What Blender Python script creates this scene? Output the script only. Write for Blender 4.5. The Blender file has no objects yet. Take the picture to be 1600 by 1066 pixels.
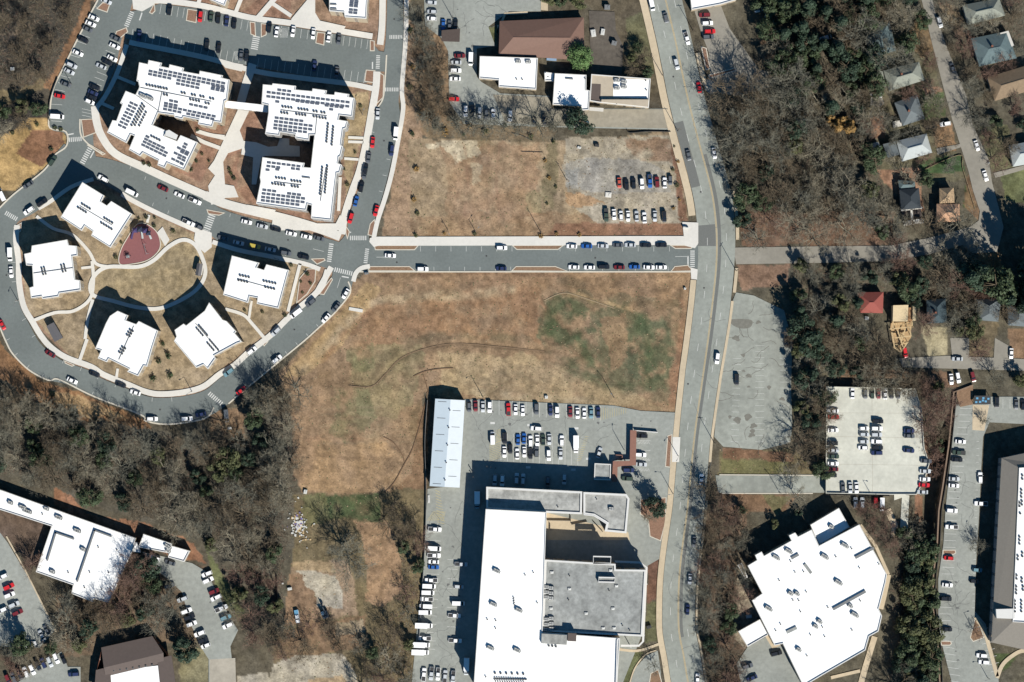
import bpy, math, random
import numpy as np
from mathutils import Vector

# ------------------------------------------------------------------ camera, sky, sun, exposure
scene = bpy.context.scene
col = scene.collection
S = 0.27                      # metres per map unit
CAM_H = 1150.0
NADIR = (0.0, -24.0)          # point of the ground straight below the camera
W_M = 1600 * S
cam = bpy.data.cameras.new('camera')
cam_o = bpy.data.objects.new('camera', cam); col.objects.link(cam_o)
cam_o.location = (NADIR[0], NADIR[1], CAM_H)
cam.sensor_width = 36.0
cam.lens = 36.0 * CAM_H / W_M
cam.shift_x = -NADIR[0] / W_M
cam.shift_y = -NADIR[1] / W_M
cam.clip_start = 10; cam.clip_end = 9000
scene.camera = cam_o

SUN_EL = math.radians(40.0)
SUN_DIR = Vector((0.49, -0.87, 0)).normalized() * math.cos(SUN_EL) + Vector((0, 0, math.sin(SUN_EL)))
world = bpy.data.worlds.new('World'); scene.world = world; world.use_nodes = True
wn = world.node_tree.nodes; wl = world.node_tree.links
sky = wn.new('ShaderNodeTexSky'); sky.sky_type = 'NISHITA'; sky.sun_disc = False
sky.sun_elevation = SUN_EL
sky.sun_rotation = math.atan2(SUN_DIR.x, SUN_DIR.y)
sky.air_density = 1.0; sky.dust_density = 0.0; sky.ozone_density = 8.0
bg = wn['Background']; bg.inputs['Strength'].default_value = 0.055
tint = wn.new('ShaderNodeMix'); tint.data_type = 'RGBA'; tint.blend_type = 'MULTIPLY'; tint.inputs['Factor'].default_value = 1.0
tint.inputs['B'].default_value = (0.55, 0.98, 1.0, 1)      # deep clear winter blue
wl.new(sky.outputs['Color'], tint.inputs['A']); wl.new(tint.outputs['Result'], bg.inputs['Color'])
sun = bpy.data.lights.new('sun', 'SUN'); sun.energy = 4.6; sun.angle = math.radians(0.53); sun.color = (1.0, 0.955, 0.88)
sun_o = bpy.data.objects.new('sun', sun); col.objects.link(sun_o)
sun_o.rotation_euler = SUN_DIR.to_track_quat('Z', 'Y').to_euler()
scene.view_settings.view_transform = 'Standard'; scene.view_settings.look = 'None'
scene.view_settings.gamma = 1.0; scene.view_settings.exposure = 0.8
scene.cycles.max_bounces = 4; scene.cycles.diffuse_bounces = 2; scene.cycles.glossy_bounces = 2
scene.cycles.transparent_max_bounces = 4

rng = random.Random(7)
K = 1.75                      # sunlit ground radiance per unit albedo at this exposure

# ------------------------------------------------------------------ survey sheets -> map -> metres
FR = {'z1': (150, 80, 5.609), 'z2': (330, 110, 4.2625), 'z3': (740, 740, 3.27), 'z4': (1140, 780, 3.727),
      'z5': (1360, 80, 5.921), 'z6': (1380, 240, 5.923), 'z7': (1320, 430, 5.714), 'z8': (1340, 0, 6.154),
      'y1': (730, 0, 5.077), 'y2': (900, 640, 7.6125), 'y3': (400, 770, 3.6), 'y4': (180, 330, 8.88),
      'y5': (240, 0, 4.0), 'y6': (0, 750, 5.33), 'y7': (840, 190, 6.154), 'y8': (430, 440, 2.96), 'p': (0, 0, 1.0)}
for _r, _oy in enumerate((0, 267, 533, 799)):
    for _c in range(5):
        FR['t%d%d' % (_r, _c)] = (_c * 320, _oy, 3.994)

def q(fr, x, y):
    ox, oy, s = FR[fr]
    return (ox + x / s, oy + y / s)
def Q(fr, *pts):
    return [q(fr, x, y) for x, y in pts]
def M(p, h=0.0):
    """map point -> ground metres; h corrects the outline of something surveyed at height h."""
    x = (p[0] - 800) * S; y = (533 - p[1]) * S
    k = 1 - h / CAM_H
    return (NADIR[0] + (x - NADIR[0]) * k, NADIR[1] + (y - NADIR[1]) * k)
def MP(pts, h=0.0):
    return [M(p, h) for p in pts]

# ------------------------------------------------------------------ materials
def lin(c):
    c /= 255.0
    return c / 12.92 if c <= 0.04045 else ((c + 0.055) / 1.055) ** 2.4
def alb(rgb, k=None):
    k = k or K
    return tuple(min(0.82, lin(c) / k) for c in rgb)
MATS = {}
def mat(name, rgb, var=0.12, scale=1.2, rough=0.85, spec=0.3, metal=0.0, k=None, var2=0.0, scale2=0.08, coat=0.0, hue=None):
    if name in MATS: return MATS[name]
    m = bpy.data.materials.new(name); m.use_nodes = True
    n = m.node_tree.nodes; l = m.node_tree.links
    b = n['Principled BSDF']
    b.inputs['Roughness'].default_value = rough
    b.inputs['Specular IOR Level'].default_value = spec
    b.inputs['Metallic'].default_value = metal
    if coat: b.inputs['Coat Weight'].default_value = coat; b.inputs['Coat Roughness'].default_value = 0.08
    base = alb(rgb, k)
    m.diffuse_color = (*base, 1)
    if var <= 0:
        b.inputs['Base Color'].default_value = (*base, 1)
    else:
        g = n.new('ShaderNodeNewGeometry')
        t = n.new('ShaderNodeTexNoise'); t.inputs['Scale'].default_value = scale; t.inputs['Detail'].default_value = 6; t.inputs['Roughness'].default_value = 0.65
        l.new(g.outputs['Position'], t.inputs['Vector'])
        mr = n.new('ShaderNodeMapRange'); mr.inputs[1].default_value = 0.3; mr.inputs[2].default_value = 0.7
        mr.inputs[3].default_value = 1 - var; mr.inputs[4].default_value = 1 + var
        l.new(t.outputs['Fac'], mr.inputs[0])
        fac = mr.outputs[0]
        if var2 > 0:
            t2 = n.new('ShaderNodeTexNoise'); t2.inputs['Scale'].default_value = scale2; t2.inputs['Detail'].default_value = 4
            l.new(g.outputs['Position'], t2.inputs['Vector'])
            mr2 = n.new('ShaderNodeMapRange'); mr2.inputs[1].default_value = 0.35; mr2.inputs[2].default_value = 0.65
            mr2.inputs[3].default_value = 1 - var2; mr2.inputs[4].default_value = 1 + var2
            l.new(t2.outputs['Fac'], mr2.inputs[0])
            mm = n.new('ShaderNodeMath'); mm.operation = 'MULTIPLY'
            l.new(fac, mm.inputs[0]); l.new(mr2.outputs[0], mm.inputs[1]); fac = mm.outputs[0]
        vm = n.new('ShaderNodeVectorMath'); vm.operation = 'SCALE'
        vm.inputs[0].default_value = base
        l.new(fac, vm.inputs['Scale'])
        l.new(vm.outputs[0], b.inputs['Base Color'])
    MATS[name] = m
    return m

A_NEW = mat('asphalt_estate', (124, 131, 128), 0.10, 0.9, 0.9, var2=0.08, scale2=0.06)
A_AVE = mat('asphalt_avenue', (161, 165, 156), 0.13, 0.5, 0.9, var2=0.12, scale2=0.06)
A_PATCH = mat('asphalt_patch', (122, 124, 120), 0.08, 1.5, 0.9)
A_LOT = mat('asphalt_lot', (164, 167, 159), 0.14, 0.6, 0.9, var2=0.10, scale2=0.05)
A_OLD = mat('asphalt_old', (164, 167, 157), 0.18, 0.35, 0.95, var2=0.14, scale2=0.04)
A_RES = mat('asphalt_street', (158, 153, 141), 0.10, 0.5, 0.95, var2=0.08, scale2=0.07)
A_DARK = mat('asphalt_worn_dark', (104, 97, 88), 0.22, 0.7, 0.95, var2=0.12, scale2=0.1)
CONC = mat('concrete_walk', (236, 232, 222), 0.05, 0.8, 0.9, var2=0.04)
CONC_TAN = mat('concrete_tan', (216, 198, 168), 0.08, 0.7, 0.9, var2=0.06, scale2=0.1)
CONC_DECK = mat('concrete_deck', (220, 219, 204), 0.10, 0.6, 0.9, var2=0.10, scale2=0.09)
CONC_PAD = mat('concrete_pad', (188, 180, 164), 0.12, 0.5, 0.95, var2=0.10, scale2=0.1)
KERB = mat('kerb_concrete', (226, 218, 200), 0.06, 1.0, 0.9)
MULCH = mat('mulch', (156, 124, 104), 0.25, 1.6, 1.0, 0.1)
SOIL = mat('soil', (152, 124, 100), 0.25, 1.2, 1.0, 0.1)
P_WHITE = mat('road_paint_white', (226, 226, 220), 0.14, 3.0, 0.8)
P_YELL = mat('road_paint_yellow', (216, 186, 128), 0.14, 3.0, 0.8)
P_LOTY = mat('lot_paint_yellow', (206, 190, 132), 0.16, 3.0, 0.8)
ROOF_W = mat('roof_membrane_white', (255, 255, 252), 0.07, 0.22, 0.85, 0.2, k=1.42, var2=0.07, scale2=0.05)
ROOF_WALL = mat('roof_parapet_white', (238, 236, 230), 0.04, 0.6, 0.8)
ROOF_GRY = mat('roof_gravel_grey', (178, 178, 172), 0.30, 0.5, 0.95, var2=0.22, scale2=0.14)
ROOF_GRY2 = mat('roof_membrane_grey', (166, 168, 164), 0.26, 0.5, 0.95, var2=0.18, scale2=0.14)
ROOF_MET = mat('roof_metal_pale', (218, 232, 240), 0.03, 0.5, 0.5, 0.4)
ROOF_MET2 = mat('roof_metal_pale_b', (236, 244, 248), 0.03, 0.5, 0.5, 0.4)
ROOF_BRN = mat('roof_brown_metal', (134, 104, 90), 0.08, 0.9, 0.7)
ROOF_DBR = mat('roof_dark_brown', (104, 92, 86), 0.07, 0.8, 0.8)
ROOF_TAN = mat('roof_tan', (202, 188, 166), 0.08, 0.6, 0.9)
ROOF_MANS = mat('roof_mansard', (146, 140, 130), 0.07, 1.2, 0.9)
WALL_TAN = mat('facade_tan', (196, 180, 154), 0.06, 0.8, 0.9)
WALL_GRY = mat('facade_grey', (172, 170, 166), 0.06, 0.8, 0.9)
WALL_WHT = mat('facade_white', (224, 220, 210), 0.05, 0.8, 0.9)
WALL_BRK = mat('facade_brick', (150, 98, 78), 0.12, 1.5, 0.9)
WIN_GL = mat('window_glass', (46, 54, 62), 0.0, rough=0.08, spec=0.5)
WIN_FR = mat('window_frame', (220, 220, 216), 0.0, rough=0.5)
SOLAR = mat('solar_panel', (98, 104, 116), 0.05, 1.0, 0.3, 0.5)
UNIT_W = mat('unit_casing', (224, 224, 218), 0.06, 2.0, 0.6)
UNIT_G = mat('unit_grey', (134, 136, 136), 0.08, 2.0, 0.6)
UNIT_D = mat('unit_dark', (70, 70, 70), 0.1, 2.0, 0.6)
POLE = mat('pole_metal', (120, 116, 110), 0.0, rough=0.5)
WOODP = mat('pole_wood', (106, 92, 78), 0.1, 3.0)
BLACKISH = mat('rubber', (34, 34, 35), 0.0, rough=0.9)
SILT = mat('silt_fence', (124, 98, 74), 0.2, 0.8)
BRICKRED = mat('brick_red', (156, 114, 98), 0.1, 1.0)

# ------------------------------------------------------------------ object helpers
def new_mesh(name, verts, faces, mats, fmat=None):
    me = bpy.data.meshes.new(name)
    me.from_pydata(verts, [], faces)
    for m in (mats if isinstance(mats, (list, tuple)) else [mats]): me.materials.append(m)
    if fmat is not None: me.polygons.foreach_set('material_index', fmat)
    me.update()
    return me
def link(name, me, parent=None, loc=None, rz=0.0, scale=None):
    o = bpy.data.objects.new(name, me); col.objects.link(o)
    if parent is not None: o.parent = parent
    if loc is not None: o.location = loc
    if rz: o.rotation_euler = (0, 0, rz)
    if scale is not None: o.scale = scale
    return o
def tag(o, label=None, cat=None, group=None, kind=None):
    if label: o['label'] = label
    if cat: o['category'] = cat
    if group: o['group'] = group
    if kind: o['kind'] = kind
    return o
def thing(name, label, cat, loc=(0, 0, 0), rz=0.0, group=None):
    return tag(link(name, None, None, loc, rz), label, cat, group)

class MB:
    def __init__(s): s.v = []; s.f = []; s.m = []
    def add(s, verts, faces, mi=0):
        o = len(s.v); s.v += [tuple(v) for v in verts]
        s.f += [tuple(i + o for i in f) for f in faces]; s.m += [mi] * len(faces)
    def box(s, c, d, rz=0.0, mi=0, bottom=True):
        cx, cy, cz = c; hx, hy, hz = d[0] / 2, d[1] / 2, d[2] / 2
        ca, sa = math.cos(rz), math.sin(rz); vs = []
        for z in (-hz, hz):
            for x, y in ((-hx, -hy), (hx, -hy), (hx, hy), (-hx, hy)):
                vs.append((cx + x * ca - y * sa, cy + x * sa + y * ca, cz + z))
        s.add(vs, [(4, 5, 6, 7), (0, 1, 5, 4), (1, 2, 6, 5), (2, 3, 7, 6), (3, 0, 4, 7)] + ([(3, 2, 1, 0)] if bottom else []), mi)
    def prism(s, poly, z0, z1, mi=0, top=True, side_mi=None):
        poly = ccw(poly); n = len(poly)
        vs = [(x, y, z0) for x, y in poly] + [(x, y, z1) for x, y in poly]
        s.add(vs, [(i, (i + 1) % n, n + (i + 1) % n, n + i) for i in range(n)], mi if side_mi is None else side_mi)
        if top: s.add([(x, y, z1) for x, y in poly], [tuple(range(n))], mi)
    def flat(s, poly, z, mi=0):
        poly = ccw(poly); s.add([(x, y, z) for x, y in poly], [tuple(range(len(poly)))], mi)
    def ring(s, outer, inner, z0, z1, mi=0):
        n = len(outer)
        vs = [(x, y, z0) for x, y in outer] + [(x, y, z1) for x, y in outer] + [(x, y, z1) for x, y in inner] + [(x, y, z0) for x, y in inner]
        fs = []
        for i in range(n):
            j = (i + 1) % n
            fs += [(i, j, n + j, n + i), (n + i, n + j, 2 * n + j, 2 * n + i), (2 * n + i, 2 * n + j, 3 * n + j, 3 * n + i)]
        s.add(vs, fs, mi)
    def tube(s, p0, p1, r0, r1, n=6, mi=0, cap=True):
        p0, p1 = Vector(p0), Vector(p1); d = (p1 - p0).normalized()
        a = d.orthogonal().normalized(); b = d.cross(a); vs = []
        for p, r in ((p0, r0), (p1, r1)):
            for i in range(n):
                t = 2 * math.pi * i / n; vs.append(p + a * (r * math.cos(t)) + b * (r * math.sin(t)))
        fs = [(i, (i + 1) % n, n + (i + 1) % n, n + i) for i in range(n)]
        if cap: fs.append(tuple(range(n, 2 * n)))
        s.add(vs, fs, mi)
    def mesh(s, name, mats): return new_mesh(name, s.v, s.f, mats, s.m)
    def build(s, name, mats, parent=None, **k): return link(name, s.mesh(name, mats), parent, **k)

def area2(p): return sum(p[i][0] * p[(i + 1) % len(p)][1] - p[(i + 1) % len(p)][0] * p[i][1] for i in range(len(p)))
def ccw(p): return list(p) if area2(p) > 0 else list(reversed(p))
def inset(poly, d):
    poly = ccw(poly); n = len(poly); out = []
    for i in range(n):
        p0, p1, p2 = Vector(poly[i - 1]), Vector(poly[i]), Vector(poly[(i + 1) % n])
        a = (p1 - p0).normalized(); b = (p2 - p1).normalized()
        na = Vector((-a.y, a.x)); nb = Vector((-b.y, b.x))
        m = na + nb
        if m.length < 1e-4: m = na
        m.normalize(); k = d / max(0.35, m.dot(na))
        o = p1 + m * k; out.append((o.x, o.y))
    return out
def smooth(pts, per=6, closed=False):
    P = [Vector(p) for p in pts]; n = len(P); out = []
    rngi = range(n if closed else n - 1)
    for i in rngi:
        p0 = P[(i - 1) % n] if closed or i > 0 else P[0]
        p1 = P[i]; p2 = P[(i + 1) % n]
        p3 = P[(i + 2) % n] if closed or i + 2 < n else P[-1]
        for t in range(per):
            u = t / per
            out.append(tuple(0.5 * ((2 * p1) + (p2 - p0) * u + (2 * p0 - 5 * p1 + 4 * p2 - p3) * u * u + (3 * p1 - p0 - 3 * p2 + p3) * u ** 3)))
    if not closed: out.append(tuple(P[-1]))
    return out
def offset_line(pts, d, closed=False):
    n = len(pts); out = []
    for i in range(n):
        a = Vector(pts[i - 1] if (closed or i > 0) else pts[i]); b = Vector(pts[(i + 1) % n] if (closed or i < n - 1) else pts[i])
        t = (b - a).normalized(); out.append((pts[i][0] - t.y * d, pts[i][1] + t.x * d))
    return out
def resample(pts, n):
    P = np.array(pts, float); seg = np.hypot(*(P[1:] - P[:-1]).T); s = np.r_[0, np.cumsum(seg)]
    t = np.linspace(0, s[-1], n)
    return list(zip(np.interp(t, s, P[:, 0]), np.interp(t, s, P[:, 1])))

BLOCK = []                    # map polygons where no tree or weed may stand
_z = [0.02]
def sheet(name, polys, m, z=None, parent=None, block=True, kind='structure'):
    """flat paved area(s); polys in map units."""
    if z is None: _z[0] += 0.004; z = _z[0]
    b = MB()
    for p in polys:
        b.flat(MP(p), z)
        if block: BLOCK.append(p)
    o = b.build(name, m, parent)
    if parent is None: tag(o, kind=kind)
    o['z'] = z
    return o
def strip_poly(pts, w, per=5, closed=False):
    c = smooth(pts, per, closed) if per else list(pts)
    return offset_line(c, w / 2, closed), offset_line(c, -w / 2, closed)
def slab(b, pts, w, z1, z0=-0.3, per=5, closed=False, mi=0, block=True):
    """raised strip along a map polyline, width w in map units."""
    A, B = strip_poly(pts, w, per, closed)
    n = len(A)
    if block:
        for i in range(n if closed else n - 1):
            j = (i + 1) % n; BLOCK.append([A[i], A[j], B[j], B[i]])
    A, B = MP(A), MP(B)
    vs = [(x, y, z1) for x, y in A] + [(x, y, z1) for x, y in B] + [(x, y, z0) for x, y in A] + [(x, y, z0) for x, y in B]
    fs = []
    for i in range(n if closed else n - 1):
        j = (i + 1) % n
        fs += [(i, j, n + j, n + i), (2 * n + i, 2 * n + j, j, i), (n + i, n + j, 3 * n + j, 3 * n + i)]
    if not closed: fs += [(0, n, 3 * n, 2 * n), (n - 1, 2 * n - 1, 4 * n - 1, 3 * n - 1)]
    b.add(vs, fs, mi)
def pquad(b, p0, p1, w, z, mi=0):
    a, c = Vector(M(p0)), Vector(M(p1)); t = (c - a).normalized(); nrm = Vector((-t.y, t.x)) * (w / 2)
    b.add([(*(a - nrm), z), (*(c - nrm), z), (*(c + nrm), z), (*(a + nrm), z)], [(0, 1, 2, 3)], mi)
def pline(b, pts, w, z, mi=0, dash=None):
    L = MP(pts)
    if dash is None:
        A = offset_line(L, w / 2); B = offset_line(L, -w / 2); n = len(L)
        b.add([(x, y, z) for x, y in A] + [(x, y, z) for x, y in B], [(i, n + i, n + i + 1, i + 1) for i in range(n - 1)], mi)
        return
    on, off = dash
    P = np.array(L); s = np.r_[0, np.cumsum(np.hypot(*(P[1:] - P[:-1]).T))]
    d = 1.0
    while d + on < s[-1]:
        a = (np.interp(d, s, P[:, 0]), np.interp(d, s, P[:, 1])); e = (np.interp(d + on, s, P[:, 0]), np.interp(d + on, s, P[:, 1]))
        t = Vector((e[0] - a[0], e[1] - a[1])).normalized(); nx, ny = -t.y * w / 2, t.x * w / 2
        b.add([(a[0] - nx, a[1] - ny, z), (e[0] - nx, e[1] - ny, z), (e[0] + nx, e[1] + ny, z), (a[0] + nx, a[1] + ny, z)], [(0, 1, 2, 3)], mi)
        d += on + off
def stalls(b, p0, p1, n, v, z, w=0.13, mi=0):
    """n+1 stall lines from p0 to p1, each running along map vector v."""
    for i in range(n + 1):
        t = i / n; p = (p0[0] + (p1[0] - p0[0]) * t, p0[1] + (p1[1] - p0[1]) * t)
        pquad(b, p, (p[0] + v[0], p[1] + v[1]), w, z, mi)
def crossing(b, p0, p1, width, n, z, mi=0):
    """zebra bars between p0 and p1; bars run across the walking direction."""
    d = Vector((p1[0] - p0[0], p1[1] - p0[1])); t = d.normalized(); nv = Vector((-t.y, t.x)) * (width / 2)
    for i in range(n):
        c = Vector(p0) + d * ((i + 0.5) / n)
        pquad(b, tuple(c - nv), tuple(c + nv), d.length / n * S * 0.5, z, mi)
def island(name, poly, top=MULCH, z=0.16, kerb=0.35, parent=None):
    mp = ccw(MP(poly)); inn = inset(mp, kerb)
    b = MB(); b.ring(mp, inn, -0.2, z, 0); b.flat(inn, z - 0.04, 1)
    BLOCK.append(poly)
    o = b.build(name, [KERB, top], parent)
    if parent is None: tag(o, kind='structure')
    return o

def cracks(name, poly, n, z, parent, m, w=0.13, step=5, seg=5):
    """wandering sealed cracks inside a map polygon."""
    b = MB(); x0 = min(p[0] for p in poly); x1 = max(p[0] for p in poly); y0 = min(p[1] for p in poly); y1 = max(p[1] for p in poly)
    for _ in range(n):
        pts = [(rng.uniform(x0, x1), rng.uniform(y0, y1))]; a = rng.uniform(0, 6.28)
        for k in range(seg): a += rng.uniform(-.7, .7); pts.append((pts[-1][0] + step * math.cos(a), pts[-1][1] + step * math.sin(a)))
        if all(_pip(x, y, poly) for x, y in pts): pline(b, pts, w, z)
    return b.build(name, m, parent)
def _pip(x, y, poly):
    r_ = False; n = len(poly)
    for i in range(n):
        x1, y1 = poly[i]; x2, y2 = poly[(i + 1) % n]
        if (y1 > y) != (y2 > y) and x < (x2 - x1) * (y - y1) / (y2 - y1) + x1: r_ = not r_
    return r_
def blotch(b, c, r, z, mi=0):
    n = 12; ph = rng.uniform(0, 6); q_ = [(c[0] + r * (1 + .35 * math.sin(3 * t + ph) + .2 * math.sin(5 * t)) * math.cos(t), c[1] + r * .8 * (1 + .3 * math.cos(2 * t + ph)) * math.sin(t)) for t in [6.2832 * k / n for k in range(n)]]
    b.flat(MP(q_), z, mi)
# ------------------------------------------------------------------ terrain
NT = np.random.RandomState(11).rand(256, 256)
def vnoise(X, Y, scale, seed=0):
    u = X / scale + seed * 17.3; v = Y / scale + seed * 31.7
    i = np.floor(u).astype(int); j = np.floor(v).astype(int); fu = u - i; fv = v - j
    fu = fu * fu * (3 - 2 * fu); fv = fv * fv * (3 - 2 * fv)
    a = NT[i % 256, j % 256]; b_ = NT[(i + 1) % 256, j % 256]; c = NT[i % 256, (j + 1) % 256]; d = NT[(i + 1) % 256, (j + 1) % 256]
    return (a * (1 - fu) + b_ * fu) * (1 - fv) + (c * (1 - fu) + d * fu) * fv - 0.5
def fbm(X, Y, scale, seed=0, oct=4, g=0.55):
    r = 0; amp = 1; tot = 0
    for k in range(oct):
        r = r + amp * vnoise(X, Y, scale / 2 ** k, seed + k * 3); tot += amp; amp *= g
    return r / tot * 2
def inpoly(X, Y, poly):
    r = np.zeros(X.shape, bool); n = len(poly)
    for i in range(n):
        x1, y1 = poly[i]; x2, y2 = poly[(i + 1) % n]
        if y1 == y2: continue
        c = ((y1 > Y) != (y2 > Y)) & (X < (x2 - x1) * (Y - y1) / (y2 - y1) + x1)
        r ^= c
    return r
def seg_dist(X, Y, pts):
    d = np.full(X.shape, 1e9)
    for (x1, y1), (x2, y2) in zip(pts[:-1], pts[1:]):
        dx, dy = x2 - x1, y2 - y1; t = np.clip(((X - x1) * dx + (Y - y1) * dy) / (dx * dx + dy * dy), 0, 1)
        d = np.minimum(d, np.hypot(X - x1 - t * dx, Y - y1 - t * dy))
    return d
STEP = 2.7                    # map units between terrain points inside the surveyed area
def axis(lo, hi):
    a = list(np.arange(lo, hi + STEP, STEP)); g = STEP
    left, right = [], []
    x = a[0]; y = a[-1]; s = STEP
    while x > -9000:
        s *= 1.35; x -= s; left.append(x); y += s; right.append(y)
    return np.array(left[::-1] + a + right)
AX = axis(-60, 1660); AY = axis(-60, 1126)
GX, GY = np.meshgrid(AX, AY)
WALL_LINE = [(1490, 613), (1482, 696), (1473, 758), (1466.5, 798), (1464, 849), (1458, 899), (1457, 949), (1464, 989), (1468, 1066), (1470, 1110)]
wx = np.interp(GY, [p[1] for p in WALL_LINE], [p[0] for p in WALL_LINE])
DEP = np.clip((wx - GX) / 1.0, 0, 1) * np.clip(1 - (wx - 24 - GX) / 34.0, 0, 1) * np.clip((GY - 640) / 60.0, 0, 1) * np.clip((1500 - GY) / 300, 0, 1)
GZ = -0.16 + 0.10 * fbm(GX, GY, 40, 5) + 0.10 * fbm(GX, GY, 12, 9, 3) - 6.5 * DEP
GZ = np.minimum(GZ, -0.03)
INFRAME = (GX > -70) & (GX < 1670) & (GY > -70) & (GY < 1136)
# erosion rills across the graded field
RILL = [(545, 600), (580, 602), (600, 585), (625, 560), (660, 545), (710, 536), (780, 541), (850, 549)]
rd = seg_dist(GX, GY, smooth(RILL, 6))
GZ -= 0.35 * np.exp(-(rd / 3.0) ** 2)

WX = 7 * fbm(GX, GY, 36, 21, 3) + 3.0 * fbm(GX, GY, 9, 25, 2); WY = 7 * fbm(GX, GY, 36, 41, 3) + 3.0 * fbm(GX, GY, 9, 45, 2)
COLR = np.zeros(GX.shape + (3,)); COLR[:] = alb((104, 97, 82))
RS = np.random.RandomState(3)
def paint(rgb, poly, warp=1.0, op=1.0, dither=0.0):
    L_ = 0.3 * rgb[0] + 0.59 * rgb[1] + 0.11 * rgb[2]; rgb = tuple(0.92 * c + 0.08 * L_ for c in rgb)
    x0 = min(p[0] for p in poly) - 25; x1 = max(p[0] for p in poly) + 25; y0 = min(p[1] for p in poly) - 25; y1 = max(p[1] for p in poly) + 25
    ci = np.where((AX >= x0) & (AX <= x1))[0]; ri = np.where((AY >= y0) & (AY <= y1))[0]
    if len(ci) == 0 or len(ri) == 0: return
    sl = (slice(ri[0], ri[-1] + 1), slice(ci[0], ci[-1] + 1))
    m = inpoly(GX[sl] + WX[sl] * warp, GY[sl] + WY[sl] * warp, poly).astype(float) * op
    if dither: m *= np.clip(1 - 0.35 * dither + dither * (fbm(GX[sl], GY[sl], 22, 77, 4, 0.7) * 2.6), 0, 1)
    COLR[sl] += (np.array(alb(rgb)) - COLR[sl]) * m[..., None]
def R(x0, y0, x1, y1): return [(x0, y0), (x1, y0), (x1, y1), (x0, y1)]
# estate grounds
paint((164, 134, 110), [(150, -20), (640, -20), (620, 200), (590, 345), (520, 430), (430, 530), (330, 615), (250, 625), (120, 575), (30, 480), (20, 350), (130, 250)], 0.3)
paint((170, 150, 120), [(30, 350), (100, 300), (150, 290), (330, 380), (500, 420), (440, 500), (320, 600), (240, 615), (110, 560), (40, 480)], 0.3)
paint((166, 148, 116), [(150, 428), (175, 420), (240, 412), (270, 388), (290, 380), (310, 395), (316, 425), (305, 446), (285, 462), (245, 477), (200, 473), (160, 465), (146, 450)], 0.2)
paint((160, 140, 104), [(200, 460), (230, 430), (300, 410), (300, 440), (250, 465)], 1, 0.45)
for p in ([(305, 180), (355, 180), (348, 215), (315, 285), (270, 265), (300, 220)], [(375, 180), (400, 175), (410, 220), (372, 240), (350, 250)],
          [(350, 280), (375, 240), (370, 290), (365, 300)], [(370, 295), (400, 285), (405, 320), (385, 318)],
          [(440, 330), (490, 336), (485, 348), (430, 345)], [(255, 5), (320, 12), (350, -20), (250, -20)], [(370, 25), (420, -15), (460, -10), (450, 30)]):
    paint((158, 122, 100), p, 0.4)
paint((176, 154, 118), [(535, 150), (575, 140), (575, 180), (540, 310), (535, 200)], 0.4)
# north-west corner: wood floor, creek, sand pad, mulch bed
paint((92, 85, 73), R(-70, -70, 150, 200), 1)
paint((72, 69, 63), [(-70, -70), (110, -70), (100, 60), (60, 100), (-70, 110)], 1, 0.9, 0.4)
paint((150, 132, 112), [(0, 48), (30, 45), (32, 58), (5, 66)], 1, 0.8)
paint((72, 70, 66), [(-70, 175), (40, 160), (75, 165), (60, 185), (20, 205), (-70, 225)], 1, 0.9)
paint((136, 120, 90), [(-70, 150), (30, 140), (90, 118), (84, 135), (40, 158), (-70, 175)], 1.2, 0.9)
paint((150, 114, 84), [(150, -20), (135, 38), (98, 105), (82, 140), (70, 140), (90, 95), (125, 30), (140, -20)], 0.7)
paint((196, 162, 108), [(-70, 235), (20, 205), (45, 185), (75, 185), (80, 200), (100, 205), (100, 228), (70, 262), (20, 300), (-70, 300)], 0.6)
paint((146, 108, 82), [(50, 203), (97, 204), (99, 225), (66, 262), (24, 240)], 0.15)
# verge east of the estate and the dirt square
paint((168, 140, 112), [(632, 20), (650, 40), (665, 60), (662, 200), (640, 370), (596, 370), (612, 280), (630, 170)], 0.8)
paint((150, 124, 96), [(645, 30), (705, 60), (700, 190), (860, 200), (850, 215), (660, 212), (650, 160)], 1)
paint((128, 112, 88), [(660, 195), (860, 190), (875, 205), (855, 222), (670, 214)], 0.8, 0.8)
paint((168, 146, 116), [(640, 215), (850, 222), (1075, 205), (1076, 372), (640, 372)], 0.6)
paint((168, 136, 106), [(690, 225), (840, 225), (845, 330), (700, 340)], 1.5, 0.85, 0.4)
paint((204, 188, 158), [(665, 222), (745, 218), (748, 240), (712, 258), (706, 240), (690, 228), (670, 232)], 0.6, 1.0)
paint((196, 178, 146), [(735, 255), (752, 258), (748, 285), (738, 290)], 0.7, 0.7); paint((190, 170, 138), [(815, 335), (848, 332), (846, 345), (820, 348)], 0.7, 0.7); paint((150, 140, 106), [(820, 300), (850, 300), (850, 330), (825, 325)], 1.2, 0.6)
paint((160, 128, 98), [(640, 340), (860, 330), (1076, 345), (1076, 372), (640, 372)], 0.8, 0.8, 0.3)
paint((126, 116, 86), [(850, 225), (870, 225), (872, 300), (862, 330), (850, 310)], 1.2, 0.7)
# broken lot
paint((176, 164, 142), [(885, 215), (1050, 212), (1060, 300), (1068, 348), (940, 352), (890, 320), (880, 260)], 0.6)
paint((164, 158, 146), [(885, 252), (940, 246), (1005, 250), (1040, 268), (1050, 300), (950, 302), (885, 294)], 0.5)
paint((140, 140, 136), [(885, 262), (905, 262), (905, 290), (887, 290)], 1, 0.7)
paint((190, 150, 108), [(885, 300), (930, 308), (945, 318), (900, 325), (882, 315)], 0.8, 0.8)
paint((150, 118, 92), [(970, 218), (1055, 218), (1056, 255), (1010, 250), (985, 240)], 1.4, 0.8, 0.5)
paint((140, 106, 84), [(1047, 225), (1060, 230), (1076, 345), (1060, 345), (1058, 290)], 0.6)
paint((150, 112, 88), [(870, 348), (1070, 348), (1074, 370), (850, 372)], 0.5, 0.9)
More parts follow.
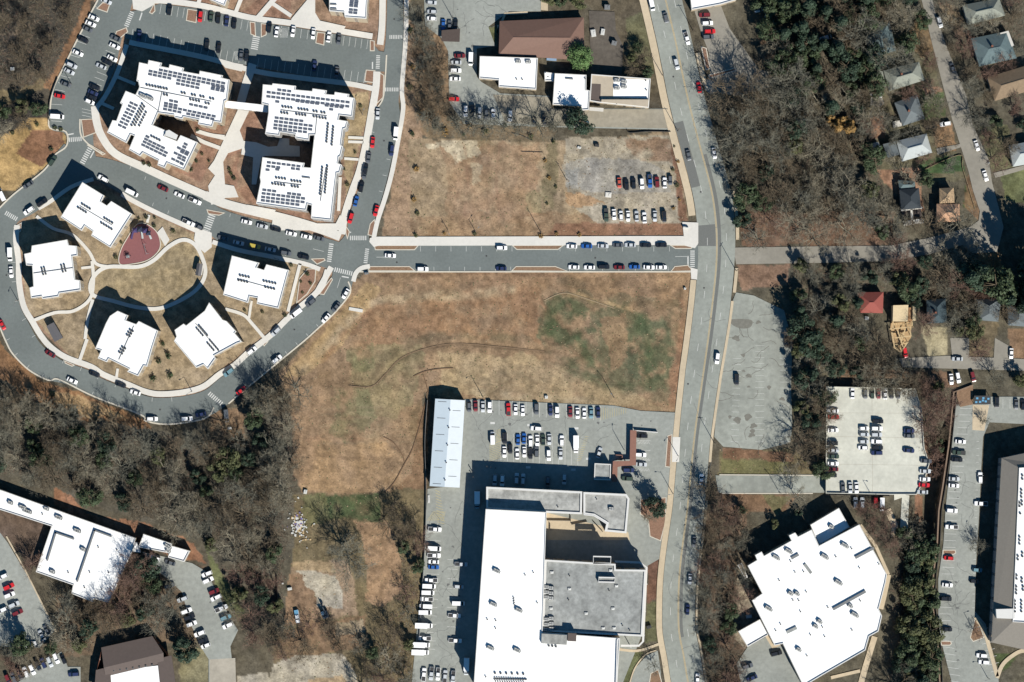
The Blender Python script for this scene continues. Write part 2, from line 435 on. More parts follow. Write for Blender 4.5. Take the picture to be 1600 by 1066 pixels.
# middle field
paint((160, 132, 102), [(552, 440), (580, 420), (1086, 424), (1076, 530), (1060, 645), (740, 628), (660, 615), (665, 760), (600, 772), (470, 770), (455, 620), (430, 590), (478, 535)], 0.5)
paint((162, 126, 94), [(570, 480), (700, 455), (820, 430), (850, 470), (840, 530), (700, 525), (620, 545), (560, 560), (540, 520)], 1.8, 0.75, 0.6)
paint((158, 122, 90), [(620, 470), (780, 470), (850, 430), (845, 500), (800, 520), (640, 515)], 1.8, 0.45, 0.9)
paint((166, 134, 102), [(650, 424), (1080, 426), (1078, 470), (860, 450), (700, 445)], 1, 0.7, 0.3)
paint((186, 156, 112), [(500, 520), (570, 440), (600, 450), (540, 530), (470, 590), (440, 590)], 1, 0.8)
paint((122, 114, 88), [(838, 480), (860, 458), (960, 460), (1066, 470), (1062, 540), (1046, 625), (960, 615), (870, 575), (838, 540)], 2.6, 0.6, 0.8)
paint((104, 106, 78), [(838, 480), (860, 462), (960, 475), (1060, 490), (1055, 540), (1040, 610), (960, 600), (870, 560), (842, 530)], 2.6, 0.6, 1.2)
paint((92, 100, 72), [(850, 470), (930, 470), (950, 520), (900, 560), (855, 540)], 1.8, 0.7, 1.0)
paint((94, 100, 74), [(985, 505), (1045, 500), (1050, 590), (1000, 600), (975, 560)], 1.5, 0.65, 1.0)
paint((164, 130, 100), [(940, 500), (975, 490), (985, 560), (955, 575)], 1.5, 0.6, 0.9)
paint((150, 114, 88), [(1055, 540), (1070, 520), (1062, 635), (1045, 630)], 0.8, 0.7)
paint((148, 136, 100), [(560, 545), (660, 540), (650, 610), (620, 660), (560, 650), (540, 590)], 1.8, 0.7, 0.4)
paint((118, 118, 84), [(515, 600), (580, 610), (600, 650), (560, 690), (520, 680)], 2.0, 0.6, 1.1)
paint((112, 114, 80), [(530, 545), (580, 535), (590, 575), (550, 590)], 1.8, 0.6, 1.1)
paint((182, 160, 122), [(680, 548), (830, 556), (960, 600), (1040, 640), (740, 622), (690, 600)], 1.2, 0.7, 0.35)
paint((182, 148, 108), [(466, 690), (600, 690), (640, 720), (600, 765), (470, 768)], 1.2, 0.6, 0.4)
paint((164, 134, 104), [(455, 600), (500, 600), (500, 700), (470, 760), (455, 740)], 1.5, 0.7, 0.4)
paint((142, 112, 84), [(655, 650), (672, 620), (668, 790), (600, 790), (640, 740)], 0.8, 0.8)
paint((132, 112, 84), [(645, 640), (660, 620), (650, 690), (640, 700)], 1.0, 0.6)
def paintline(rgb, pts, w, op=1.0, seed=0):
    e = 2 * w + 14; xs = [p[0] for p in pts]; ys = [p[1] for p in pts]
    ci = np.where((AX >= min(xs) - e) & (AX <= max(xs) + e))[0]; ri = np.where((AY >= min(ys) - e) & (AY <= max(ys) + e))[0]
    sl = (slice(ri[0], ri[-1] + 1), slice(ci[0], ci[-1] + 1)); gx, gy = GX[sl], GY[sl]
    d = seg_dist(gx + WX[sl] * 0.5, gy + WY[sl] * 0.5, smooth(pts, 3)); m = np.clip(1.4 - d / w, 0, 1) * op
    m *= np.clip(0.75 + 1.6 * fbm(gx, gy, 18, 91 + seed, 3), 0, 1)
    COLR[sl] += (np.array(alb(rgb)) - COLR[sl]) * m[..., None]
paintline((186, 164, 132), [(470, 580), (531, 518), (570, 482), (633, 466), (734, 459), (800, 452)], 8, 0.85)
paintline((150, 112, 84), [(505, 560), (560, 500), (600, 478)], 5, 0.6, 1)
paintline((116, 104, 82), [(590, 575), (625, 545), (665, 530), (720, 522), (790, 528), (850, 540)], 8, 0.75, 2)
paintline((132, 116, 90), [(550, 596), (585, 594), (605, 575)], 9, 0.7, 3)
paintline((150, 118, 92), [(480, 690), (530, 682), (600, 690)], 5, 0.6, 4); paintline((134, 110, 86), [(490, 712), (540, 714), (610, 716)], 3, 0.7, 5)
paintline((150, 134, 104), [(640, 590), (620, 630), (600, 660), (580, 690)], 10, 0.6, 6)
paintline((100, 96, 70), [(845, 520), (850, 490), (862, 472), (885, 462), (930, 470)], 4, 0.8, 7)
paintline((84, 94, 66), [(858, 520), (862, 490), (872, 476)], 9, 0.8, 8); paintline((82, 93, 66), [(905, 525), (915, 555), (945, 570)], 11, 0.8, 9)
paintline((82, 93, 66), [(1003, 500), (1008, 540), (1020, 580)], 13, 0.85, 10); paintline((92, 98, 72), [(890, 572), (930, 592), (985, 605), (1030, 600)], 10, 0.75, 11)
paintline((112, 98, 78), [(880, 440), (920, 450), (905, 470)], 9, 0.7, 12); paintline((118, 100, 78), [(980, 470), (1040, 478), (1065, 460)], 9, 0.7, 13); paintline((124, 104, 82), [(960, 440), (1010, 452), (1060, 440)], 8, 0.5, 14)
paintline((178, 152, 116), [(880, 462), (905, 462), (935, 470), (990, 485)], 3, 0.8, 15); paintline((152, 118, 92), [(1066, 470), (1064, 540), (1056, 600), (1050, 635)], 5, 0.7, 16)
paintline((186, 168, 138), [(740, 612), (820, 620), (930, 630)], 7, 0.6, 17); paintline((186, 162, 128), [(690, 560), (760, 566), (850, 585)], 12, 0.5, 18)
paintline((120, 92, 72), [(575, 430), (660, 428), (760, 427), (880, 430)], 3, 0.6, 19); paintline((160, 128, 100), [(650, 438), (760, 436), (860, 440)], 6, 0.5, 20)
for k in range(9): paintline((150 + 6 * (k % 3), 128, 104), [(690 + k * 18, 225), (700 + k * 15, 280), (690 + k * 18, 340)], 2.0, 0.5, 21 + k)
for k in range(7): paintline((150, 132, 106), [(500, 640 + k * 9), (580, 636 + k * 9), (650, 645 + k * 8)], 1.5, 0.45, 31 + k)
for k in range(6): paintline((150, 134, 106), [(700, 560 + k * 9), (850, 566 + k * 10), (980, 600 + k * 6)], 1.5, 0.4, 41 + k)
# south field
paint((126, 112, 84), [(455, 772), (668, 765), (665, 1000), (640, 1100), (420, 1100), (430, 900)], 0.8)
paint((86, 98, 66), [(500, 772), (595, 768), (600, 810), (510, 812)], 1.6, 1.0, 0.5)
paint((116, 114, 78), [(470, 775), (510, 770), (515, 815), (470, 830)], 1.4, 0.8)
paint((172, 140, 108), [(555, 815), (605, 812), (625, 870), (630, 920), (600, 945), (570, 940), (575, 870)], 1.0)
paint((162, 138, 112), [(440, 885), (480, 885), (545, 870), (560, 960), (440, 975)], 0.8)
paint((152, 124, 98), [(440, 900), (470, 895), (495, 930), (500, 970), (440, 975)], 0.6)
paint((176, 158, 128), [(470, 885), (520, 880), (525, 895), (475, 895)], 1.0)
paint((146, 116, 90), [(430, 985), (570, 960), (575, 1010), (430, 1030)], 1.0, 0.8, 0.3)
paint((190, 180, 160), Q('t31', (560, 375), (640, 365), (820, 410), (860, 500), (860, 610), (700, 590), (690, 500), (630, 470), (610, 400)), 0.35)
paint((180, 170, 150), Q('t31', (420, 960), (560, 900), (860, 880), (920, 960), (980, 1110), (380, 1110)), 0.45)
paint((176, 166, 146), Q('t31', (200, 1030), (390, 1005), (420, 1110), (200, 1110)), 0.4); paint((200, 164, 116), Q('t31', (640, 1040), (860, 1020), (900, 1110), (640, 1110)), 0.5, 0.6)
paint((170, 154, 128), Q('t31', (820, 690), (990, 680), (1000, 760), (820, 770)), 0.6, 0.8); paint((182, 156, 120), Q('t31', (530, 310), (800, 320), (780, 380), (560, 370)), 0.8, 0.8)
# woods on the left, path along the white building
paint((104, 98, 84), [(-70, 590), (60, 640), (220, 670), (330, 680), (400, 620), (455, 640), (460, 830), (440, 1000), (300, 840), (100, 770), (-70, 730)], 0.8)
paint((152, 114, 80), [(-5, 530), (20, 560), (60, 590), (90, 600), (225, 655), (235, 672), (120, 655), (40, 620), (-5, 590)], 0.8)
paint((182, 152, 110), [(80, 605), (150, 628), (200, 655), (130, 650), (90, 630)], 1.0, 0.8)
paint((160, 116, 88), [(85, 760), (110, 770), (135, 800), (220, 815), (300, 850), (320, 880), (230, 860), (120, 810), (85, 790)], 0.8)
paint((150, 120, 92), [(330, 630), (380, 640), (385, 700), (330, 690)], 1.0, 0.8)
paint((122, 102, 82), [(85, 930), (320, 880), (320, 1000), (90, 1030)], 0.8, 0.8)
paint((114, 120, 78), [(320, 860), (340, 880), (385, 960), (372, 975), (340, 920)], 0.6, 0.8)
paint((140, 132, 100), [(285, 1020), (325, 1010), (330, 1080), (280, 1080)], 0.6)
paint((114, 96, 82), [(-70, 800), (60, 800), (80, 850), (40, 880), (10, 840), (-70, 830)], 0.8)
# top middle
paint((106, 96, 78), [(840, -70), (1010, -70), (1040, 170), (960, 120), (930, 20)], 0.5)
paint((112, 112, 80), [(975, 30), (1012, 20), (1030, 110), (985, 120)], 0.8, 0.7)
paint((112, 114, 78), [(757, 42), (775, 40), (775, 70), (765, 62)], 0.3)
# east of the avenue
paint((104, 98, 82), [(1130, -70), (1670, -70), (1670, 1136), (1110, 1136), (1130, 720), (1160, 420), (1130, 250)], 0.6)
paint((150, 118, 90), [(1180, 40), (1215, 100), (1210, 130), (1190, 90)], 0.6, 0.7)
paint((140, 106, 84), [(1150, 330), (1400, 330), (1390, 385), (1160, 386)], 0.8, 0.8, 0.3)
paint((152, 120, 98), [(1150, 415), (1235, 412), (1230, 445), (1160, 455)], 0.6, 0.85)
paint((122, 110, 80), [(1125, 705), (1240, 700), (1280, 745), (1122, 742)], 0.5)
paint((122, 118, 78), [(1128, 718), (1232, 722), (1235, 740), (1125, 740)], 0.5, 0.9)
paint((138, 104, 80), [(1130, 700), (1240, 708), (1240, 722), (1130, 716)], 0.6, 0.9)
paint((140, 108, 82), [(1125, 772), (1250, 770), (1230, 800), (1130, 800)], 0.6, 0.8)
paint((116, 114, 78), [(1190, 772), (1240, 772), (1215, 805)], 0.6, 0.8)
paint((134, 104, 84), [(1100, 800), (1165, 800), (1170, 1010), (1190, 1080), (1110, 1080)], 0.9, 0.7, 0.3)
paint((186, 172, 146), [(1150, 860), (1165, 878), (1190, 940), (1175, 1020), (1150, 1000)], 0.6, 0.7)
paint((118, 112, 84), [(1350, 40), (1445, 40), (1470, 130), (1480, 200), (1510, 280), (1380, 290), (1350, 160)], 0.9, 0.6)
paint((92, 106, 68), [(1442, 145), (1472, 140), (1478, 180), (1440, 188)], 0.4)
paint((74, 96, 62), [(1438, 252), (1500, 240), (1508, 268), (1438, 272)], 0.3)
paint((86, 100, 64), [(1505, 285), (1518, 300), (1528, 330), (1505, 325)], 0.4, 0.9)
paint((176, 138, 110), [(1444, 138), (1468, 135), (1474, 142), (1445, 150)], 0.4)
paint((160, 122, 96), [(1360, 180), (1380, 180), (1385, 215), (1362, 215)], 0.5)
paint((166, 128, 102), [(1370, 265), (1440, 262), (1438, 300), (1445, 330), (1435, 330), (1380, 285)], 0.5)
paint((168, 134, 100), [(1455, 190), (1488, 190), (1495, 235), (1465, 235)], 0.4)
paint((150, 116, 88), [(1512, 268), (1520, 300), (1532, 335), (1528, 345), (1505, 320)], 0.3, 0.7)
paint((150, 124, 92), [(1440, 20), (1455, 40), (1465, 70), (1440, 90), (1415, 60)], 0.8, 0.8)
paint((160, 138, 108), [(1462, 5), (1500, 10), (1510, 60), (1490, 50)], 0.5, 0.8)
paint((120, 118, 84), [(1530, 200), (1575, 195), (1590, 260), (1552, 268)], 0.5, 0.8)
paint((116, 122, 80), [(1562, 270), (1610, 262), (1610, 320), (1572, 315)], 0.5, 0.8)
paint((156, 120, 86), [(1525, 392), (1560, 395), (1570, 425), (1545, 450), (1530, 410)], 0.5)
paint((176, 164, 130), [(1440, 510), (1482, 510), (1480, 555), (1450, 556)], 0.5, 0.9)
paint((150, 118, 90), [(1575, 515), (1625, 515), (1625, 570), (1580, 560)], 0.5, 0.8)
paint((134, 118, 90), [(1510, 500), (1560, 505), (1550, 560), (1510, 555)], 0.8, 0.7)
paint((150, 112, 86), [(1310, 575), (1480, 580), (1500, 605), (1310, 603)], 0.8, 0.6, 0.3)
paint((150, 110, 86), [(1425, 640), (1452, 690), (1462, 740), (1440, 760), (1430, 700)], 0.8, 0.7)
paint((150, 108, 84), [(1432, 775), (1446, 775), (1446, 900), (1436, 900)], 0.4, 0.8)
paint((88, 100, 64), [(1552, 1020), (1590, 1020), (1575, 1045), (1562, 1050)], 0.3)
paint((112, 118, 78), [(967, 1018), (1005, 1020), (990, 1075), (966, 1075)], 0.4, 0.8)
paint((124, 88, 72), [(1012, 830), (1032, 828), (1032, 930), (1010, 950)], 0.4, 0.8)
paint((110, 110, 76), [(1010, 945), (1030, 940), (1030, 1000), (1008, 1005)], 0.4, 0.8)
# natural variation: damp patches, dead grass, bare soil
lum = 1 + 0.16 * fbm(GX, GY, 60, 51, 3) + 0.28 * fbm(GX, GY, 16, 55, 3) + 0.42 * fbm(GX, GY, 6.0, 59, 2)
lum = np.where(INFRAME, np.clip(lum, 0.45, 1.6), 1.0)
warm = np.where(INFRAME, 0.10 * fbm(GX, GY, 28, 63, 4), 0.0)
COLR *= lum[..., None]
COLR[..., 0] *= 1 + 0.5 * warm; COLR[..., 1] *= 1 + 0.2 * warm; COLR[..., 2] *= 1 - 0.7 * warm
# soil colour darkened along the rill and its wattle line
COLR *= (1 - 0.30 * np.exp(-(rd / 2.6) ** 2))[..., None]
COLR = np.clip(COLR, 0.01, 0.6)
vx = (GX - 800) * S; vy = (533 - GY) * S
nr, nc = GX.shape
co = np.stack([vx, vy, GZ], -1).reshape(-1, 3).astype(np.float32)
idx = np.arange(nr * nc).reshape(nr, nc)
fa = np.stack([idx[:-1, :-1], idx[1:, :-1], idx[1:, 1:], idx[:-1, 1:]], -1).reshape(-1, 4)
gm = bpy.data.meshes.new('ground')
gm.vertices.add(len(co)); gm.vertices.foreach_set('co', co.ravel())
gm.loops.add(fa.size); gm.loops.foreach_set('vertex_index', fa.ravel().astype(np.int32))
gm.polygons.add(len(fa)); gm.polygons.foreach_set('loop_start', np.arange(0, fa.size, 4, dtype=np.int32))
gm.update(calc_edges=True)
gm.polygons.foreach_set('use_smooth', np.ones(len(fa), bool))
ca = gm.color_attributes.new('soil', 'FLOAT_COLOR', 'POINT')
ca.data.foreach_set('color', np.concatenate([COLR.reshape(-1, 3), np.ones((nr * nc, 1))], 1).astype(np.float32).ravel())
gmat = bpy.data.materials.new('ground_soil'); gmat.use_nodes = True
n_ = gmat.node_tree.nodes; l_ = gmat.node_tree.links; b_ = n_['Principled BSDF']
b_.inputs['Roughness'].default_value = 1.0; b_.inputs['Specular IOR Level'].default_value = 0.1
at = n_.new('ShaderNodeAttribute'); at.attribute_name = 'soil'
ge = n_.new('ShaderNodeNewGeometry')
tn = n_.new('ShaderNodeTexNoise'); tn.inputs['Scale'].default_value = 1.3; tn.inputs['Detail'].default_value = 5; tn.inputs['Roughness'].default_value = 0.75
l_.new(ge.outputs['Position'], tn.inputs['Vector'])
mr = n_.new('ShaderNodeMapRange'); mr.inputs[1].default_value = 0.3; mr.inputs[2].default_value = 0.7; mr.inputs[3].default_value = 0.68; mr.inputs[4].default_value = 1.32
l_.new(tn.outputs['Fac'], mr.inputs[0])
tn2 = n_.new('ShaderNodeTexNoise'); tn2.inputs['Scale'].default_value = 0.45; tn2.inputs['Detail'].default_value = 8; tn2.inputs['Roughness'].default_value = 0.85
l_.new(ge.outputs['Position'], tn2.inputs['Vector'])
mr2 = n_.new('ShaderNodeMapRange'); mr2.inputs[1].default_value = 0.3; mr2.inputs[2].default_value = 0.7; mr2.inputs[3].default_value = 0.80; mr2.inputs[4].default_value = 1.18
l_.new(tn2.outputs['Fac'], mr2.inputs[0])
mm_ = n_.new('ShaderNodeMath'); mm_.operation = 'MULTIPLY'; l_.new(mr.outputs[0], mm_.inputs[0]); l_.new(mr2.outputs[0], mm_.inputs[1])
vm = n_.new('ShaderNodeVectorMath'); vm.operation = 'SCALE'
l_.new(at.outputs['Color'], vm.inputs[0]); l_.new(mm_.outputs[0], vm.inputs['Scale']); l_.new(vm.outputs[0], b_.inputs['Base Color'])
bp = n_.new('ShaderNodeBump'); bp.inputs['Strength'].default_value = 0.6; bp.inputs['Distance'].default_value = 0.25
l_.new(tn.outputs['Fac'], bp.inputs['Height']); l_.new(bp.outputs[0], b_.inputs['Normal'])
gm.materials.append(gmat)
ground = tag(link('ground', gm), kind='structure')
def gz(p):
    """terrain height under a map point."""
    i = min(max(np.searchsorted(AX, p[0]) - 1, 0), nc - 2); j = min(max(np.searchsorted(AY, p[1]) - 1, 0), nr - 2)
    u = (p[0] - AX[i]) / (AX[i + 1] - AX[i]); v = (p[1] - AY[j]) / (AY[j + 1] - AY[j])
    return float((GZ[j, i] * (1 - u) + GZ[j, i + 1] * u) * (1 - v) + (GZ[j + 1, i] * (1 - u) + GZ[j + 1, i + 1] * u) * v)

# ------------------------------------------------------------------ avenue
AVE = [(1030, -40), (1040, 0), (1054, 58), (1063, 100), (1075, 155), (1090, 215), (1104, 267), (1113, 305), (1118, 342), (1120, 375), (1119, 417), (1114, 467),
       (1107, 525), (1099, 583), (1091, 638), (1085, 683), (1080, 733), (1074, 795), (1065, 864), (1061, 907), (1060, 949), (1061, 987), (1068, 1024), (1075, 1066), (1084, 1110)]
avc = smooth(AVE, 4); N = len(avc)
avy = [p[1] for p in avc]
wW = np.interp(avy, [0, 100, 150, 375, 480, 583, 683, 800, 950, 1066], [28, 29, 30, 29.5, 28, 28, 24, 23, 25, 26])
wE = np.interp(avy, [0, 100, 150, 320, 417, 490, 583, 683, 860, 950, 1066], [25, 25, 26, 30, 28, 28, 25, 25, 28, 26, 26])
def off(k, a=0.0):
    out = []
    for i, p in enumerate(avc):
        p0, p1 = avc[max(i - 1, 0)], avc[min(i + 1, N - 1)]
        t = Vector((p1[0] - p0[0], p1[1] - p0[1])).normalized()
        d = (k * wE[i] if k > 0 else k * wW[i]) + a
        out.append((p[0] + t.y * d, p[1] - t.x * d))
    return out
LW, LE = off(-1.0), off(1.0)
def quadstrip(b, A, B, z, mi=0):
    A, B = MP(A), MP(B); n = len(A)
    b.add([(x, y, z) for x, y in A] + [(x, y, z) for x, y in B], [(i, n + i, n + i + 1, i + 1) for i in range(n - 1)], mi)
for i in range(N - 1): BLOCK.append([LW[i], LW[i + 1], LE[i + 1], LE[i]])
b = MB(); quadstrip(b, LW, LE, 0.09)
avenue = tag(b.build('avenue', A_AVE), kind='structure')
b = MB(); z = 0.10
pline(b, off(0, -0.7), 0.16, z, 1); pline(b, off(0, 0.7), 0.16, z, 1)
pline(b, off(-0.5), 0.16, z, 0, (3.2, 8.0)); pline(b, off(0.52), 0.16, z, 0, (3.2, 8.0))
b.build('painted_lines', [P_WHITE, P_YELL], avenue)
b = MB()
s = [i for i, p in enumerate(avc) if 230 < p[1] < 1000]
quadstrip(b, [off(0, 1.8)[i] for i in s], [off(0.17, 2.0)[i] for i in s], 0.096)
quadstrip(b, [p for p in LW if 348 < p[1] < 392], [p for p in off(0, -1.6) if 346 < p[1] < 394][:len([p for p in LW if 348 < p[1] < 392])], 0.097)
quadstrip(b, [p for p in off(-0.99) if 190 < p[1] < 300], [p for p in off(-0.52) if 180 < p[1] < 310][:len([p for p in off(-0.99) if 190 < p[1] < 300])], 0.097)
b.build('asphalt_patch', A_PATCH, avenue)
b = MB()
def side(k, a, w, y0, y1, mat_i=0, zz=0.22):
    L = [p for p in off(k, a) if y0 <= p[1] <= y1]
    slab(b, L, w, zz, per=0, mi=mat_i)
side(-1, -6.5, 11, -40, 345); side(-1, -5, 9, 432, 1120)
b.build('west_pavement', CONC_TAN).__setitem__('kind', 'structure')
b = MB(); side(1, 5, 7, 80, 140); side(1, 3.5, 5, 290, 384); side(1, 4, 5, 412, 470); side(1, 2.5, 4, 470, 735); side(1, 2.5, 3, 770, 1120)
b.build('east_pavement', CONC_TAN).__setitem__('kind', 'structure')
b = MB(); b.prism(MP([(1066, 347), (1091, 348), (1091, 380), (1086, 388), (1070, 384)]), -0.2, 0.235)
b.prism(MP([(1079, 418), (1090, 421), (1089, 437), (1080, 436)]), -0.2, 0.235)
b.prism(MP([(1051, 683), (1063, 683), (1061, 722), (1050, 722)]), -0.2, 0.235)
b.build('crossing_ramp_pads', CONC).__setitem__('kind', 'structure')

# ------------------------------------------------------------------ side street
sst = sheet('side_street', [[(571, 379), (1092, 379), (1092, 424), (556, 424)]], A_NEW)
z = sst['z'] + 0.006
b = MB()
for x0, x1, n, y, d in ((657, 800, 6, 385, 8), (875, 1046, 7, 385, 8), (654, 798, 6, 424, -7), (890, 1044, 6, 424, -7)):
    stalls(b, (x0, y), (x1, y), n, (0, d), z)
pquad(b, (1055, 401), (1075, 401), 0.15, z); pquad(b, (1075, 400), (1075, 416), 0.5, z)
pquad(b, (583, 402), (606, 402), 0.15, z); pquad(b, (583, 387), (583, 402), 0.5, z)
crossing(b, (1082, 391), (1082, 418), 7, 9, z)
b.build('painted_lines', P_WHITE, sst)
b = MB(); slab(b, [(588, 377), (700, 377), (850, 376.5), (1000, 376), (1090, 376)], 14, 0.21, per=0)
tag(b.build('side_street_pavement', CONC), kind='structure')
b = MB(); slab(b, [(556, 424.8), (700, 424.8), (900, 424.8), (1086, 424.8)], 2, 0.19, per=0)
b.build('kerb', KERB, sst)
island('planted_kerb_island', [(584, 383), (640, 383), (655, 383), (648, 391), (586, 391)], SOIL)
island('planted_kerb_island', [(799, 383), (882, 383), (872, 390.5), (807, 390.5)], SOIL)
island('planted_kerb_island', [(1046, 383), (1086, 383), (1080, 389), (1055, 389)], SOIL)
island('planted_kerb_island', [(575, 416), (640, 416), (650, 424), (576, 424)], SOIL)
island('planted_kerb_island', [(798, 424), (806, 416), (868, 416), (888, 424)], SOIL)
island('planted_kerb_island', [(1047, 425), (1054, 416), (1075, 414), (1084, 424)], SOIL)

# ------------------------------------------------------------------ estate roads
def two_edge(name, A, B, m, n=60):
    A = resample(smooth(A, 5), n); B = resample(smooth(B, 5), n)
    _z[0] += 0.004
    b = MB(); quadstrip(b, A, B, _z[0])
    for i in range(n - 1): BLOCK.append([A[i], A[i + 1], B[i + 1], B[i]])
    o = tag(b.build(name, m), kind='structure'); o['z'] = _z[0]; return o
crescent = two_edge('crescent_street', [(140, 243), (175, 250), (213, 263), (275, 290), (320, 310), (345, 326), (380, 338), (428, 350), (515, 374), (545, 384)],
                    [(112, 262), (150, 281), (195, 306), (218, 315), (250, 331), (320, 362), (340, 376), (373, 387), (423, 397), (475, 408), (512, 420), (530, 428)], A_NEW)
ring = two_edge('ring_road', [(100, 225), (85, 243), (68, 265), (40, 287), (18, 306), (-4, 330), (-16, 370), (-16, 430), (-10, 480), (2, 515), (20, 553), (45, 578), (75, 594), (105, 601), (150, 621), (220, 650), (240, 661), (265, 662), (320, 653), (357, 631), (390, 603), (430, 570), (475, 533), (520, 492), (543, 465), (549, 450), (556, 425), (572, 405)],
                [(150, 250), (145, 275), (112, 296), (78, 316), (50, 335), (30, 345), (21, 360), (21, 380), (24, 407), (25, 442), (32, 480), (46, 507), (60, 533), (75, 548), (100, 565), (140, 579), (160, 592), (198, 607), (225, 618), (250, 622), (288, 619), (320, 610), (345, 590), (365, 578), (402, 543), (420, 528), (445, 505), (480, 472), (505, 458), (519, 432), (519, 410), (525, 390)], A_NEW, 120)
drive = two_edge('west_drive', [(162, -20), (153, 0), (133, 38), (98, 108), (83, 140), (78, 175), (80, 202), (103, 210), (103, 240)],
                 [(215, -20), (208, 0), (200, 30), (190, 62), (180, 105), (163, 140), (150, 160), (146, 185), (146, 222), (150, 246)], A_NEW)
eroad = two_edge('east_road', [(606, -20), (605, 0), (603, 60), (600, 85), (601, 120), (596, 155), (583, 185), (578, 215), (569, 267), (557, 305), (545, 340), (541, 365), (524, 384)],
                 [(630, -20), (630, 0), (630, 58), (624, 138), (623, 165), (625, 178), (618, 220), (608, 267), (598, 305), (585, 345), (576, 370), (584, 402)], A_NEW)
aisle = sheet('north_parking_aisle', [[(195, 20), (215, 16), (250, 6), (320, 15), (392, 33), (460, 43), (578, 62), (592, 80), (606, 82), (606, 112), (590, 112), (572, 130), (470, 117), (340, 94), (225, 66), (196, 60), (188, 45)]], A_NEW)
junction = sheet('estate_junction', [[(512, 374), (530, 382), (545, 372), (550, 360), (574, 362), (574, 378), (588, 384), (588, 420), (560, 420), (548, 448), (522, 440), (519, 418), (500, 412)]], A_NEW)
# markings
b = MB(); z = aisle['z'] + 0.006
stalls(b, (252, 7), (288, 13), 4, (-2.5, 15), z); stalls(b, (312, 16), (388, 33), 8, (-2.5, 15), z)
stalls(b, (430, 39), (492, 48), 6, (-2, 15), z); stalls(b, (510, 52), (575, 62), 7, (-2, 15), z)
stalls(b, (343, 94), (383, 100), 4, (3, -16), z); stalls(b, (402, 107), (568, 130), 16, (2.5, -16), z); stalls(b, (205, 62), (335, 90), 12, (3, -16), z)
crossing(b, (401, 56), (397, 78), 11, 7, z); crossing(b, (591, 86), (590, 108), 6, 8, z); crossing(b, (207, 18), (197, 42), 7, 8, z)
pquad(b, (222, 20), (218, 32), 0.5, z); pquad(b, (582, 97), (582, 108), 0.5, z)
for k in range(7): pquad(b, (436 + k * 1.8, 44), (434 + k * 1.8 + 4, 59), 0.12, z)
for k in range(6): pquad(b, (366 + k * 1.8, 80), (364 + k * 1.8 + 4, 94), 0.12, z)
b.build('painted_lines', P_WHITE, aisle)
b = MB(); z = drive['z'] + 0.006
for k in range(13):
    t = k / 12; p = (148 - 62 * t ** 0.9, 10 + 130 * t); pquad(b, p, (p[0] + 15, p[1] + 7 - 4 * t), 0.13, z)
for k in range(4): pquad(b, (80, 150 + k * 13), (97, 151 + k * 13), 0.13, z)
for k in range(12):
    t = k / 11; p = (187 - 38 * t, 68 + 92 * t); pquad(b, p, (p[0] - 15, p[1] - 6), 0.13, z)
for k in range(3): pquad(b, (128, 170 + k * 5), (146, 174 + k * 5), 0.13, z)
crossing(b, (104, 219), (128, 217), 7, 8, z); pquad(b, (104, 211), (115, 209), 0.5, z)
crossing(b, (143, 228), (128, 256), 8, 9, ring['z'] + 0.02); pquad(b, (147, 236), (141, 247), 0.5, ring['z'] + 0.02)
b.build('painted_lines', P_WHITE, drive)
b = MB(); z = crescent['z'] + 0.006
crossing(b, (333, 332), (322, 362), 11, 9, z); crossing(b, (518, 380), (514, 410), 7, 9, z + 0.03)
for p, v in (((205, 259), (-2, 5)), ((228, 276), (-2, 5)), ((238, 322), (2, -5)), ((262, 334), (2, -5)), ((360, 334), (-1, 5)), ((410, 346), (-1, 5)), ((446, 400), (1, -6)), ((397, 390), (1, -6))):
    pquad(b, p, (p[0] + v[0], p[1] + v[1]), 0.13, z)
pquad(b, (489, 389), (510, 394), 0.14, z); pquad(b, (510, 394), (507, 405), 0.5, z)
b.build('painted_lines', P_WHITE, crescent)
b = MB(); z = ring['z'] + 0.006
oc = offset_line(resample(smooth([(2, 515), (20, 553), (45, 578), (75, 594), (105, 601), (150, 621), (220, 650)], 5), 30), 0)
for i in range(2, 30, 3):
    p = oc[i]; t = Vector((oc[min(i + 1, 29)][0] - p[0], oc[min(i + 1, 29)][1] - p[1])).normalized()
    pquad(b, p, (p[0] + t.y * 6.5, p[1] - t.x * 6.5), 0.13, z)
ic = resample(smooth([(24, 400), (25, 442), (32, 480), (46, 507), (75, 548), (140, 579), (198, 607), (225, 618), (250, 622), (288, 619)], 5), 40)
for i in range(1, 39, 3):
    p = ic[i]; t = Vector((ic[i + 1][0] - p[0], ic[i + 1][1] - p[1])).normalized()
    pquad(b, p, (p[0] - t.y * 6.5, p[1] + t.x * 6.5), 0.13, z)
oc = resample([(400, 596), (430, 570), (475, 533), (520, 492), (543, 465)], 10)
for p in oc: pquad(b, p, (p[0] - 4, p[1] - 5), 0.13, z)
crossing(b, (326, 614), (347, 632), 7, 8, z); crossing(b, (522, 421), (551, 428), 7, 9, z + 0.02); pquad(b, (534, 432), (545, 434), 0.5, z + 0.02); pquad(b, (532, 434), (527, 450), 0.14, z + 0.02)
crossing(b, (8, 332), (27, 343), 7, 7, z)
b.build('painted_lines', P_WHITE, ring)
b = MB(); z = eroad['z'] + 0.006
crossing(b, (608, 58), (629, 58), 6, 8, z); crossing(b, (601, 140), (623, 140), 6, 8, z); crossing(b, (546, 372), (573, 372), 7, 9, z + 0.03); pquad(b, (547, 363), (559, 366), 0.5, z)
for k in range(6):
    t = k / 5; p = (584 - 26 * t, 182 + 118 * t); pquad(b, p, (p[0] + 6, p[1] + 1.5), 0.13, z)
for k in range(6):
    t = k / 5; p = (622 - 30 * t, 200 + 125 * t); pquad(b, p, (p[0] - 6, p[1] - 1.5), 0.13, z)
crossing(b, (574, 388), (571, 412), 6, 8, z + 0.03)
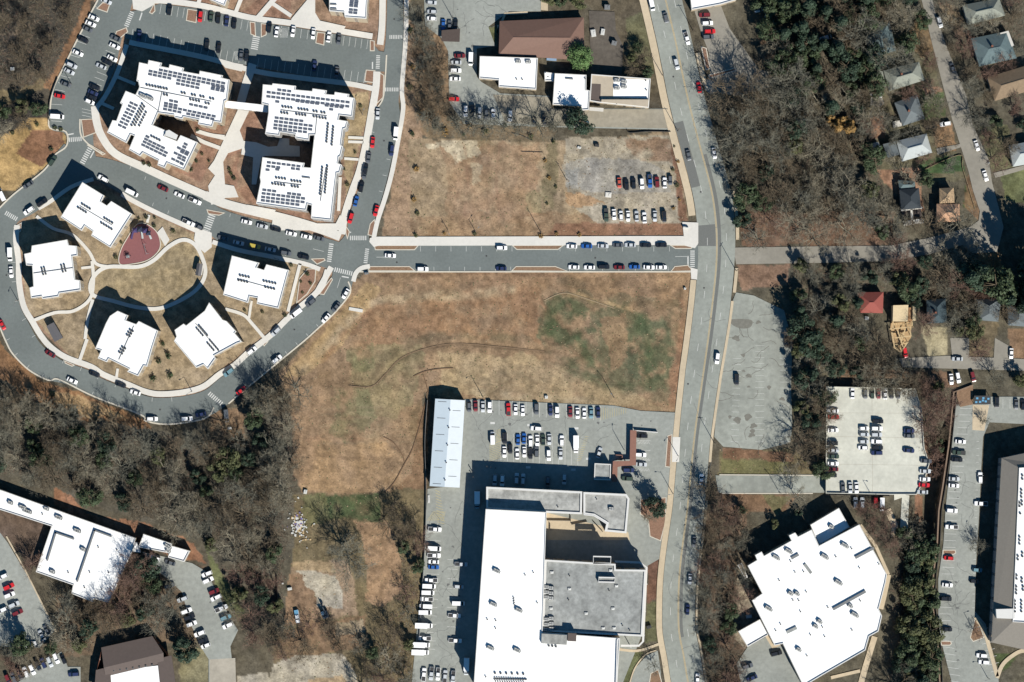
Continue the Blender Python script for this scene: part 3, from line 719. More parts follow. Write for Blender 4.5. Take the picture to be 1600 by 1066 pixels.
b.build('painted_lines', P_WHITE, eroad)
# kerbs and pavements
b = MB()
for L in ([(153, 0), (133, 38), (98, 108), (83, 140), (78, 175), (78, 200), (103, 206), (104, 228), (85, 243), (68, 267), (20, 305), (-10, 335)],
          [(0, 512), (9, 533), (20, 553), (45, 578), (75, 594), (88, 592), (105, 599), (150, 621), (220, 648), (228, 658), (265, 663), (320, 654), (334, 637)],
          [(357, 631), (390, 603), (430, 570), (475, 533), (495, 515), (520, 492), (543, 465), (548, 452), (544, 440)],
          [(604, 86), (602, 120), (598, 155), (585, 173)], [(125, 186), (127, 212), (146, 232), (160, 240)]):
    slab(b, L, 2.2, 0.2, per=5)
b.build('kerb', KERB, ring)
b = MB()
slab(b, [(148, 166), (151, 190), (159, 213), (180, 240), (225, 262), (270, 283), (320, 305)], 12, 0.2)
slab(b, [(320, 305), (350, 318), (400, 331), (450, 343), (500, 358), (532, 370)], 14, 0.205)
b.prism(MP(Q('z2', (240, 895), (430, 930), (400, 985), (240, 950))), -0.2, 0.21); b.prism(MP(Q('z2', (410, 985), (640, 1020), (830, 1020), (860, 960), (890, 1066), (400, 1066))), -0.2, 0.212)
tag(b.build('crescent_north_pavement', CONC), kind='structure')
b = MB()
slab(b, [(60, 326), (80, 314), (112, 292), (146, 280)], 6, 0.2); slab(b, [(190, 303), (208, 314), (250, 335), (320, 366)], 7.5, 0.2)
slab(b, [(332, 378), (373, 391), (423, 401), (475, 412), (500, 421)], 7, 0.2)
b.prism(MP(Q('y4', (1110, 290), (1210, 255), (1340, 300), (1340, 500), (1240, 580), (1150, 500), (1095, 400))), -0.2, 0.21)
tag(b.build('crescent_south_pavement', CONC), kind='structure')
b = MB()
slab(b, [(27, 352), (25, 375), (29, 407), (30, 442), (37, 478), (51, 503), (65, 526), (80, 543), (104, 559), (142, 573), (163, 586), (200, 601), (227, 612), (251, 616), (287, 613), (318, 604), (343, 585), (366, 571), (388, 551), (405, 538), (425, 522), (447, 500), (465, 483), (490, 462), (504, 445), (512, 422)], 9, 0.2)
tag(b.build('ring_pavement', CONC), kind='structure')
b = MB()
slab(b, [(598, -10), (597, 40), (594, 70)], 10, 0.2); slab(b, [(589, 112), (587, 140), (580, 180), (572, 225), (562, 267), (550, 300), (539, 335), (534, 366)], 11, 0.2)
slab(b, [(635, -10), (634, 60), (628, 138), (630, 170), (622, 220), (613, 267), (603, 305), (590, 345), (584, 372)], 7, 0.2)
slab(b, [(552, 440), (556, 427), (565, 419), (578, 416)], 7, 0.2)
b.prism(MP([(578, 372), (592, 370), (592, 384), (584, 386), (577, 378)]), -0.2, 0.215)
tag(b.build('east_road_pavement', CONC), kind='structure')
b = MB()
slab(b, [(216, 6), (250, 1), (320, 10), (392, 28), (460, 37), (582, 57)], 9, 0.2); slab(b, [(202, 66), (225, 71), (320, 90), (402, 112), (470, 122), (545, 131), (584, 139)], 8, 0.202)
b.prism(MP([(206, -10), (245, -10), (240, 8), (222, 18), (208, 14)]), -0.2, 0.208)
b.prism(MP(Q('y5', (860, 120), (960, 0), (1010, 0), (1010, 80), (1040, 130), (1200, 165), (1180, 200), (870, 165))), -0.2, 0.21)
slab(b, [(436, -10), (403, 28)], 8, 0.206, per=0); slab(b, [(425, 5), (455, 25)], 6, 0.207, per=0); slab(b, [(380, -10), (368, 20)], 6, 0.206, per=0); slab(b, [(315, -10), (309, 8)], 6, 0.206, per=0)
b.prism(MP([(342, 94), (380, 101), (378, 112), (352, 106)]), -0.2, 0.21)
tag(b.build('north_pavement', CONC), kind='structure')
b = MB()
b.prism(MP(Q('z2', (178, 262), (252, 272), (190, 400), (216, 470), (208, 520), (112, 552), (80, 610), (92, 760), (152, 770), (182, 845), (95, 850), (30, 890), (0, 895), (-20, 770), (25, 700), (-20, 655), (20, 600))), -0.2, 0.2)
slab(b, Q('z1', (880, 700), (980, 730), (1130, 765)), 6, 0.204, per=0); slab(b, Q('z1', (830, 740), (950, 800), (1085, 850)), 6, 0.205, per=0)
slab(b, Q('z2', (90, 440), (0, 430)), 4, 0.206, per=0)
slab(b, [(395, 100), (385, 130), (375, 165)], 13, 0.203)
b.prism(MP(Q('z2', (212, 470), (300, 480), (380, 510), (440, 505), (460, 450), (520, 455), (520, 500), (590, 505), (590, 575), (360, 570), (335, 580), (300, 760), (270, 760), (280, 580), (200, 560))), -0.2, 0.198)
slab(b, [(198, 70), (184, 112), (166, 148), (151, 168)], 7, 0.207); slab(b, [(178, 118), (212, 132)], 5, 0.209, per=0); slab(b, [(156, 160), (178, 170)], 5, 0.209, per=0)
tag(b.build('courtyard_paving', CONC), kind='structure')
b = MB()
slab(b, [(57, 338), (83, 357), (113, 367), (138, 392), (150, 412), (168, 417)], 5, 0.2)
slab(b, [(170, 417), (215, 417), (240, 407), (263, 386), (285, 375), (303, 381), (315, 400), (321, 425), (312, 447), (290, 465), (250, 482), (213, 480), (175, 470), (147, 462), (141, 447), (150, 428)], 6, 0.202, closed=True)
slab(b, [(144, 408), (146, 440), (140, 468), (115, 486), (85, 489), (50, 502)], 5, 0.204); slab(b, [(145, 468), (137, 500), (133, 530)], 5, 0.206)
slab(b, [(127, 419), (146, 417)], 4, 0.208, per=0); slab(b, [(469, 412), (450, 487)], 5, 0.2, per=0)
slab(b, [(352, 483), (380, 492), (395, 507), (412, 527)], 5, 0.2); slab(b, [(393, 470), (389, 497)], 4, 0.203, per=0)
slab(b, [(136, 530), (125, 562)], 5, 0.203, per=0); slab(b, [(184, 576), (182, 590)], 4, 0.203, per=0); slab(b, [(233, 336), (230, 348)], 4, 0.204, per=0)
b.prism(MP(Q('t10', (980, 385), (1015, 350), (1058, 430), (1030, 470))), -0.2, 0.208)
slab(b, Q('t11', (900, 860), (985, 875)), 5, 0.2, per=0); slab(b, Q('t01', (895, 858), (990, 862)), 4, 0.2, per=0); slab(b, Q('t01', (895, 885), (990, 888)), 4, 0.2, per=0); slab(b, Q('t01', (870, 990), (960, 996)), 4, 0.2, per=0)
slab(b, Q('t11', (845, 40), (835, 250)), 5, 0.2, per=0)
slab(b, Q('t11', (790, 600), (700, 760)), 9, 0.207, per=0)
tag(b.build('garden_paths', CONC), kind='structure')
# planted islands in the estate
for p in (Q('t00', (505, 745), (590, 740), (600, 830), (520, 860)), Q('t00', (600, 55), (640, 15), (690, 20), (670, 80)), Q('t00', (725, 195), (790, 170), (800, 200), (750, 240), (715, 230)),
          Q('t00', (1170, 55), (1235, 65), (1225, 145), (1160, 130)), Q('t00', (930, 80), (965, 15), (970, 70), (950, 90)),
          Q('t01', (280, 135), (315, 140), (320, 230), (285, 215)), Q('t01', (350, 145), (390, 150), (385, 220), (350, 235)), Q('t01', (700, 200), (752, 205), (745, 285), (690, 270)),
          Q('t01', (1030, 250), (1060, 255), (1060, 320), (1030, 320)), Q('t01', (1005, 435), (1065, 440), (1060, 520), (995, 510)), Q('t01', (1080, 445), (1120, 470), (1115, 610), (1072, 650)),
          Q('t11', (10, 240), (60, 250), (130, 262), (90, 280), (20, 270)), Q('t11', (660, 548), (745, 545), (755, 560), (700, 585)), Q('t11', (880, 340), (905, 380), (890, 430), (878, 390)),
          Q('t11', (790, 665), (800, 680), (745, 775), (710, 770)), Q('t11', (1030, 330), (1060, 300), (1068, 340), (1050, 410), (1015, 400)), Q('t11', (590, 670), (640, 610), (695, 610), (690, 690), (640, 770), (570, 830)),
          Q('t20', (400, 120), (470, 150), (450, 160), (405, 140)), Q('t21', (360, 15), (400, 0), (370, 35)), Q('t10', (85, 350), (140, 320), (130, 380), (95, 395)), Q('t00', (560, 900), (660, 960), (640, 970), (540, 905))):
    island('planted_kerb_island', p)

# ------------------------------------------------------------------ other paved areas
rest = sheet('restaurant_car_park', [[(662, -20), (845, -20), (845, 18), (795, 18), (763, 42), (774, 72), (745, 76), (745, 120), (752, 128), (782, 146), (858, 150), (862, 170), (1036, 170), (1050, 203), (870, 199), (725, 194), (702, 160), (700, 80), (690, 60), (664, 40)]], A_LOT)
sheet('worn_yard', [Q('y1', (965, 85), (1170, 95), (1180, 240), (1238, 370), (1228, 605), (985, 590))], A_DARK)
b = MB(); slab(b, Q('y1', (245, 200), (240, 260), (300, 110), (480, 100)), 4, 0.15, per=0); b.prism(MP(Q('y1', (585, -30), (640, -30), (640, 85), (585, 80))), -0.2, 0.14)
tag(b.build('restaurant_pavement', CONC_TAN), kind='structure')
sheet('hilltop_lot', [Q('t03', (500, 70), (665, 35), (720, 180), (900, 430), (1000, 460), (1010, 520), (930, 560), (760, 600), (640, 580), (600, 480), (590, 330), (540, 200))], A_RES)
island('planted_kerb_island', Q('t03', (585, 468), (755, 422), (762, 442), (592, 492)), MULCH)
island('planted_kerb_island', Q('t03', (540, 290), (575, 300), (600, 430), (570, 440)), MULCH)
b = MB(); b.prism(MP(Q('t03', (560, 500), (600, 495), (660, 570), (600, 590), (565, 560))), -.2, .12); tag(b.build('lot_apron', CONC_PAD), kind='structure')
llot = sheet('long_lot', [[(1150, 457), (1178, 462), (1225, 485), (1238, 533), (1236, 610), (1238, 665), (1235, 692), (1190, 703), (1130, 698), (1116, 683), (1122, 610), (1132, 533), (1141, 480)]], A_OLD)
b = MB(); z = llot['z'] + 0.006
stalls(b, (1146, 560), (1142, 690), 14, (12, 0.5), z, 0.1); stalls(b, (1180, 540), (1180, 690), 16, (14, 0), z, 0.08); stalls(b, (1218, 560), (1220, 690), 14, (14, 0), z, 0.08)
b.build('painted_lines', P_WHITE, llot)
b = MB()
for _ in range(26):
    x, y = rng.uniform(1140, 1225), rng.uniform(480, 690); a = rng.uniform(0, 3.14); pts = [(x, y)]
    for k in range(5): a += rng.uniform(-0.7, 0.7); pts.append((pts[-1][0] + 5 * math.cos(a), pts[-1][1] + 5 * math.sin(a)))
    pline(b, pts, 0.14, z + 0.004)
b.build('sealed_cracks', A_DARK, llot)
STAIN = mat('asphalt_stain', (132, 130, 120), 0.15, 0.8)
b = MB(); b.flat(MP(smooth(Q('t13', (715, 930), (800, 925), (860, 935), (850, 975), (800, 985), (760, 975), (735, 960)), 4, True)), z + .009)
for _ in range(14): blotch(b, (rng.uniform(1140, 1225), rng.uniform(500, 690)), rng.uniform(2, 6), z + .01 + .001 * _)
b.build('stain', STAIN, llot)
sheet('east_street', [[(1146, 387), (1285, 385), (1390, 384), (1450, 372), (1515, 355), (1515, 380), (1450, 398), (1390, 408), (1280, 411), (1150, 413)]], A_RES)
sheet('residential_street', [[(1437, -30), (1440, 0), (1455, 63), (1473, 133), (1488, 188), (1513, 267), (1520, 297), (1531, 330), (1529, 345), (1505, 362), (1505, 385), (1520, 396), (1558, 394), (1568, 355), (1562, 330), (1550, 285), (1545, 250), (1520, 195), (1510, 150), (1493, 108), (1478, 70), (1460, 15), (1452, -30)]], A_RES)
sheet('lower_lane', [[(1405, 560), (1480, 556), (1620, 562), (1620, 580), (1480, 576), (1410, 574)]], A_RES)
sheet('house_driveways', [Q('z5', (0, 430), (100, 410), (130, 480), (100, 520), (0, 500)), Q('z5', (610, 900), (830, 860), (835, 890), (620, 960)), Q('z6', (1020, 180), (1303, 110), (1303, 150), (1040, 225)), Q('z7', (940, 560), (1110, 560), (1110, 740), (960, 740)), Q('z7', (1340, 560), (1480, 640), (1470, 740), (1330, 740))], A_RES)
sheet('access_drive', [[(1118, 743), (1290, 744), (1292, 770), (1122, 770)]], A_OLD)
b = MB(); slab(b, [(1124, 742), (1290, 743)], 1.6, 0.2, per=0); slab(b, [(1128, 771), (1270, 771)], 1.6, 0.2, per=0)
tag(b.build('access_drive_kerb', KERB), kind='structure')
blot = sheet('depot_car_park', [[(726, 624), (960, 634), (1000, 642), (1058, 645), (1054, 700), (1046, 790), (1036, 870), (1012, 884), (1004, 990), (960, 1100), (640, 1100), (650, 1000), (660, 900), (666, 800), (668, 764), (700, 760)]], A_LOT)
z = blot['z'] + 0.006
b = MB()
stalls(b, q('t22', 390, 360), q('t22', 1190, 405), 19, (0, 23), z)
stalls(b, q('t22', 570, 575), q('t22', 1050, 600), 12, (0, 44), z)
for x0, x1 in ((1005, 1040),): pass
for k in range(12): pquad(b, q('t22', 1195 + k * 14, 415 + k * 0.5), q('t22', 1195 + k * 14, 495 - k * 4), 0.14, z, 1)
for k in range(10): pquad(b, q('t22', 497, 650 + k * 11), q('t22', 570, 625 + k * 11), 0.14, z, 1)
for k in range(9): pquad(b, q('t22', 540 + k * 0, 560 + k * 9), q('t22', 572, 548 + k * 9), 0.14, z, 1)
for k in range(12): pquad(b, q('t22', 1040 + k * 5, 750 - k * 14), q('t22', 1072 + k * 4, 740 - k * 13), 0.14, z, 1)
for k in range(12): pquad(b, q('t22', 160 + k * 1, 930 + k * 18), q('t22', 190 + k * 3, 945 + k * 18), 0.16, z, 1)
for k in range(10): pquad(b, q('t32', 110 + k * 11, 60), q('t32', 150 + k * 8, 0), 0.14, z, 1)
for x, y in ((518, 512), (748, 525), (1040, 545), (740, 788), (1022, 803), (1115, 735)): pquad(b, q('t22', x - 14, y), q('t22', x + 14, y), 0.9, z, 0)
for k in range(15): pquad(b, q('t32', 105, 130 + k * 52), q('t32', 200 - k * 3, 134 + k * 52), 0.13, z, 0)
for k in range(9): pquad(b, q('t32', 235, 300 + k * 60), q('t32', 300, 303 + k * 60), 0.13, z, 0)
for k in range(4): pquad(b, q('t23', 140, 560 + k * 60), q('t23', 225, 563 + k * 60), 0.13, z, 0)
for y in (625, 730, 795):
    for k in range(8): pquad(b, q('t23', 140 + k * 10, y), q('t23', 150 + k * 10, y + 18), 0.12, z, 0)
b.build('painted_lines', [P_WHITE, P_LOTY], blot)
island('planted_kerb_island', Q('t23', (330, 590), (362, 580), (350, 790), (316, 785)), MULCH)
island('planted_kerb_island', Q('t23', (160, 985), (325, 975), (320, 1130), (290, 1250), (220, 1220), (210, 1120), (160, 1080)), MULCH)
oval = sheet('drop_off_loop', [Q('t33', (100, 1075), (130, 980), (200, 900), (270, 870), (290, 1000), (290, 1075))], A_LOT)
island('planted_kerb_island', Q('t33', (215, 1075), (225, 1010), (275, 985), (300, 1075)), SOIL)
b = MB(); slab(b, Q('t33', (30, 862), (150, 870), (280, 828)), 4, 0.16); slab(b, Q('t33', (95, 1075), (130, 975), (195, 895), (262, 868)), 2, 0.2)
tag(b.build('depot_footpath', CONC_TAN), kind='structure')
sheet('terrace', [Q('z3', (372, 200), (790, 300), (800, 352), (372, 352))], CONC_TAN)
sheet('terrace_shade_grey', [Q('z3', (372, 340), (800, 340), (862, 445), (372, 445))], A_LOT)  # shaded part of the terrace, greyed in colour to cool its shadow
sheet('west_car_park', [[(-30, 815), (0, 832), (12, 848), (40, 895), (86, 985), (62, 1012), (20, 1012), (-30, 1005)], [(10, 1080), (60, 1042), (96, 1018), (106, 1042), (126, 1042), (126, 1080)]], A_LOT)
b = MB(); slab(b, [(10, 838), (40, 892), (88, 988)], 2.2, 0.2, per=0)
tag(b.build('west_car_park_kerb', CONC_TAN), kind='structure')
slot = sheet('south_car_park', [[(222, 862), (300, 880), (322, 893), (342, 930), (357, 960), (372, 985), (360, 1010), (368, 1080), (326, 1080), (326, 1030), (313, 1010), (298, 975), (284, 925), (262, 905), (238, 885)]], A_LOT)
sheet('concrete_pad', [Q('t31', (30, 925), (190, 915), (195, 1075), (30, 1075))], CONC_PAD)
elot = sheet('upper_car_park', [[(1494, 632), (1519, 632), (1545, 620), (1625, 620), (1625, 664), (1546, 660), (1536, 683), (1533, 733), (1530, 800), (1525, 880), (1523, 955), (1540, 975), (1560, 1060), (1562, 1085), (1492, 1085), (1487, 1066), (1470, 1000), (1466, 960), (1466, 905), (1474, 850), (1477, 800), (1483, 740)]], A_LOT)
z = elot['z'] + 0.006
b = MB()
stalls(b, q('t24', 880, 420), q('t24', 790, 1060), 16, (18, 0.5), z); stalls(b, (1478, 803), (1467, 980), 17, (18, 0.5), z); stalls(b, (1472, 1000), (1485, 1064), 6, (17, 2.5), z)
stalls(b, (1545, 623), (1600, 624), 5, (0, 15), z); stalls(b, (1528, 985), (1548, 1050), 6, (16, -4), z); stalls(b, (1530, 690), (1523, 950), 24, (-4, 0), z)
b.build('painted_lines', P_WHITE, elot)
island('planted_kerb_island', Q('t34', (770, 240), (850, 240), (855, 262), (830, 275), (770, 275))); island('planted_kerb_island', Q('t34', (755, 808), (822, 810), (828, 828), (815, 838), (762, 838)))
island('planted_kerb_island', Q('t34', (970, 670), (1000, 690), (1030, 790), (960, 815), (940, 790)), SOIL)
b = MB(); slab(b, Q('t34', (975, 660), (1030, 740), (1070, 880), (1110, 1030)), 6, 0.2, per=0); slab(b, Q('t34', (1110, 1040), (1150, 950), (1240, 880), (1300, 870)), 6, 0.2); b.prism(MP(Q('t24', (958, 398), (1060, 400), (1030, 560), (955, 555))), -0.2, 0.16)
tag(b.build('upper_pavement', CONC_TAN), kind='structure')
sheet('rear_yard', [Q('z4', (105, 860), (225, 795), (260, 850), (310, 842), (440, 1066), (445, 1090), (70, 1090), (40, 960))], A_LOT)
b = MB(); b.prism(MP(Q('z4', (205, 795), (225, 790), (262, 850), (305, 835), (312, 845), (250, 872))), -0.2, 0.2)
slab(b, Q('z4', (760, 150), (850, 270), (925, 440)), 5, 0.2, per=0); slab(b, Q('z4', (925, 440), (900, 560), (880, 640)), 8, 0.2, per=0); slab(b, Q('z4', (845, 800), (790, 980), (760, 1090)), 9, 0.2, per=0); slab(b, Q('z4', (590, 1040), (760, 1000)), 5, 0.201, per=0); slab(b, Q('z4', (920, 60), (960, 150), (960, 220)), 10, 0.2, per=0)
tag(b.build('school_pavement', CONC_TAN), kind='structure')
b = MB(); slab(b, [(1397, 776), (1415, 776), (1412, 830)], 12, 0.15, per=0)
tag(b.build('deck_ramp', CONC_DECK), kind='structure')

# wear: sealed cracks, stains and manhole covers
cracks('sealed_cracks', [(1050, -10), (1085, -10), (1145, 300), (1140, 520), (1110, 800), (1090, 1066), (1045, 1066), (1040, 860), (1090, 520), (1090, 320)], 70, 0.104, avenue, A_PATCH, 0.14, 7, 6)
cracks('sealed_cracks', [(735, 640), (1045, 655), (1040, 700), (760, 735), (735, 735)], 60, blot['z'] + .012, blot, A_PATCH, 0.14, 6, 6)
cracks('sealed_cracks', [(672, 780), (735, 775), (730, 1060), (660, 1060)], 40, blot['z'] + .012, blot, A_PATCH, 0.14, 6, 6)
cracks('sealed_cracks', [(670, 0), (840, 0), (740, 70), (740, 150), (1030, 175), (1040, 200), (720, 190), (705, 80)], 60, rest['z'] + .012, rest, A_PATCH, 0.14, 6, 6)
cracks('sealed_cracks', [(1485, 640), (1525, 640), (1525, 800), (1515, 1060), (1490, 1060), (1472, 980), (1480, 800)], 50, elot['z'] + .012, elot, A_PATCH, 0.14, 6, 6)
for road, pts in ((blot, [(rng.uniform(740, 1040), rng.uniform(655, 670)) for _ in range(6)] + [(rng.uniform(690, 720), rng.uniform(790, 1040)) for _ in range(8)] + [(770 + 13 * k, rng.uniform(640, 650)) for k in range(10)]), (elot, [(rng.uniform(1486, 1500), rng.uniform(660, 1040)) for _ in range(14)]), (rest, [(rng.uniform(710, 740), rng.uniform(10, 180)) for _ in range(8)]), (slot, [(rng.uniform(300, 345), rng.uniform(900, 1020)) for _ in range(8)])):
    b = MB()
    for i, p in enumerate(pts): blotch(b, p, rng.uniform(.8, 2.6), road['z'] + .016 + .0005 * i)
    b.build('oil_stain', mat('asphalt_stain_dark', (116, 117, 114), 0.2, 1.5), road)
for road, pts in ((ring, [(110, 590), (250, 640), (460, 515), (40, 330), (10, 430)]), (crescent, [(260, 310), (450, 375)]), (eroad, [(600, 220), (616, 30)]), (sst, [(760, 400), (930, 403), (620, 410)]), (avenue, [(1095, 300), (1100, 450), (1075, 600), (1070, 820), (1052, 120)])):
    b = MB()
    for p in pts:
        c = M(p); zz = (0.105 if road is avenue else road['z'] + .012); b.flat([(c[0] + .4 * math.cos(t * .7854), c[1] + .4 * math.sin(t * .7854)) for t in range(8)], zz)
    b.build('manhole_cover', UNIT_D, road)
sheet('shop_forecourt', [[(770, 148), (858, 152), (862, 171), (1036, 171), (1048, 201), (870, 197), (790, 192)]], mat('asphalt_dusty', (168, 160, 142), 0.14, 0.5, 0.95, var2=0.1))
# ------------------------------------------------------------------ buildings
def centroid(poly):
    return (sum(p[0] for p in poly) / len(poly), sum(p[1] for p in poly) / len(poly))
def root_at(name, label, cat, poly_m, z=0.0, group=None):
    c = centroid(poly_m); return thing(name, label, cat, (c[0], c[1], z), 0, group)
def part(root, name, b, mats):
    o = b.build(name, mats, root); o.location = (-root.location.x, -root.location.y, -root.location.z); return o
def inst(root, name, me, loc, rz=0.0, scale=None):
    return link(name, me, root, (loc[0] - root.location.x, loc[1] - root.location.y, loc[2] - root.location.z), rz, scale)
_w = MB(); _w.box((0, 0.02, 0), (1.5, 0.10, 1.6), mi=1); _w.box((0, -0.04, 0), (1.3, 0.06, 1.4), mi=0)
WIN_ME = _w.mesh('window', [WIN_GL, WIN_FR])
_d = MB(); _d.box((0, 0, 1.05), (1.1, 0.12, 2.1)); _d.box((0.4, -0.1, 1.0), (0.08, 0.1, 0.2), mi=1)
DOOR_ME = _d.mesh('door', [UNIT_D, POLE])
def windows(root, poly, h, storeys, step, z0=0.0, every=1):
    poly = ccw(poly); n = len(poly); sh = (h - z0) / storeys; k = 0; door = False
    for i in range(n):
        a, c = Vector(poly[i]), Vector(poly[(i + 1) % n]); d = c - a; L = d.length
        if L < 2.6: continue
        t = d / L; nrm = Vector((t.y, -t.x)); cnt = max(1, int(L / step))
        for j in range(cnt):
            p = a + d * ((j + 0.5) / cnt) + nrm * 0.02
            for s_ in range(storeys):
                if s_ == 0 and not door and L > 6 and j == cnt // 2:
                    inst(root, 'door', DOOR_ME, (p.x, p.y, z0 + 0.02), math.atan2(t.y, t.x)); door = True; continue
                inst(root, 'window', WIN_ME, (p.x, p.y, z0 + sh * (s_ + 0.52)), math.atan2(t.y, t.x))
def flat_building(name, label, cat, poly, h, wall, roof, storeys=1, step=4.0, par=0.45, z0=-0.3, parm=None, root=None, group=None, pw=0.35, win=True):
    poly_m = ccw(MP(poly, h)); BLOCK.append(poly)
    r = root or root_at(name, label, cat, poly_m, 0.0, group)
    b = MB(); b.prism(poly_m, z0, h - 0.02, top=False); part(r, 'wall', b, wall)
    b = MB(); b.flat(poly_m, h); part(r, 'roof', b, roof)
    inn = inset(poly_m, pw); out = inset(poly_m, -0.03)
    b = MB(); b.ring(out, inn, h - 0.25, h + par); part(r, 'parapet', b, parm or ROOF_WALL)
    if win: windows(r, poly_m, h - 0.4, storeys, step, max(0.0, z0))
    return r
_pn = MB(); _pn.add([(-.84, -.44, .10), (.84, -.44, .10), (.84, .44, .22), (-.84, .44, .22), (-.84, -.44, .06), (.84, -.44, .06), (.84, .44, .18), (-.84, .44, .18)],
                    [(0, 1, 2, 3), (4, 5, 1, 0), (5, 6, 2, 1), (6, 7, 3, 2), (7, 4, 0, 3)])
_pn.add([(-.8, .42, 0), (-.76, .42, 0), (-.76, .42, .18), (-.8, .42, .18), (.8, .42, 0), (.76, .42, 0), (.76, .42, .18), (.8, .42, .18)], [(0, 1, 2, 3), (4, 5, 6, 7)])
PANEL_ME = _pn.mesh('solar_panel', SOLAR)
_ac = MB(); _ac.box((0, 0, 0.35), (0.7, 0.7, 0.7)); _ac.tube((0, 0, 0.7), (0, 0, 0.76), 0.3, 0.3, 8, 1)
AC_ME = _ac.mesh('air_conditioner', [UNIT_G, UNIT_D])
_rt = MB(); _rt.box((0, 0, 0.2), (2.4, 1.9, 0.4), mi=1); _rt.box((0, 0, 0.95), (2.2, 1.7, 1.1), mi=0); _rt.box((1.35, 0, 0.8), (0.7, 1.4, 0.8), mi=2); _rt.tube((-.5, 0, 1.5), (-.5, 0, 1.62), 0.5, 0.5, 10, 2); _rt.box((0.45, 0, 1.56), (0.7, 1.2, 0.12), mi=2)
_rt.v = [(x * .78, y * .78, z * .78) for x, y, z in _rt.v]
RTU_ME = _rt.mesh('rooftop_unit', [UNIT_W, UNIT_D, UNIT_G])
_vt = MB(); _vt.tube((0, 0, 0), (0, 0, 0.7), 0.16, 0.16, 8, 0); _vt.tube((0, 0, 0.62), (0, 0, 0.8), 0.34, 0.18, 8, 1)
VENT_ME = _vt.mesh('roof_vent', [UNIT_G, UNIT_D])
_sk = MB(); _sk.box((0, 0, 0.2), (1.5, 1.1, 0.4), mi=0); _sk.add([(-.7, -.5, .4), (.7, -.5, .4), (.7, .5, .4), (-.7, .5, .4), (0, 0, .62)], [(0, 1, 4), (1, 2, 4), (2, 3, 4), (3, 0, 4)], 1)
HATCH_ME = _sk.mesh('roof_hatch', [UNIT_G, UNIT_W])
def panels(root, fr, u, rows, h):
    ang = -math.atan2(u[1], u[0])
    for x, y, n in rows:
        for k in range(n):
            p = M(q(fr, x + u[0] * k, y + u[1] * k), h); inst(root, 'solar_panel', PANEL_ME, (p[0], p[1], h + 0.03), ang)
def units(root, fr, u, rows, h, me=None, name='air_conditioner', rz=None):
    me = me or AC_ME
    pitch = math.hypot(*u) / FR[fr][2] * S
    for x, y, n in rows:
        uu = u
        if me is AC_ME and n > 1 and pitch < 1.25:
            f = 1.25 / pitch; n = max(1, int(round(n / f))); uu = (u[0] * f, u[1] * f)
        for k in range(n):
            p = M(q(fr, x + uu[0] * k, y + uu[1] * k), h)
            inst(root, name, me, (p[0], p[1], h + 0.01), (-math.atan2(u[1], u[0])) if rz is None else rz)
def pipe(root, fr, pts, h, w=0.25, hh=0.35, m=None, name='roof_pipe'):
    b = MB(); P = [Vector(M(q(fr, *p), h)) for p in pts]
    for a, c in zip(P[:-1], P[1:]):
        d = c - a; mid = (a + c) / 2; b.box((mid.x, mid.y, h + hh / 2 + 0.01), (d.length + w, w, hh), math.atan2(d.y, d.x))
    part(root, name, b, m or UNIT_G)

HA = 13.0
apt1 = flat_building('apartment_building', 'white-roofed three-winged apartment block with solar panels, west of the footbridge', 'apartment block', Q('z1',
    (380, 100), (455, 116), (462, 80), (577, 104), (570, 135), (640, 148), (646, 118), (770, 148), (764, 178), (905, 204), (911, 174), (1112, 214), (1106, 236), (1172, 252), (1150, 430), (1128, 440), (1100, 628), (1034, 618), (1020, 664), (895, 640), (902, 604), (768, 576), (760, 597), (690, 582), (684, 562), (545, 543), (500, 650), (616, 698), (600, 745), (712, 790), (742, 738), (892, 800), (775, 1042), (625, 982), (604, 1024), (540, 1000), (548, 960), (412, 893), (388, 922), (288, 865), (338, 745), (305, 732), (268, 806), (98, 714), (146, 606), (180, 612), (232, 470), (212, 456), (262, 350), (348, 384), (382, 318), (372, 268), (356, 262)), HA, WALL_TAN, ROOF_W, 4, 4.6)
panels(apt1, 'z1', (42, 8.8), [(570, 168, 14), (480, 178, 16), (475, 205, 5), (725, 258, 5), (1030, 312, 3), (720, 288, 5), (1024, 334, 3), (660, 437, 2), (615, 460, 3), (835, 470, 4), (612, 484, 11), (606, 511, 4), (810, 553, 6)], HA)
panels(apt1, 'z1', (38, 18), [(312 - 14.5 * k, 457 + 28 * k, 2) for k in range(8)], HA)
panels(apt1, 'z1', (37, 18), [(452, 752, 1), (440, 776, 5), (428, 800, 6), (415, 826, 6), (787, 818, 1), (775, 843, 1), (728, 852, 3), (755, 888, 2), (700, 898, 3), (730, 940, 2), (678, 950, 3), (752, 990, 1)], HA)
units(apt1, 'z1', (13, 2.7), [(448, 300, 9), (572, 325, 6), (755, 368, 3), (845, 386, 3), (920, 400, 3), (1005, 418, 3), (600, 385, 3), (830, 428, 7), (965, 460, 4)], HA)
units(apt1, 'z1', (-8, 16), [(408, 468, 13), (425, 490, 11), (440, 540, 8)], HA)
units(apt1, 'z1', (12, 6), [(490, 750, 7)], HA); units(apt1, 'z1', (18, 8), [(402, 390, 2), (460, 410, 2)], HA, RTU_ME, 'rooftop_unit')
pipe(apt1, 'z1', [(375, 318), (590, 360), (1010, 442)], HA, 0.2, 0.3); pipe(apt1, 'z1', [(578, 365), (545, 540)], HA, 0.2, 0.3); pipe(apt1, 'z1', [(350, 385), (540, 520)], HA, 0.2, 0.3)
b = MB(); b.prism(MP(Q('z1', (612, 700), (640, 690), (715, 735), (700, 775), (604, 740)), 14.4), HA + 0.02, 14.4); part(apt1, 'stair_head', b, ROOF_WALL)
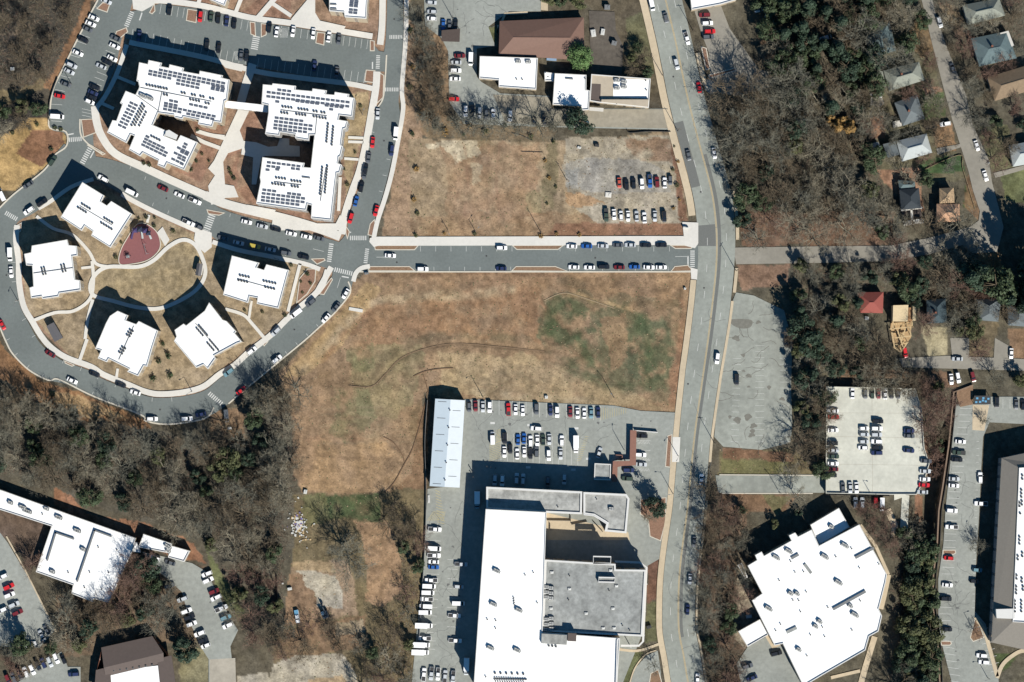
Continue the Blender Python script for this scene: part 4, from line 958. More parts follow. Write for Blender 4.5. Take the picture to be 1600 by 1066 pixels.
apt2 = flat_building('apartment_building', 'white-roofed apartment block with open courtyard and solar panels, beside the east road', 'apartment block', Q('z2',
    (345, 95), (405, 100), (410, 88), (565, 105), (562, 130), (672, 140), (676, 122), (770, 135), (765, 160), (820, 165), (824, 145), (920, 160), (916, 178), (955, 185), (940, 310), (855, 300), (850, 330), (910, 340), (900, 385), (880, 392), (866, 500), (878, 506), (864, 570), (850, 580), (845, 620), (870, 630), (856, 682), (836, 686), (800, 1000), (665, 985), (670, 900), (642, 892), (632, 935), (300, 888), (330, 742), (325, 715), (342, 580), (622, 618), (616, 646), (664, 650), (688, 432), (655, 432), (652, 468), (560, 452), (560, 428), (460, 412), (455, 436), (360, 424), (382, 285), (382, 234), (336, 222)), HA, WALL_GRY, ROOF_W, 4, 4.6)
panels(apt2, 'z2', (32.8, 4.1), [(455, 132, 3), (384, 148, 17), (382, 176, 17), (441, 210, 1), (575, 207, 5), (770, 236, 4), (800, 262, 1), (437, 318, 6), (433, 342, 8), (430, 366, 8), (428, 388, 7), (385, 615, 7), (382, 640, 3), (545, 656, 2), (376, 664, 1), (441, 662, 1), (355, 798, 3), (520, 822, 3), (350, 822, 9), (347, 846, 9), (345, 868, 8)], HA)
units(apt2, 'z2', (15, 2), [(478, 245, 5), (585, 260, 5), (685, 275, 3), (737, 283, 3), (470, 285, 4), (570, 295, 5), (685, 310, 2), (725, 318, 4)], HA)
units(apt2, 'z2', (-1.5, 17), [(780, 360, 8), (815, 380, 8), (742, 650, 11), (775, 640, 12)], HA); units(apt2, 'z2', (15, 2), [(435, 718, 5), (538, 738, 5), (410, 758, 6), (540, 775, 4)], HA)
pipe(apt2, 'z2', [(465, 265), (770, 305)], HA, 0.2, 0.3); pipe(apt2, 'z2', [(420, 742), (600, 765)], HA, 0.2, 0.3); pipe(apt2, 'z2', [(765, 650), (728, 870)], HA, 0.2, 0.3); pipe(apt2, 'z2', [(705, 310), (690, 460)], HA, 0.2, 0.3); pipe(apt2, 'z2', [(610, 712), (655, 718)], HA, 0.5, 0.5)
fb = MP(Q('z2', (92, 202), (380, 233), (376, 280), (88, 246)), 9.5)
r = root_at('footbridge', 'white covered footbridge joining the two solar-roofed apartment blocks', 'footbridge', fb)
b = MB(); b.prism(inset(fb, 0.25), 3.6, 9.2); b.flat(inset(fb, 0.25), 3.6); part(r, 'wall', b, WALL_WHT)
b = MB(); b.prism(fb, 9.21, 9.5); part(r, 'roof', b, ROOF_W)
for k in range(6):
    t = (k + 0.5) / 6; p = Vector(ccw(fb)[0]).lerp(Vector(ccw(fb)[1]), t); e = Vector(ccw(fb)[1]) - Vector(ccw(fb)[0]); nn = Vector((e.y, -e.x)).normalized() * -0.22
    inst(r, 'window', WIN_ME, (p.x + nn.x, p.y + nn.y, 6.5), math.atan2(e.y, e.x))
apt3 = flat_building('apartment_building', 'white-roofed apartment block with solar panels, cut by the top edge of the photo', 'apartment block', Q('y5', (1098, -60), (1340, -60), (1330, 118), (1195, 108), (1190, 78), (1098, 70)), HA, WALL_TAN, ROOF_W, 4, 4.6)
panels(apt3, 'y5', (29, 3), [(1240, 6, 2), (1238, 22, 2), (1236, 38, 2), (1234, 62, 2), (1232, 80, 2)], HA)
pipe(apt3, 'y5', [(1105, 28), (1140, 30)], HA, 0.5, 0.5); pipe(apt3, 'y5', [(1105, 55), (1140, 57)], HA, 0.5, 0.5)
flat_building('apartment_building', 'tip of a white roof poking in at the top, above the red car', 'apartment block', Q('y5', (340, -60), (480, -60), (445, 38), (345, -4)), 9.0, WALL_TAN, ROOF_W, 3, 4.6)

HH = 10.0
houses = {
 'flat-roofed white villa between the crescent street and the red playground': Q('t10', (515, 72), (650, 155), (632, 195), (668, 218), (695, 190), (825, 270), (690, 480), (570, 405), (580, 380), (530, 345), (510, 375), (380, 290)),
 'westernmost flat-roofed white villa, beside the ring road': Q('t10', (200, 468), (420, 430), (430, 465), (480, 470), (485, 530), (452, 535), (470, 680), (500, 684), (505, 745), (372, 765), (366, 785), (266, 800), (260, 785), (195, 795), (185, 730), (210, 722), (202, 592), (165, 590), (152, 520), (195, 510)),
 'flat-roofed white villa below the shaded taxi, nearest the estate junction': Q('t11', (170, 530), (340, 575), (325, 605), (370, 620), (385, 585), (525, 620), (460, 860), (325, 830), (330, 795), (280, 785), (270, 825), (115, 775)),
 'southernmost flat-roofed white villa, between the small pavilion and the ring road': [(184, 486), (200, 493), (197, 501), (213, 507), (217, 502), (247, 517), (238, 545), (230, 573), (225, 572), (216, 588), (199, 581), (202, 577), (170, 561), (167, 566), (153, 560), (158, 548), (149, 545), (166, 505), (172, 494)],
 'flat-roofed white villa south of the oval lawn, tilted toward the ring road': [(327, 473), (348, 500), (354, 502), (369, 518), (367, 521), (378, 534), (370, 537), (335, 556), (337, 560), (325, 577), (318, 570), (307, 575), (272, 533), (276, 526), (273, 516), (287, 506), (291, 509), (320, 486)]}
hr = []
for lab, poly in houses.items():
    hr.append((flat_building('villa', lab, 'villa', poly, HH, WALL_TAN, ROOF_W, 3, 3.6, group='flat-roofed villas in the ring'), poly))
units(hr[0][0], 't10', (13, 8), [(515, 210, 5), (490, 232, 5), (655, 298, 5), (635, 328, 6)], HH); pipe(hr[0][0], 't10', [(500, 220), (700, 340)], HH, 0.2, 0.3)
units(hr[1][0], 't10', (3, 12), [(262, 612, 4), (278, 608, 4), (385, 595, 4), (402, 590, 4)], HH); pipe(hr[1][0], 't10', [(210, 640), (465, 605)], HH, 0.2, 0.3)
units(hr[2][0], 't11', (14, 3), [(222, 655, 5), (212, 685, 5), (370, 690, 6), (380, 728, 5)], HH); pipe(hr[2][0], 't11', [(205, 675), (440, 740)], HH, 0.2, 0.3)
units(hr[3][0], 'p', (1.6, -2.6), [(187, 551, 4), (191, 553, 4), (199, 524, 4), (203, 526, 4)], HH); pipe(hr[3][0], 'p', [(186, 562), (209, 510)], HH, 0.2, 0.3)
units(hr[4][0], 'p', (2.4, 2.8), [(312, 510, 6), (308, 514, 5), (329, 533, 6), (325, 537, 5)], HH); pipe(hr[4][0], 'p', [(306, 506), (342, 548)], HH, 0.2, 0.3)

def hip(name, label, cat, corners, eave, ridge, roof, wall, hipf=0.5, group=None, storeys=1, over=0.4, root=None, chimney=False, fr=None, flip=False):
    """corners: four map points round the roof; the ridge follows the long axis; hipf 0 = gable."""
    P = ccw(MP(corners, eave)); BLOCK.append(corners)
    P = [Vector(p) for p in P]
    if ((P[1] - P[0]).length < (P[2] - P[1]).length) != flip: P = P[1:] + P[:1]
    m0 = (P[0] + P[3]) / 2; m1 = (P[1] + P[2]) / 2; d = (m1 - m0); wd = (P[3] - P[0]).length
    k = min(0.5, hipf * wd / max(d.length, 0.1))
    r0 = m0 + d * k; r1 = m1 - d * k
    r = root or root_at(name, label, cat, [tuple(p) for p in P], 0, group)
    inn = inset([tuple(p) for p in P], over)
    b = MB(); b.prism(inn, -0.3, eave - 0.02, top=False)
    if hipf == 0:
        i0 = m0 + d.normalized() * over; i1 = m1 - d.normalized() * over
        b.add([(*inn[0], eave - 0.02), (*inn[3], eave - 0.02), (i0.x, i0.y, ridge - 0.25)], [(0, 1, 2)]); b.add([(*inn[1], eave - 0.02), (*inn[2], eave - 0.02), (i1.x, i1.y, ridge - 0.25)], [(0, 1, 2)])
    part(r, 'wall', b, wall)
    b = MB(); t = 0.14
    v = [(*P[0], eave), (*P[1], eave), (*P[2], eave), (*P[3], eave), (r0.x, r0.y, ridge), (r1.x, r1.y, ridge)]
    v2 = [(a[0], a[1], a[2] - t) for a in v]
    b.add(v, [(0, 1, 5, 4), (2, 3, 4, 5), (1, 2, 5), (3, 0, 4)]) if hipf > 0 else b.add(v, [(0, 1, 5, 4), (2, 3, 4, 5)])
    b.add(v[:4] + v2[:4], [(4, 5, 1, 0), (5, 6, 2, 1), (6, 7, 3, 2), (7, 4, 0, 3)]); b.add(v2[:4], [(3, 2, 1, 0)])
    rf = part(r, 'roof', b, roof)
    b = MB(); dd = (r1 - r0)
    if dd.length > 0.5:
        mid = (r0 + r1) / 2; b.box((mid.x, mid.y, ridge + 0.02), (dd.length, 0.3, 0.12), math.atan2(dd.y, dd.x)); o = b.build('ridge_cap', roof, rf)
    if chimney:
        c = r0.lerp(r1, 0.3) + Vector((-d.y, d.x)).normalized() * 0.9
        b = MB(); b.box((c.x, c.y, ridge + 0.1), (0.8, 0.7, 1.8)); b.build('chimney', WALL_BRK, rf)
    windows(r, inn, eave, storeys, 3.4)
    return r
# pale metal warehouse: two roof slopes
wp = Q('t22', (160, 360), (345, 370), (312, 915), (125, 905))
wm = ccw(MP(wp, 5)); BLOCK.append(wp)
r = root_at('warehouse', 'long pale blue metal-roofed warehouse standing alone on the field edge', 'warehouse', wm)
b = MB(); b.prism(inset(wm, 0.2), -0.3, 4.9, top=False); part(r, 'wall', b, WALL_WHT)
a0, a1, a2, a3 = [Vector(M(p, 5)) for p in wp]; n0 = (a0 + a1) / 2 - (a0 - a1) * 0.02; n1 = (a3 + a2) / 2
b = MB(); b.add([(*a0, 4.9), (*n0, 5.9), (*n1, 5.9), (*a3, 4.9)], [(0, 1, 2, 3)]); part(r, 'roof', b, ROOF_MET)
b = MB(); b.add([(*n0, 5.9), (*a1, 4.9), (*a2, 4.9), (*n1, 5.9)], [(0, 1, 2, 3)]); part(r, 'roof', b, ROOF_MET2)
b = MB(); b.add([(*inset(wm, .2)[i], 4.88) for i in range(4)], [(0, 1, 2, 3)]); part(r, 'ceiling', b, WALL_WHT)
for k in range(5):
    t = 0.12 + k * 0.2; c = n0.lerp(n1, t)
    inst(r, 'roof_vent', VENT_ME, (c.x, c.y, 5.88))
for k in range(11):
    t = 0.03 + k * 0.094
    for s0, s1 in ((a0, n0), (n0, a1)):
        e0 = (a0 if s0 is a0 else n0).lerp(a3 if s0 is a0 else n1, t); e1 = (n0 if s1 is n0 else a1).lerp(n1 if s1 is n0 else a2, t)
        if k % 2 == (0 if s0 is a0 else 1):
            p = e0.lerp(e1, 0.2); p2 = e0.lerp(e1, 0.75); zz0, zz1 = (5.13, 5.68) if s0 is a0 else (5.73, 5.18)
            b = MB(); dv = Vector((p2.y - p.y, p.x - p2.x)).normalized() * 0.09
            b.add([(p.x - dv.x, p.y - dv.y, zz0 + .06), (p.x + dv.x, p.y + dv.y, zz0 + .06), (p2.x + dv.x, p2.y + dv.y, zz1 + .06), (p2.x - dv.x, p2.y - dv.y, zz1 + .06)], [(0, 1, 2, 3)]); part(r, 'roof_seam', b, UNIT_G)
for k in range(6):
    t = 0.1 + k * 0.16; c = a1.lerp(a2, t); e = a2 - a1
    b = MB(); b.box((c.x - 0.08, c.y, 1.7), (3.2, 0.08, 3.4), math.atan2(e.y, e.x)); part(r, 'loading_door', b, UNIT_G)

# big depot complex
r = flat_building('depot_building', 'huge white-roofed depot with grey-roofed wings beside the avenue', 'depot', Q('z3', (62, 182), (372, 198), (352, 812), (748, 842), (732, 1095), (0, 1095)), 14.0, WALL_WHT, ROOF_W, 3, 5.0)
depot = r
flat_building('wing', '', '', Q('z3', (65, 68), (555, 92), (553, 208), (372, 200), (65, 181)), 10.0, WALL_TAN, ROOF_GRY, 2, 5.0, root=r, par=0.6, pw=0.8)
flat_building('wing', '', '', Q('z3', (561, 95), (780, 105), (796, 128), (780, 305), (672, 295), (680, 255), (615, 215), (561, 208)), 10.0, WALL_TAN, ROOF_GRY, 2, 5.0, root=r, par=0.6, pw=0.8)
flat_building('wing', '', '', Q('z3', (365, 440), (725, 462), (726, 490), (880, 492), (862, 832), (352, 806)), 12.0, WALL_TAN, ROOF_GRY2, 3, 5.0, root=r, par=0.6, pw=0.7)
b = MB(); b.prism(MP(Q('z3', (348, 818), (480, 826), (476, 876), (346, 868)), 15.5), 14.03, 15.5); part(r, 'penthouse', b, [ROOF_GRY])
b = MB(); b.prism(MP(Q('z3', (482, 815), (526, 818), (524, 858), (480, 856)), 16), 14.03, 16); part(r, 'penthouse', b, [ROOF_DBR])
def canopy(root, fr, pts, w, z, m, name='canopy', closed=False, t=0.35):
    P = [q(fr, *p) for p in pts]; A, B = strip_poly(P, w, 0, closed); A, B = MP(A, z), MP(B, z); n = len(A); b = MB()
    vs = [(x, y, z) for x, y in A] + [(x, y, z) for x, y in B] + [(x, y, z - t) for x, y in A] + [(x, y, z - t) for x, y in B]; fs = []
    for i in range(n if closed else n - 1):
        j = (i + 1) % n; fs += [(i, j, n + j, n + i), (2 * n + i, 2 * n + j, j, i), (n + i, n + j, 3 * n + j, 3 * n + i), (2 * n + i, 3 * n + i, 3 * n + j, 2 * n + j)]
    if not closed: fs += [(0, n, 3 * n, 2 * n), (n - 1, 2 * n - 1, 4 * n - 1, 3 * n - 1)]
    b.add(vs, fs)
    return part(root, name, b, m)
canopy(r, 'z3', [(722, 450), (850, 455), (884, 480), (866, 858), (845, 880), (752, 880)], 3.2, 7.0, ROOF_WALL)
for p in ((750, 452), (800, 454), (882, 560), (874, 700), (868, 820), (800, 880)):
    c = M(q('z3', *p), 0); b = MB(); b.tube((c[0], c[1], -0.2), (c[0], c[1], 6.7), 0.2, 0.2, 8); part(r, 'column', b, ROOF_WALL)
canopy(r, 'z3', [(612, 424), (702, 426), (700, 460), (612, 458)], 2.0, 12.6, ROOF_WALL, 'roof_frame', True, 2.0)
canopy(r, 'z3', [(640, 531), (722, 533), (720, 556), (638, 554)], 2.0, 14.0, ROOF_WALL, 'roof_frame', True, 2.0)
b = MB(); b.prism(MP(Q('z3', (642, 533), (720, 535), (718, 554), (640, 552)), 13), 12.03, 13.4); part(r, 'plant_screen', b, ROOF_GRY2)
canopy(r, 'z3', [(562, 210), (615, 216), (680, 257), (672, 296)], 1.6, 10.7, ROOF_WALL, 'wall_coping')
canopy(r, 'z3', [(735, 848), (728, 1090)], 2.0, 14.9, ROOF_WALL, 'wall_coping')
units(r, 'z3', (9, 4), [(112, 495, 2), (95, 665, 2), (225, 695, 2), (80, 888, 2), (216, 900, 2)], 14, RTU_ME, 'rooftop_unit')
units(r, 'z3', (1, 12), [(205, 635, 4), (70, 745, 1), (113, 750, 1), (112, 790, 1), (263, 518, 1), (305, 505, 1), (325, 660, 1), (62, 1038, 1)], 14, VENT_ME, 'roof_vent')
units(r, 'z3', (12, 0.5), [(110, 1045, 14), (112, 1060, 13)], 14, VENT_ME, 'roof_vent'); units(r, 'z3', (29, 1), [(110, 1020, 6)], 14, AC_ME); units(r, 'z3', (18, 2), [(385, 880, 3)], 14, AC_ME)
pipe(r, 'z3', [(105, 1050), (270, 1052)], 14, 0.4, 0.4)
units(r, 'z3', (10, 0), [(490, 590, 1), (730, 575, 1), (575, 715, 1), (712, 690, 1), (662, 790, 1), (718, 790, 1), (400, 505, 1), (396, 690, 1), (700, 185 + 310, 1)], 12, HATCH_ME, 'roof_hatch')
units(r, 'z3', (10, 0), [(490, 522, 1), (485, 645, 1), (692, 597, 1), (760, 775, 1), (797, 800, 1)], 12, VENT_ME, 'roof_vent')
units(r, 'z3', (0, 26), [(372, 580, 3), (395, 585, 3), (372, 745, 3), (396, 740, 3)], 12, RTU_ME, 'rooftop_unit', 0.0)
units(r, 'z3', (10, 0), [(702, 180, 1)], 10, RTU_ME, 'rooftop_unit'); units(r, 'z3', (10, 0), [(628, 130, 1), (430, 170, 1)], 10, VENT_ME, 'roof_vent')
for a, c in (((375, 238), (495, 240)), ((495, 215), (495, 245)), ((500, 260), (580, 245)), ((610, 245), (660, 298)), ((390, 255), (390, 290))):
    P0, P1 = M(q('z3', *a)), M(q('z3', *c)); mid = ((P0[0] + P1[0]) / 2, (P0[1] + P1[1]) / 2); L = math.dist(P0, P1)
    b = MB(); b.box((mid[0], mid[1], 0.5), (L, 0.2, 1.0), math.atan2(P1[1] - P0[1], P1[0] - P0[0]))
    tag(b.build('terrace_wall', UNIT_D), 'low dark railing wall on the tan terrace of the depot', 'low wall', 'terrace railings')
# gatehouse and brick canopy
g = flat_building('gatehouse', 'small grey flat-roofed gatehouse north of the depot', 'gatehouse', Q('y2', (222, 640), (415, 650), (410, 842), (215, 835)), 4.0, WALL_WHT, ROOF_GRY2, 1, 4.0)
cp = Q('y2', (645, 245), (720, 250), (712, 665), (560, 670), (495, 685), (490, 862), (428, 858), (440, 615), (640, 612)); cpm = ccw(MP(cp, 2.8)); BLOCK.append(cp)
r = root_at('walkway_canopy', 'brick-red L-shaped walkway canopy beside the gatehouse', 'canopy', cpm)
b = MB(); b.prism(cpm, 2.5, 2.8); b.flat(cpm, 2.5); part(r, 'roof', b, BRICKRED)
for p in ((655, 260), (655, 360), (655, 460), (655, 560), (700, 300), (700, 420), (450, 640), (450, 740), (450, 845), (600, 640)):
    c = M(q('y2', *p)); b = MB(); b.box((c[0], c[1], 1.2), (0.3, 0.3, 2.6)); part(r, 'post', b, WALL_BRK)
for lab, pts, m in (('thin white boundary wall at the gatehouse forecourt', ((700, 250), (970, 272)), ROOF_WALL), ('low brick planter wall by the walkway canopy', ((470, 540), (550, 545), (545, 600), (470, 595)), BRICKRED)):
    b = MB(); L = [M(q('y2', *p)) for p in pts]
    for a, c in zip(L[:-1], L[1:]):
        b.box(((a[0] + c[0]) / 2, (a[1] + c[1]) / 2, 0.7), (math.dist(a, c), 0.35, 1.6), math.atan2(c[1] - a[1], c[0] - a[0]))
    tag(b.build('boundary_wall', m), lab, 'wall')

# white school-like building, south-east
s1 = flat_building('school_building', 'large white-roofed angular building with many rooftop units, south-east', 'school', Q('z4', (105, 388), (160, 355), (148, 326), (186, 306), (200, 331), (360, 242), (345, 212), (381, 195), (398, 219), (478, 178), (520, 272), (755, 148), (915, 440), (908, 485), (868, 640), (887, 680), (866, 770), (812, 800), (790, 880), (545, 1022), (430, 1090), (310, 842), (262, 852), (130, 590), (190, 550)), 9.0, WALL_TAN, ROOF_W, 2, 4.5)
flat_building('wing', '', '', Q('z4', (470, 150), (636, 52), (698, 163), (520, 270)), 6.0, WALL_TAN, ROOF_W, 1, 4.5, root=s1)
flat_building('wing', '', '', Q('z4', (50, 770), (176, 700), (226, 790), (104, 860)), 4.2, WALL_TAN, ROOF_W, 1, 4.5, root=s1)
flat_building('wing', '', '', Q('z4', (45, 385), (72, 372), (105, 455), (90, 462)), 3.5, WALL_TAN, ROOF_TAN, 1, 4.5, root=s1, win=False)
units(s1, 'z4', (14, 8), [(262, 335, 2), (335, 298, 2), (545, 330, 2), (662, 265, 2), (625, 480, 2), (218, 632, 2), (498, 740, 1), (522, 712, 1), (400, 875, 1), (720, 668, 2), (352, 548, 1), (390, 550, 1), (700, 620, 1)], 9, RTU_ME, 'rooftop_unit')
units(s1, 'z4', (10, 5), [(380, 425, 1), (288, 473, 1), (430, 422, 1), (446, 540, 1), (368, 588, 1), (402, 590, 1), (412, 655, 1), (296, 728, 1), (470, 790, 1), (553, 800, 1), (450, 912, 1), (712, 762, 1), (760, 592, 1), (572, 630, 1), (710, 288, 1), (355, 362, 1), (618, 335, 1), (540, 745, 1), (268, 765, 1), (755, 400, 1), (868, 378, 1)], 9, VENT_ME, 'roof_vent')
units(s1, 'z4', (10, 5), [(590, 160, 1)], 6, RTU_ME, 'rooftop_unit')
pipe(s1, 'z4', [(608, 638), (785, 540)], 9, 1.1, 0.7, UNIT_G, 'roof_duct'); pipe(s1, 'z4', [(738, 338), (832, 288)], 9, 1.1, 0.7, UNIT_G, 'roof_duct'); pipe(s1, 'z4', [(365, 342), (395, 325)], 9, 1.1, 0.6, UNIT_G, 'roof_duct'); pipe(s1, 'z4', [(340, 772), (382, 752)], 9, 1.3, 0.6, ROOF_GRY2, 'roof_duct')
pipe(s1, 'z4', [(440, 385), (470, 425)], 9, 1.2, 0.5, ROOF_GRY2, 'roof_duct')

# far right building: sloped grey border and white top
o4 = MP([(1565, 716), (1640, 700), (1640, 1024), (1549, 1004)], 9.5); i4 = MP([(1592, 731), (1640, 728), (1640, 975), (1582, 972)], 12)
BLOCK.append([(1553, 703), (1640, 700), (1640, 1024), (1549, 1006)])
r = root_at('office_building', 'long building with sloped grey roof border and white top, at the right edge', 'office block', o4)
b = MB(); b.prism(inset(o4, 0.3), -0.3, 9.4, top=False); part(r, 'wall', b, WALL_GRY); windows(r, inset(o4, 0.3), 9.0, 3, 5.0)
for i in range(4):
    j = (i + 1) % 4; b = MB(); b.add([(*o4[i], 9.5), (*i4[i], 12), (*i4[j], 12), (*o4[j], 9.5)], [(0, 1, 2, 3)]); part(r, 'roof_slope', b, ROOF_MANS)
b = MB(); b.flat(i4, 12.0); part(r, 'roof', b, ROOF_W); b = MB(); ci = ccw(i4); b.ring(ci, inset(ci, 0.3), 11.8, 12.5); part(r, 'parapet', b, ROOF_WALL)
b = MB(); b.prism(MP([(1556, 952), (1586, 951), (1586, 967), (1557, 966)], 12), 9, 12.4); part(r, 'stair_head', b, ROOF_WALL)
units(r, 't34', (0, 22), [(1255, 15, 1), (1250, 160, 3), (1240, 280, 2), (1232, 400, 2), (1230, 470, 3), (1222, 560, 4), (1262, 560, 4), (1265, 420, 2), (1272, 470, 2), (1268, 260, 2)], 12); units(r, 't24', (0, 22), [(1268, 840, 2), (1262, 930, 3), (1250, 1010, 2), (1265, 1000, 2)], 12)
b = MB(); b.prism(MP(Q('t34', (1170, 780), (1230, 745), (1290, 760), (1200, 850)), 7), 0, 7); part(r, 'porch', b, ROOF_MANS)

# white building lower left
l1 = flat_building('workshop_building', 'long white-roofed low building with L-shaped roof ridges, lower left', 'workshop', Q('y6', (25, 90), (1130, 485), (1100, 598), (905, 1022), (782, 990), (772, 1016), (595, 946), (610, 876), (300, 766), (430, 386), (-10, 244), (-100, 215), (-60, 62)), 4.2, WALL_TAN, ROOF_W, 1, 4.5)
pipe(l1, 'y6', [(396, 668), (466, 440), (612, 490)], 4.2, 0.6, 0.9, UNIT_G, 'roof_duct'); pipe(l1, 'y6', [(646, 842), (790, 420), (925, 470)], 4.2, 0.6, 0.9, UNIT_G, 'roof_duct')
units(l1, 'y6', (16, 6), [(85, 190, 1), (180, 225, 2), (210, 255, 3), (385, 240, 1), (480, 310, 2), (635, 420, 2), (690, 578, 1), (435, 765, 1)], 4.2, RTU_ME, 'rooftop_unit'); units(l1, 'y6', (20, 8), [(355, 285, 1), (975, 583, 1), (905, 770, 1), (848, 908, 1), (705, 895, 1), (748, 768, 1), (570, 770, 1), (820, 560, 1), (1045, 468, 1)], 4.2, VENT_ME, 'roof_vent')
a2_ = flat_building('annex_building', 'small white-roofed annex beside the long low building, above the south car park', 'annex', Q('y6', (1196, 450), (1432, 532), (1428, 548), (1582, 592), (1535, 682), (1400, 645), (1410, 610), (1155, 560)), 4.0, WALL_TAN, ROOF_W, 1, 4.5)
units(a2_, 'y6', (18, 12), [(1388, 548, 2), (1400, 590, 1)], 4.0, RTU_ME, 'rooftop_unit')
b = MB(); b.prism(MP(Q('y6', (1118, 515), (1145, 525), (1168, 605), (1098, 598)), 3), -0.2, 3.0); part(a2_, 'porch', b, ROOF_W)
# brown hall bottom left
o4 = MP([(158, 1012), (238, 994), (262, 1022), (272, 1085), (148, 1085), (150, 1046)], 5)
BLOCK.append([(150, 1000), (262, 994), (275, 1085), (148, 1085)])
r = root_at('brown_hall', 'dark brown roofed hall with a white flat centre, bottom left', 'hall', o4)
b = MB(); b.prism(inset(o4, 0.4), -0.3, 4.9, top=False); part(r, 'wall', b, WALL_BRK); windows(r, inset(o4, 0.4), 4.5, 1, 5.0)
P5 = [M(p, 5) for p in ((158, 1012), (238, 994), (256, 1020), (163, 1043))]; 
b = MB(); b.add([(*P5[3], 6.4), (*P5[2], 6.4), (*P5[1], 4.9), (*P5[0], 4.9)], [(0, 1, 2, 3)]); b.add([(*P5[3], 6.4), (*P5[2], 6.4), (*M((256, 1036), 5), 4.9), (*M((165, 1058), 5), 4.9)], [(3, 2, 1, 0)]); b.add([(*P5[1], 4.9), (*P5[2], 6.4), (*M((256, 1036), 5), 4.9)], [(0, 1, 2)]); part(r, 'roof', b, ROOF_DBR)
b = MB(); b.prism(MP([(150, 1047), (172, 1042), (175, 1085), (147, 1085)], 5), 4.6, 5.2); b.prism(MP([(246, 1030), (268, 1024), (277, 1085), (252, 1085)], 5), 4.6, 5.2); part(r, 'roof_border', b, ROOF_DBR)
b = MB(); b.flat(MP([(172, 1050), (247, 1040), (254, 1085), (174, 1085)], 5), 4.95); part(r, 'roof', b, ROOF_W)
for k in range(7):
    p = M((178 + k * 10, 1048 - k * 1.5), 5); inst(r, 'air_conditioner', AC_ME, (p[0], p[1], 4.97), 0.2)

# restaurant group
hip('restaurant', 'brown hip-roofed restaurant beside the bright green tree', 'restaurant', Q('y1', (258, 168), (925, 138), (930, 480), (250, 436)), 3.4, 6.3, ROOF_BRN, WALL_BRK, 0.42)
r = flat_building('shop_building', 'white flat-roofed shop attached below the brown restaurant roof', 'shop', Q('y1', (100, 447), (560, 462), (548, 712), (250, 690), (250, 636), (95, 622)), 4.6, WALL_TAN, ROOF_W, 1, 4.0)
units(r, 'y1', (80, 2), [(402, 490, 2)], 4.6, RTU_ME, 'rooftop_unit'); units(r, 'y1', (45, 2), [(392, 630, 2)], 4.6, VENT_ME, 'roof_vent')
r = flat_building('shop_building', 'square white flat-roofed shop between the restaurant and the tan shop', 'shop', Q('y1', (695, 583), (945, 596), (944, 715), (972, 720), (965, 872), (905, 876), (905, 846), (678, 830)), 5.0, WALL_TAN, ROOF_W, 1, 4.0)
flat_building('wing', '', '', Q('y1', (612, 572), (688, 582), (685, 646), (615, 640)), 3.2, WALL_WHT, ROOF_W, 1, 4.0, root=r, win=False)
pipe(r, 'y1', [(785, 625), (835, 628)], 5.0, 0.5, 0.6); units(r, 'y1', (10, 0), [(935, 625, 1), (640, 610, 1)], 5.0, VENT_ME, 'roof_vent')
r = flat_building('shop_building', 'tan and white flat-roofed shop at the avenue pavement', 'shop', Q('y1', (985, 590), (1455, 626), (1440, 856), (1060, 816), (972, 802)), 4.4, WALL_TAN, ROOF_TAN, 1, 4.0)
b = MB(); b.flat(MP(Q('y1', (1162, 622), (1448, 634), (1436, 782), (1158, 770)), 4.4), 4.43); part(r, 'roof', b, ROOF_W)
b = MB(); b.prism(MP(Q('y1', (1100, 790), (1440, 790), (1432, 846), (1064, 806), (1066, 790)), 6.0), 4.44, 6.0); part(r, 'facade_upstand', b, ROOF_TAN)
b = MB(); b.flat(MP(Q('y1', (980, 664), (1060, 668), (1056, 806), (976, 796)), 4.4), 4.44); part(r, 'roof', b, ROOF_DBR)
units(r, 'y1', (24, 2), [(1185, 640, 1), (1185, 700, 1), (1240, 650, 1), (1240, 690, 1)], 4.45, RTU_ME, 'rooftop_unit'); units(r, 'y1', (10, 0), [(1415, 640, 1), (1420, 715, 1), (1185, 820, 1)], 4.45, VENT_ME, 'roof_vent')
b = MB(); b.prism(MP(Q('y1', (970, 850), (1082, 858), (1080, 886), (968, 878)), 2.6), 2.3, 2.6); o = b.build('awning', WALL_WHT); tag(o, 'small white awning roof between the two shops', 'awning')
b = MB(); b.prism(MP(Q('y1', (632, 418), (712, 424), (708, 478), (630, 472)), 3), -0.2, 2.6); tag(b.build('cold_store', mat('cold_store_blue', (150, 178, 206), 0.08)), 'pale blue box unit beside the green tree', 'container')
r = flat_building('shop_building', 'white flat roof cut by the top edge, east of the avenue', 'shop', Q('t03', (470, -50), (482, 62), (665, 28), (760, 0), (770, -50)), 5.0, WALL_TAN, ROOF_W, 1, 4.5)

# parking deck
dp = [(1291, 604), (1430, 607), (1440, 640), (1444, 700), (1452, 725), (1446, 745), (1432, 773), (1393, 773), (1290, 771)]
DH = 3.0; dm = ccw(MP(dp, DH)); BLOCK.append(dp)
r = root_at('parking_deck', 'beige concrete parking deck full of cars', 'parking deck', dm)
b = MB(); b.prism(inset(dm, 0.15), -4.5, DH - 0.3, top=False); part(r, 'wall', b, WALL_GRY)
b = MB(); b.flat(dm, DH); part(r, 'deck_slab', b, CONC_DECK)
b = MB(); b.ring(dm, inset(dm, 0.3), DH - 0.5, DH + 0.8); part(r, 'parapet', b, CONC_DECK)
b = MB(); z = DH + 0.006
stalls(b, (1310, 608), (1408, 609), 9, (0, 17), z, 0.1); stalls(b, (1294, 636), (1294, 750), 11, (18, 0), z, 0.1); stalls(b, (1341, 662), (1341, 704), 4, (38, 0), z, 0.1); stalls(b, (1416, 668), (1418, 700), 3, (17, 0), z, 0.1); stalls(b, (1438, 735), (1430, 768), 3, (17, 0), z, 0.1)
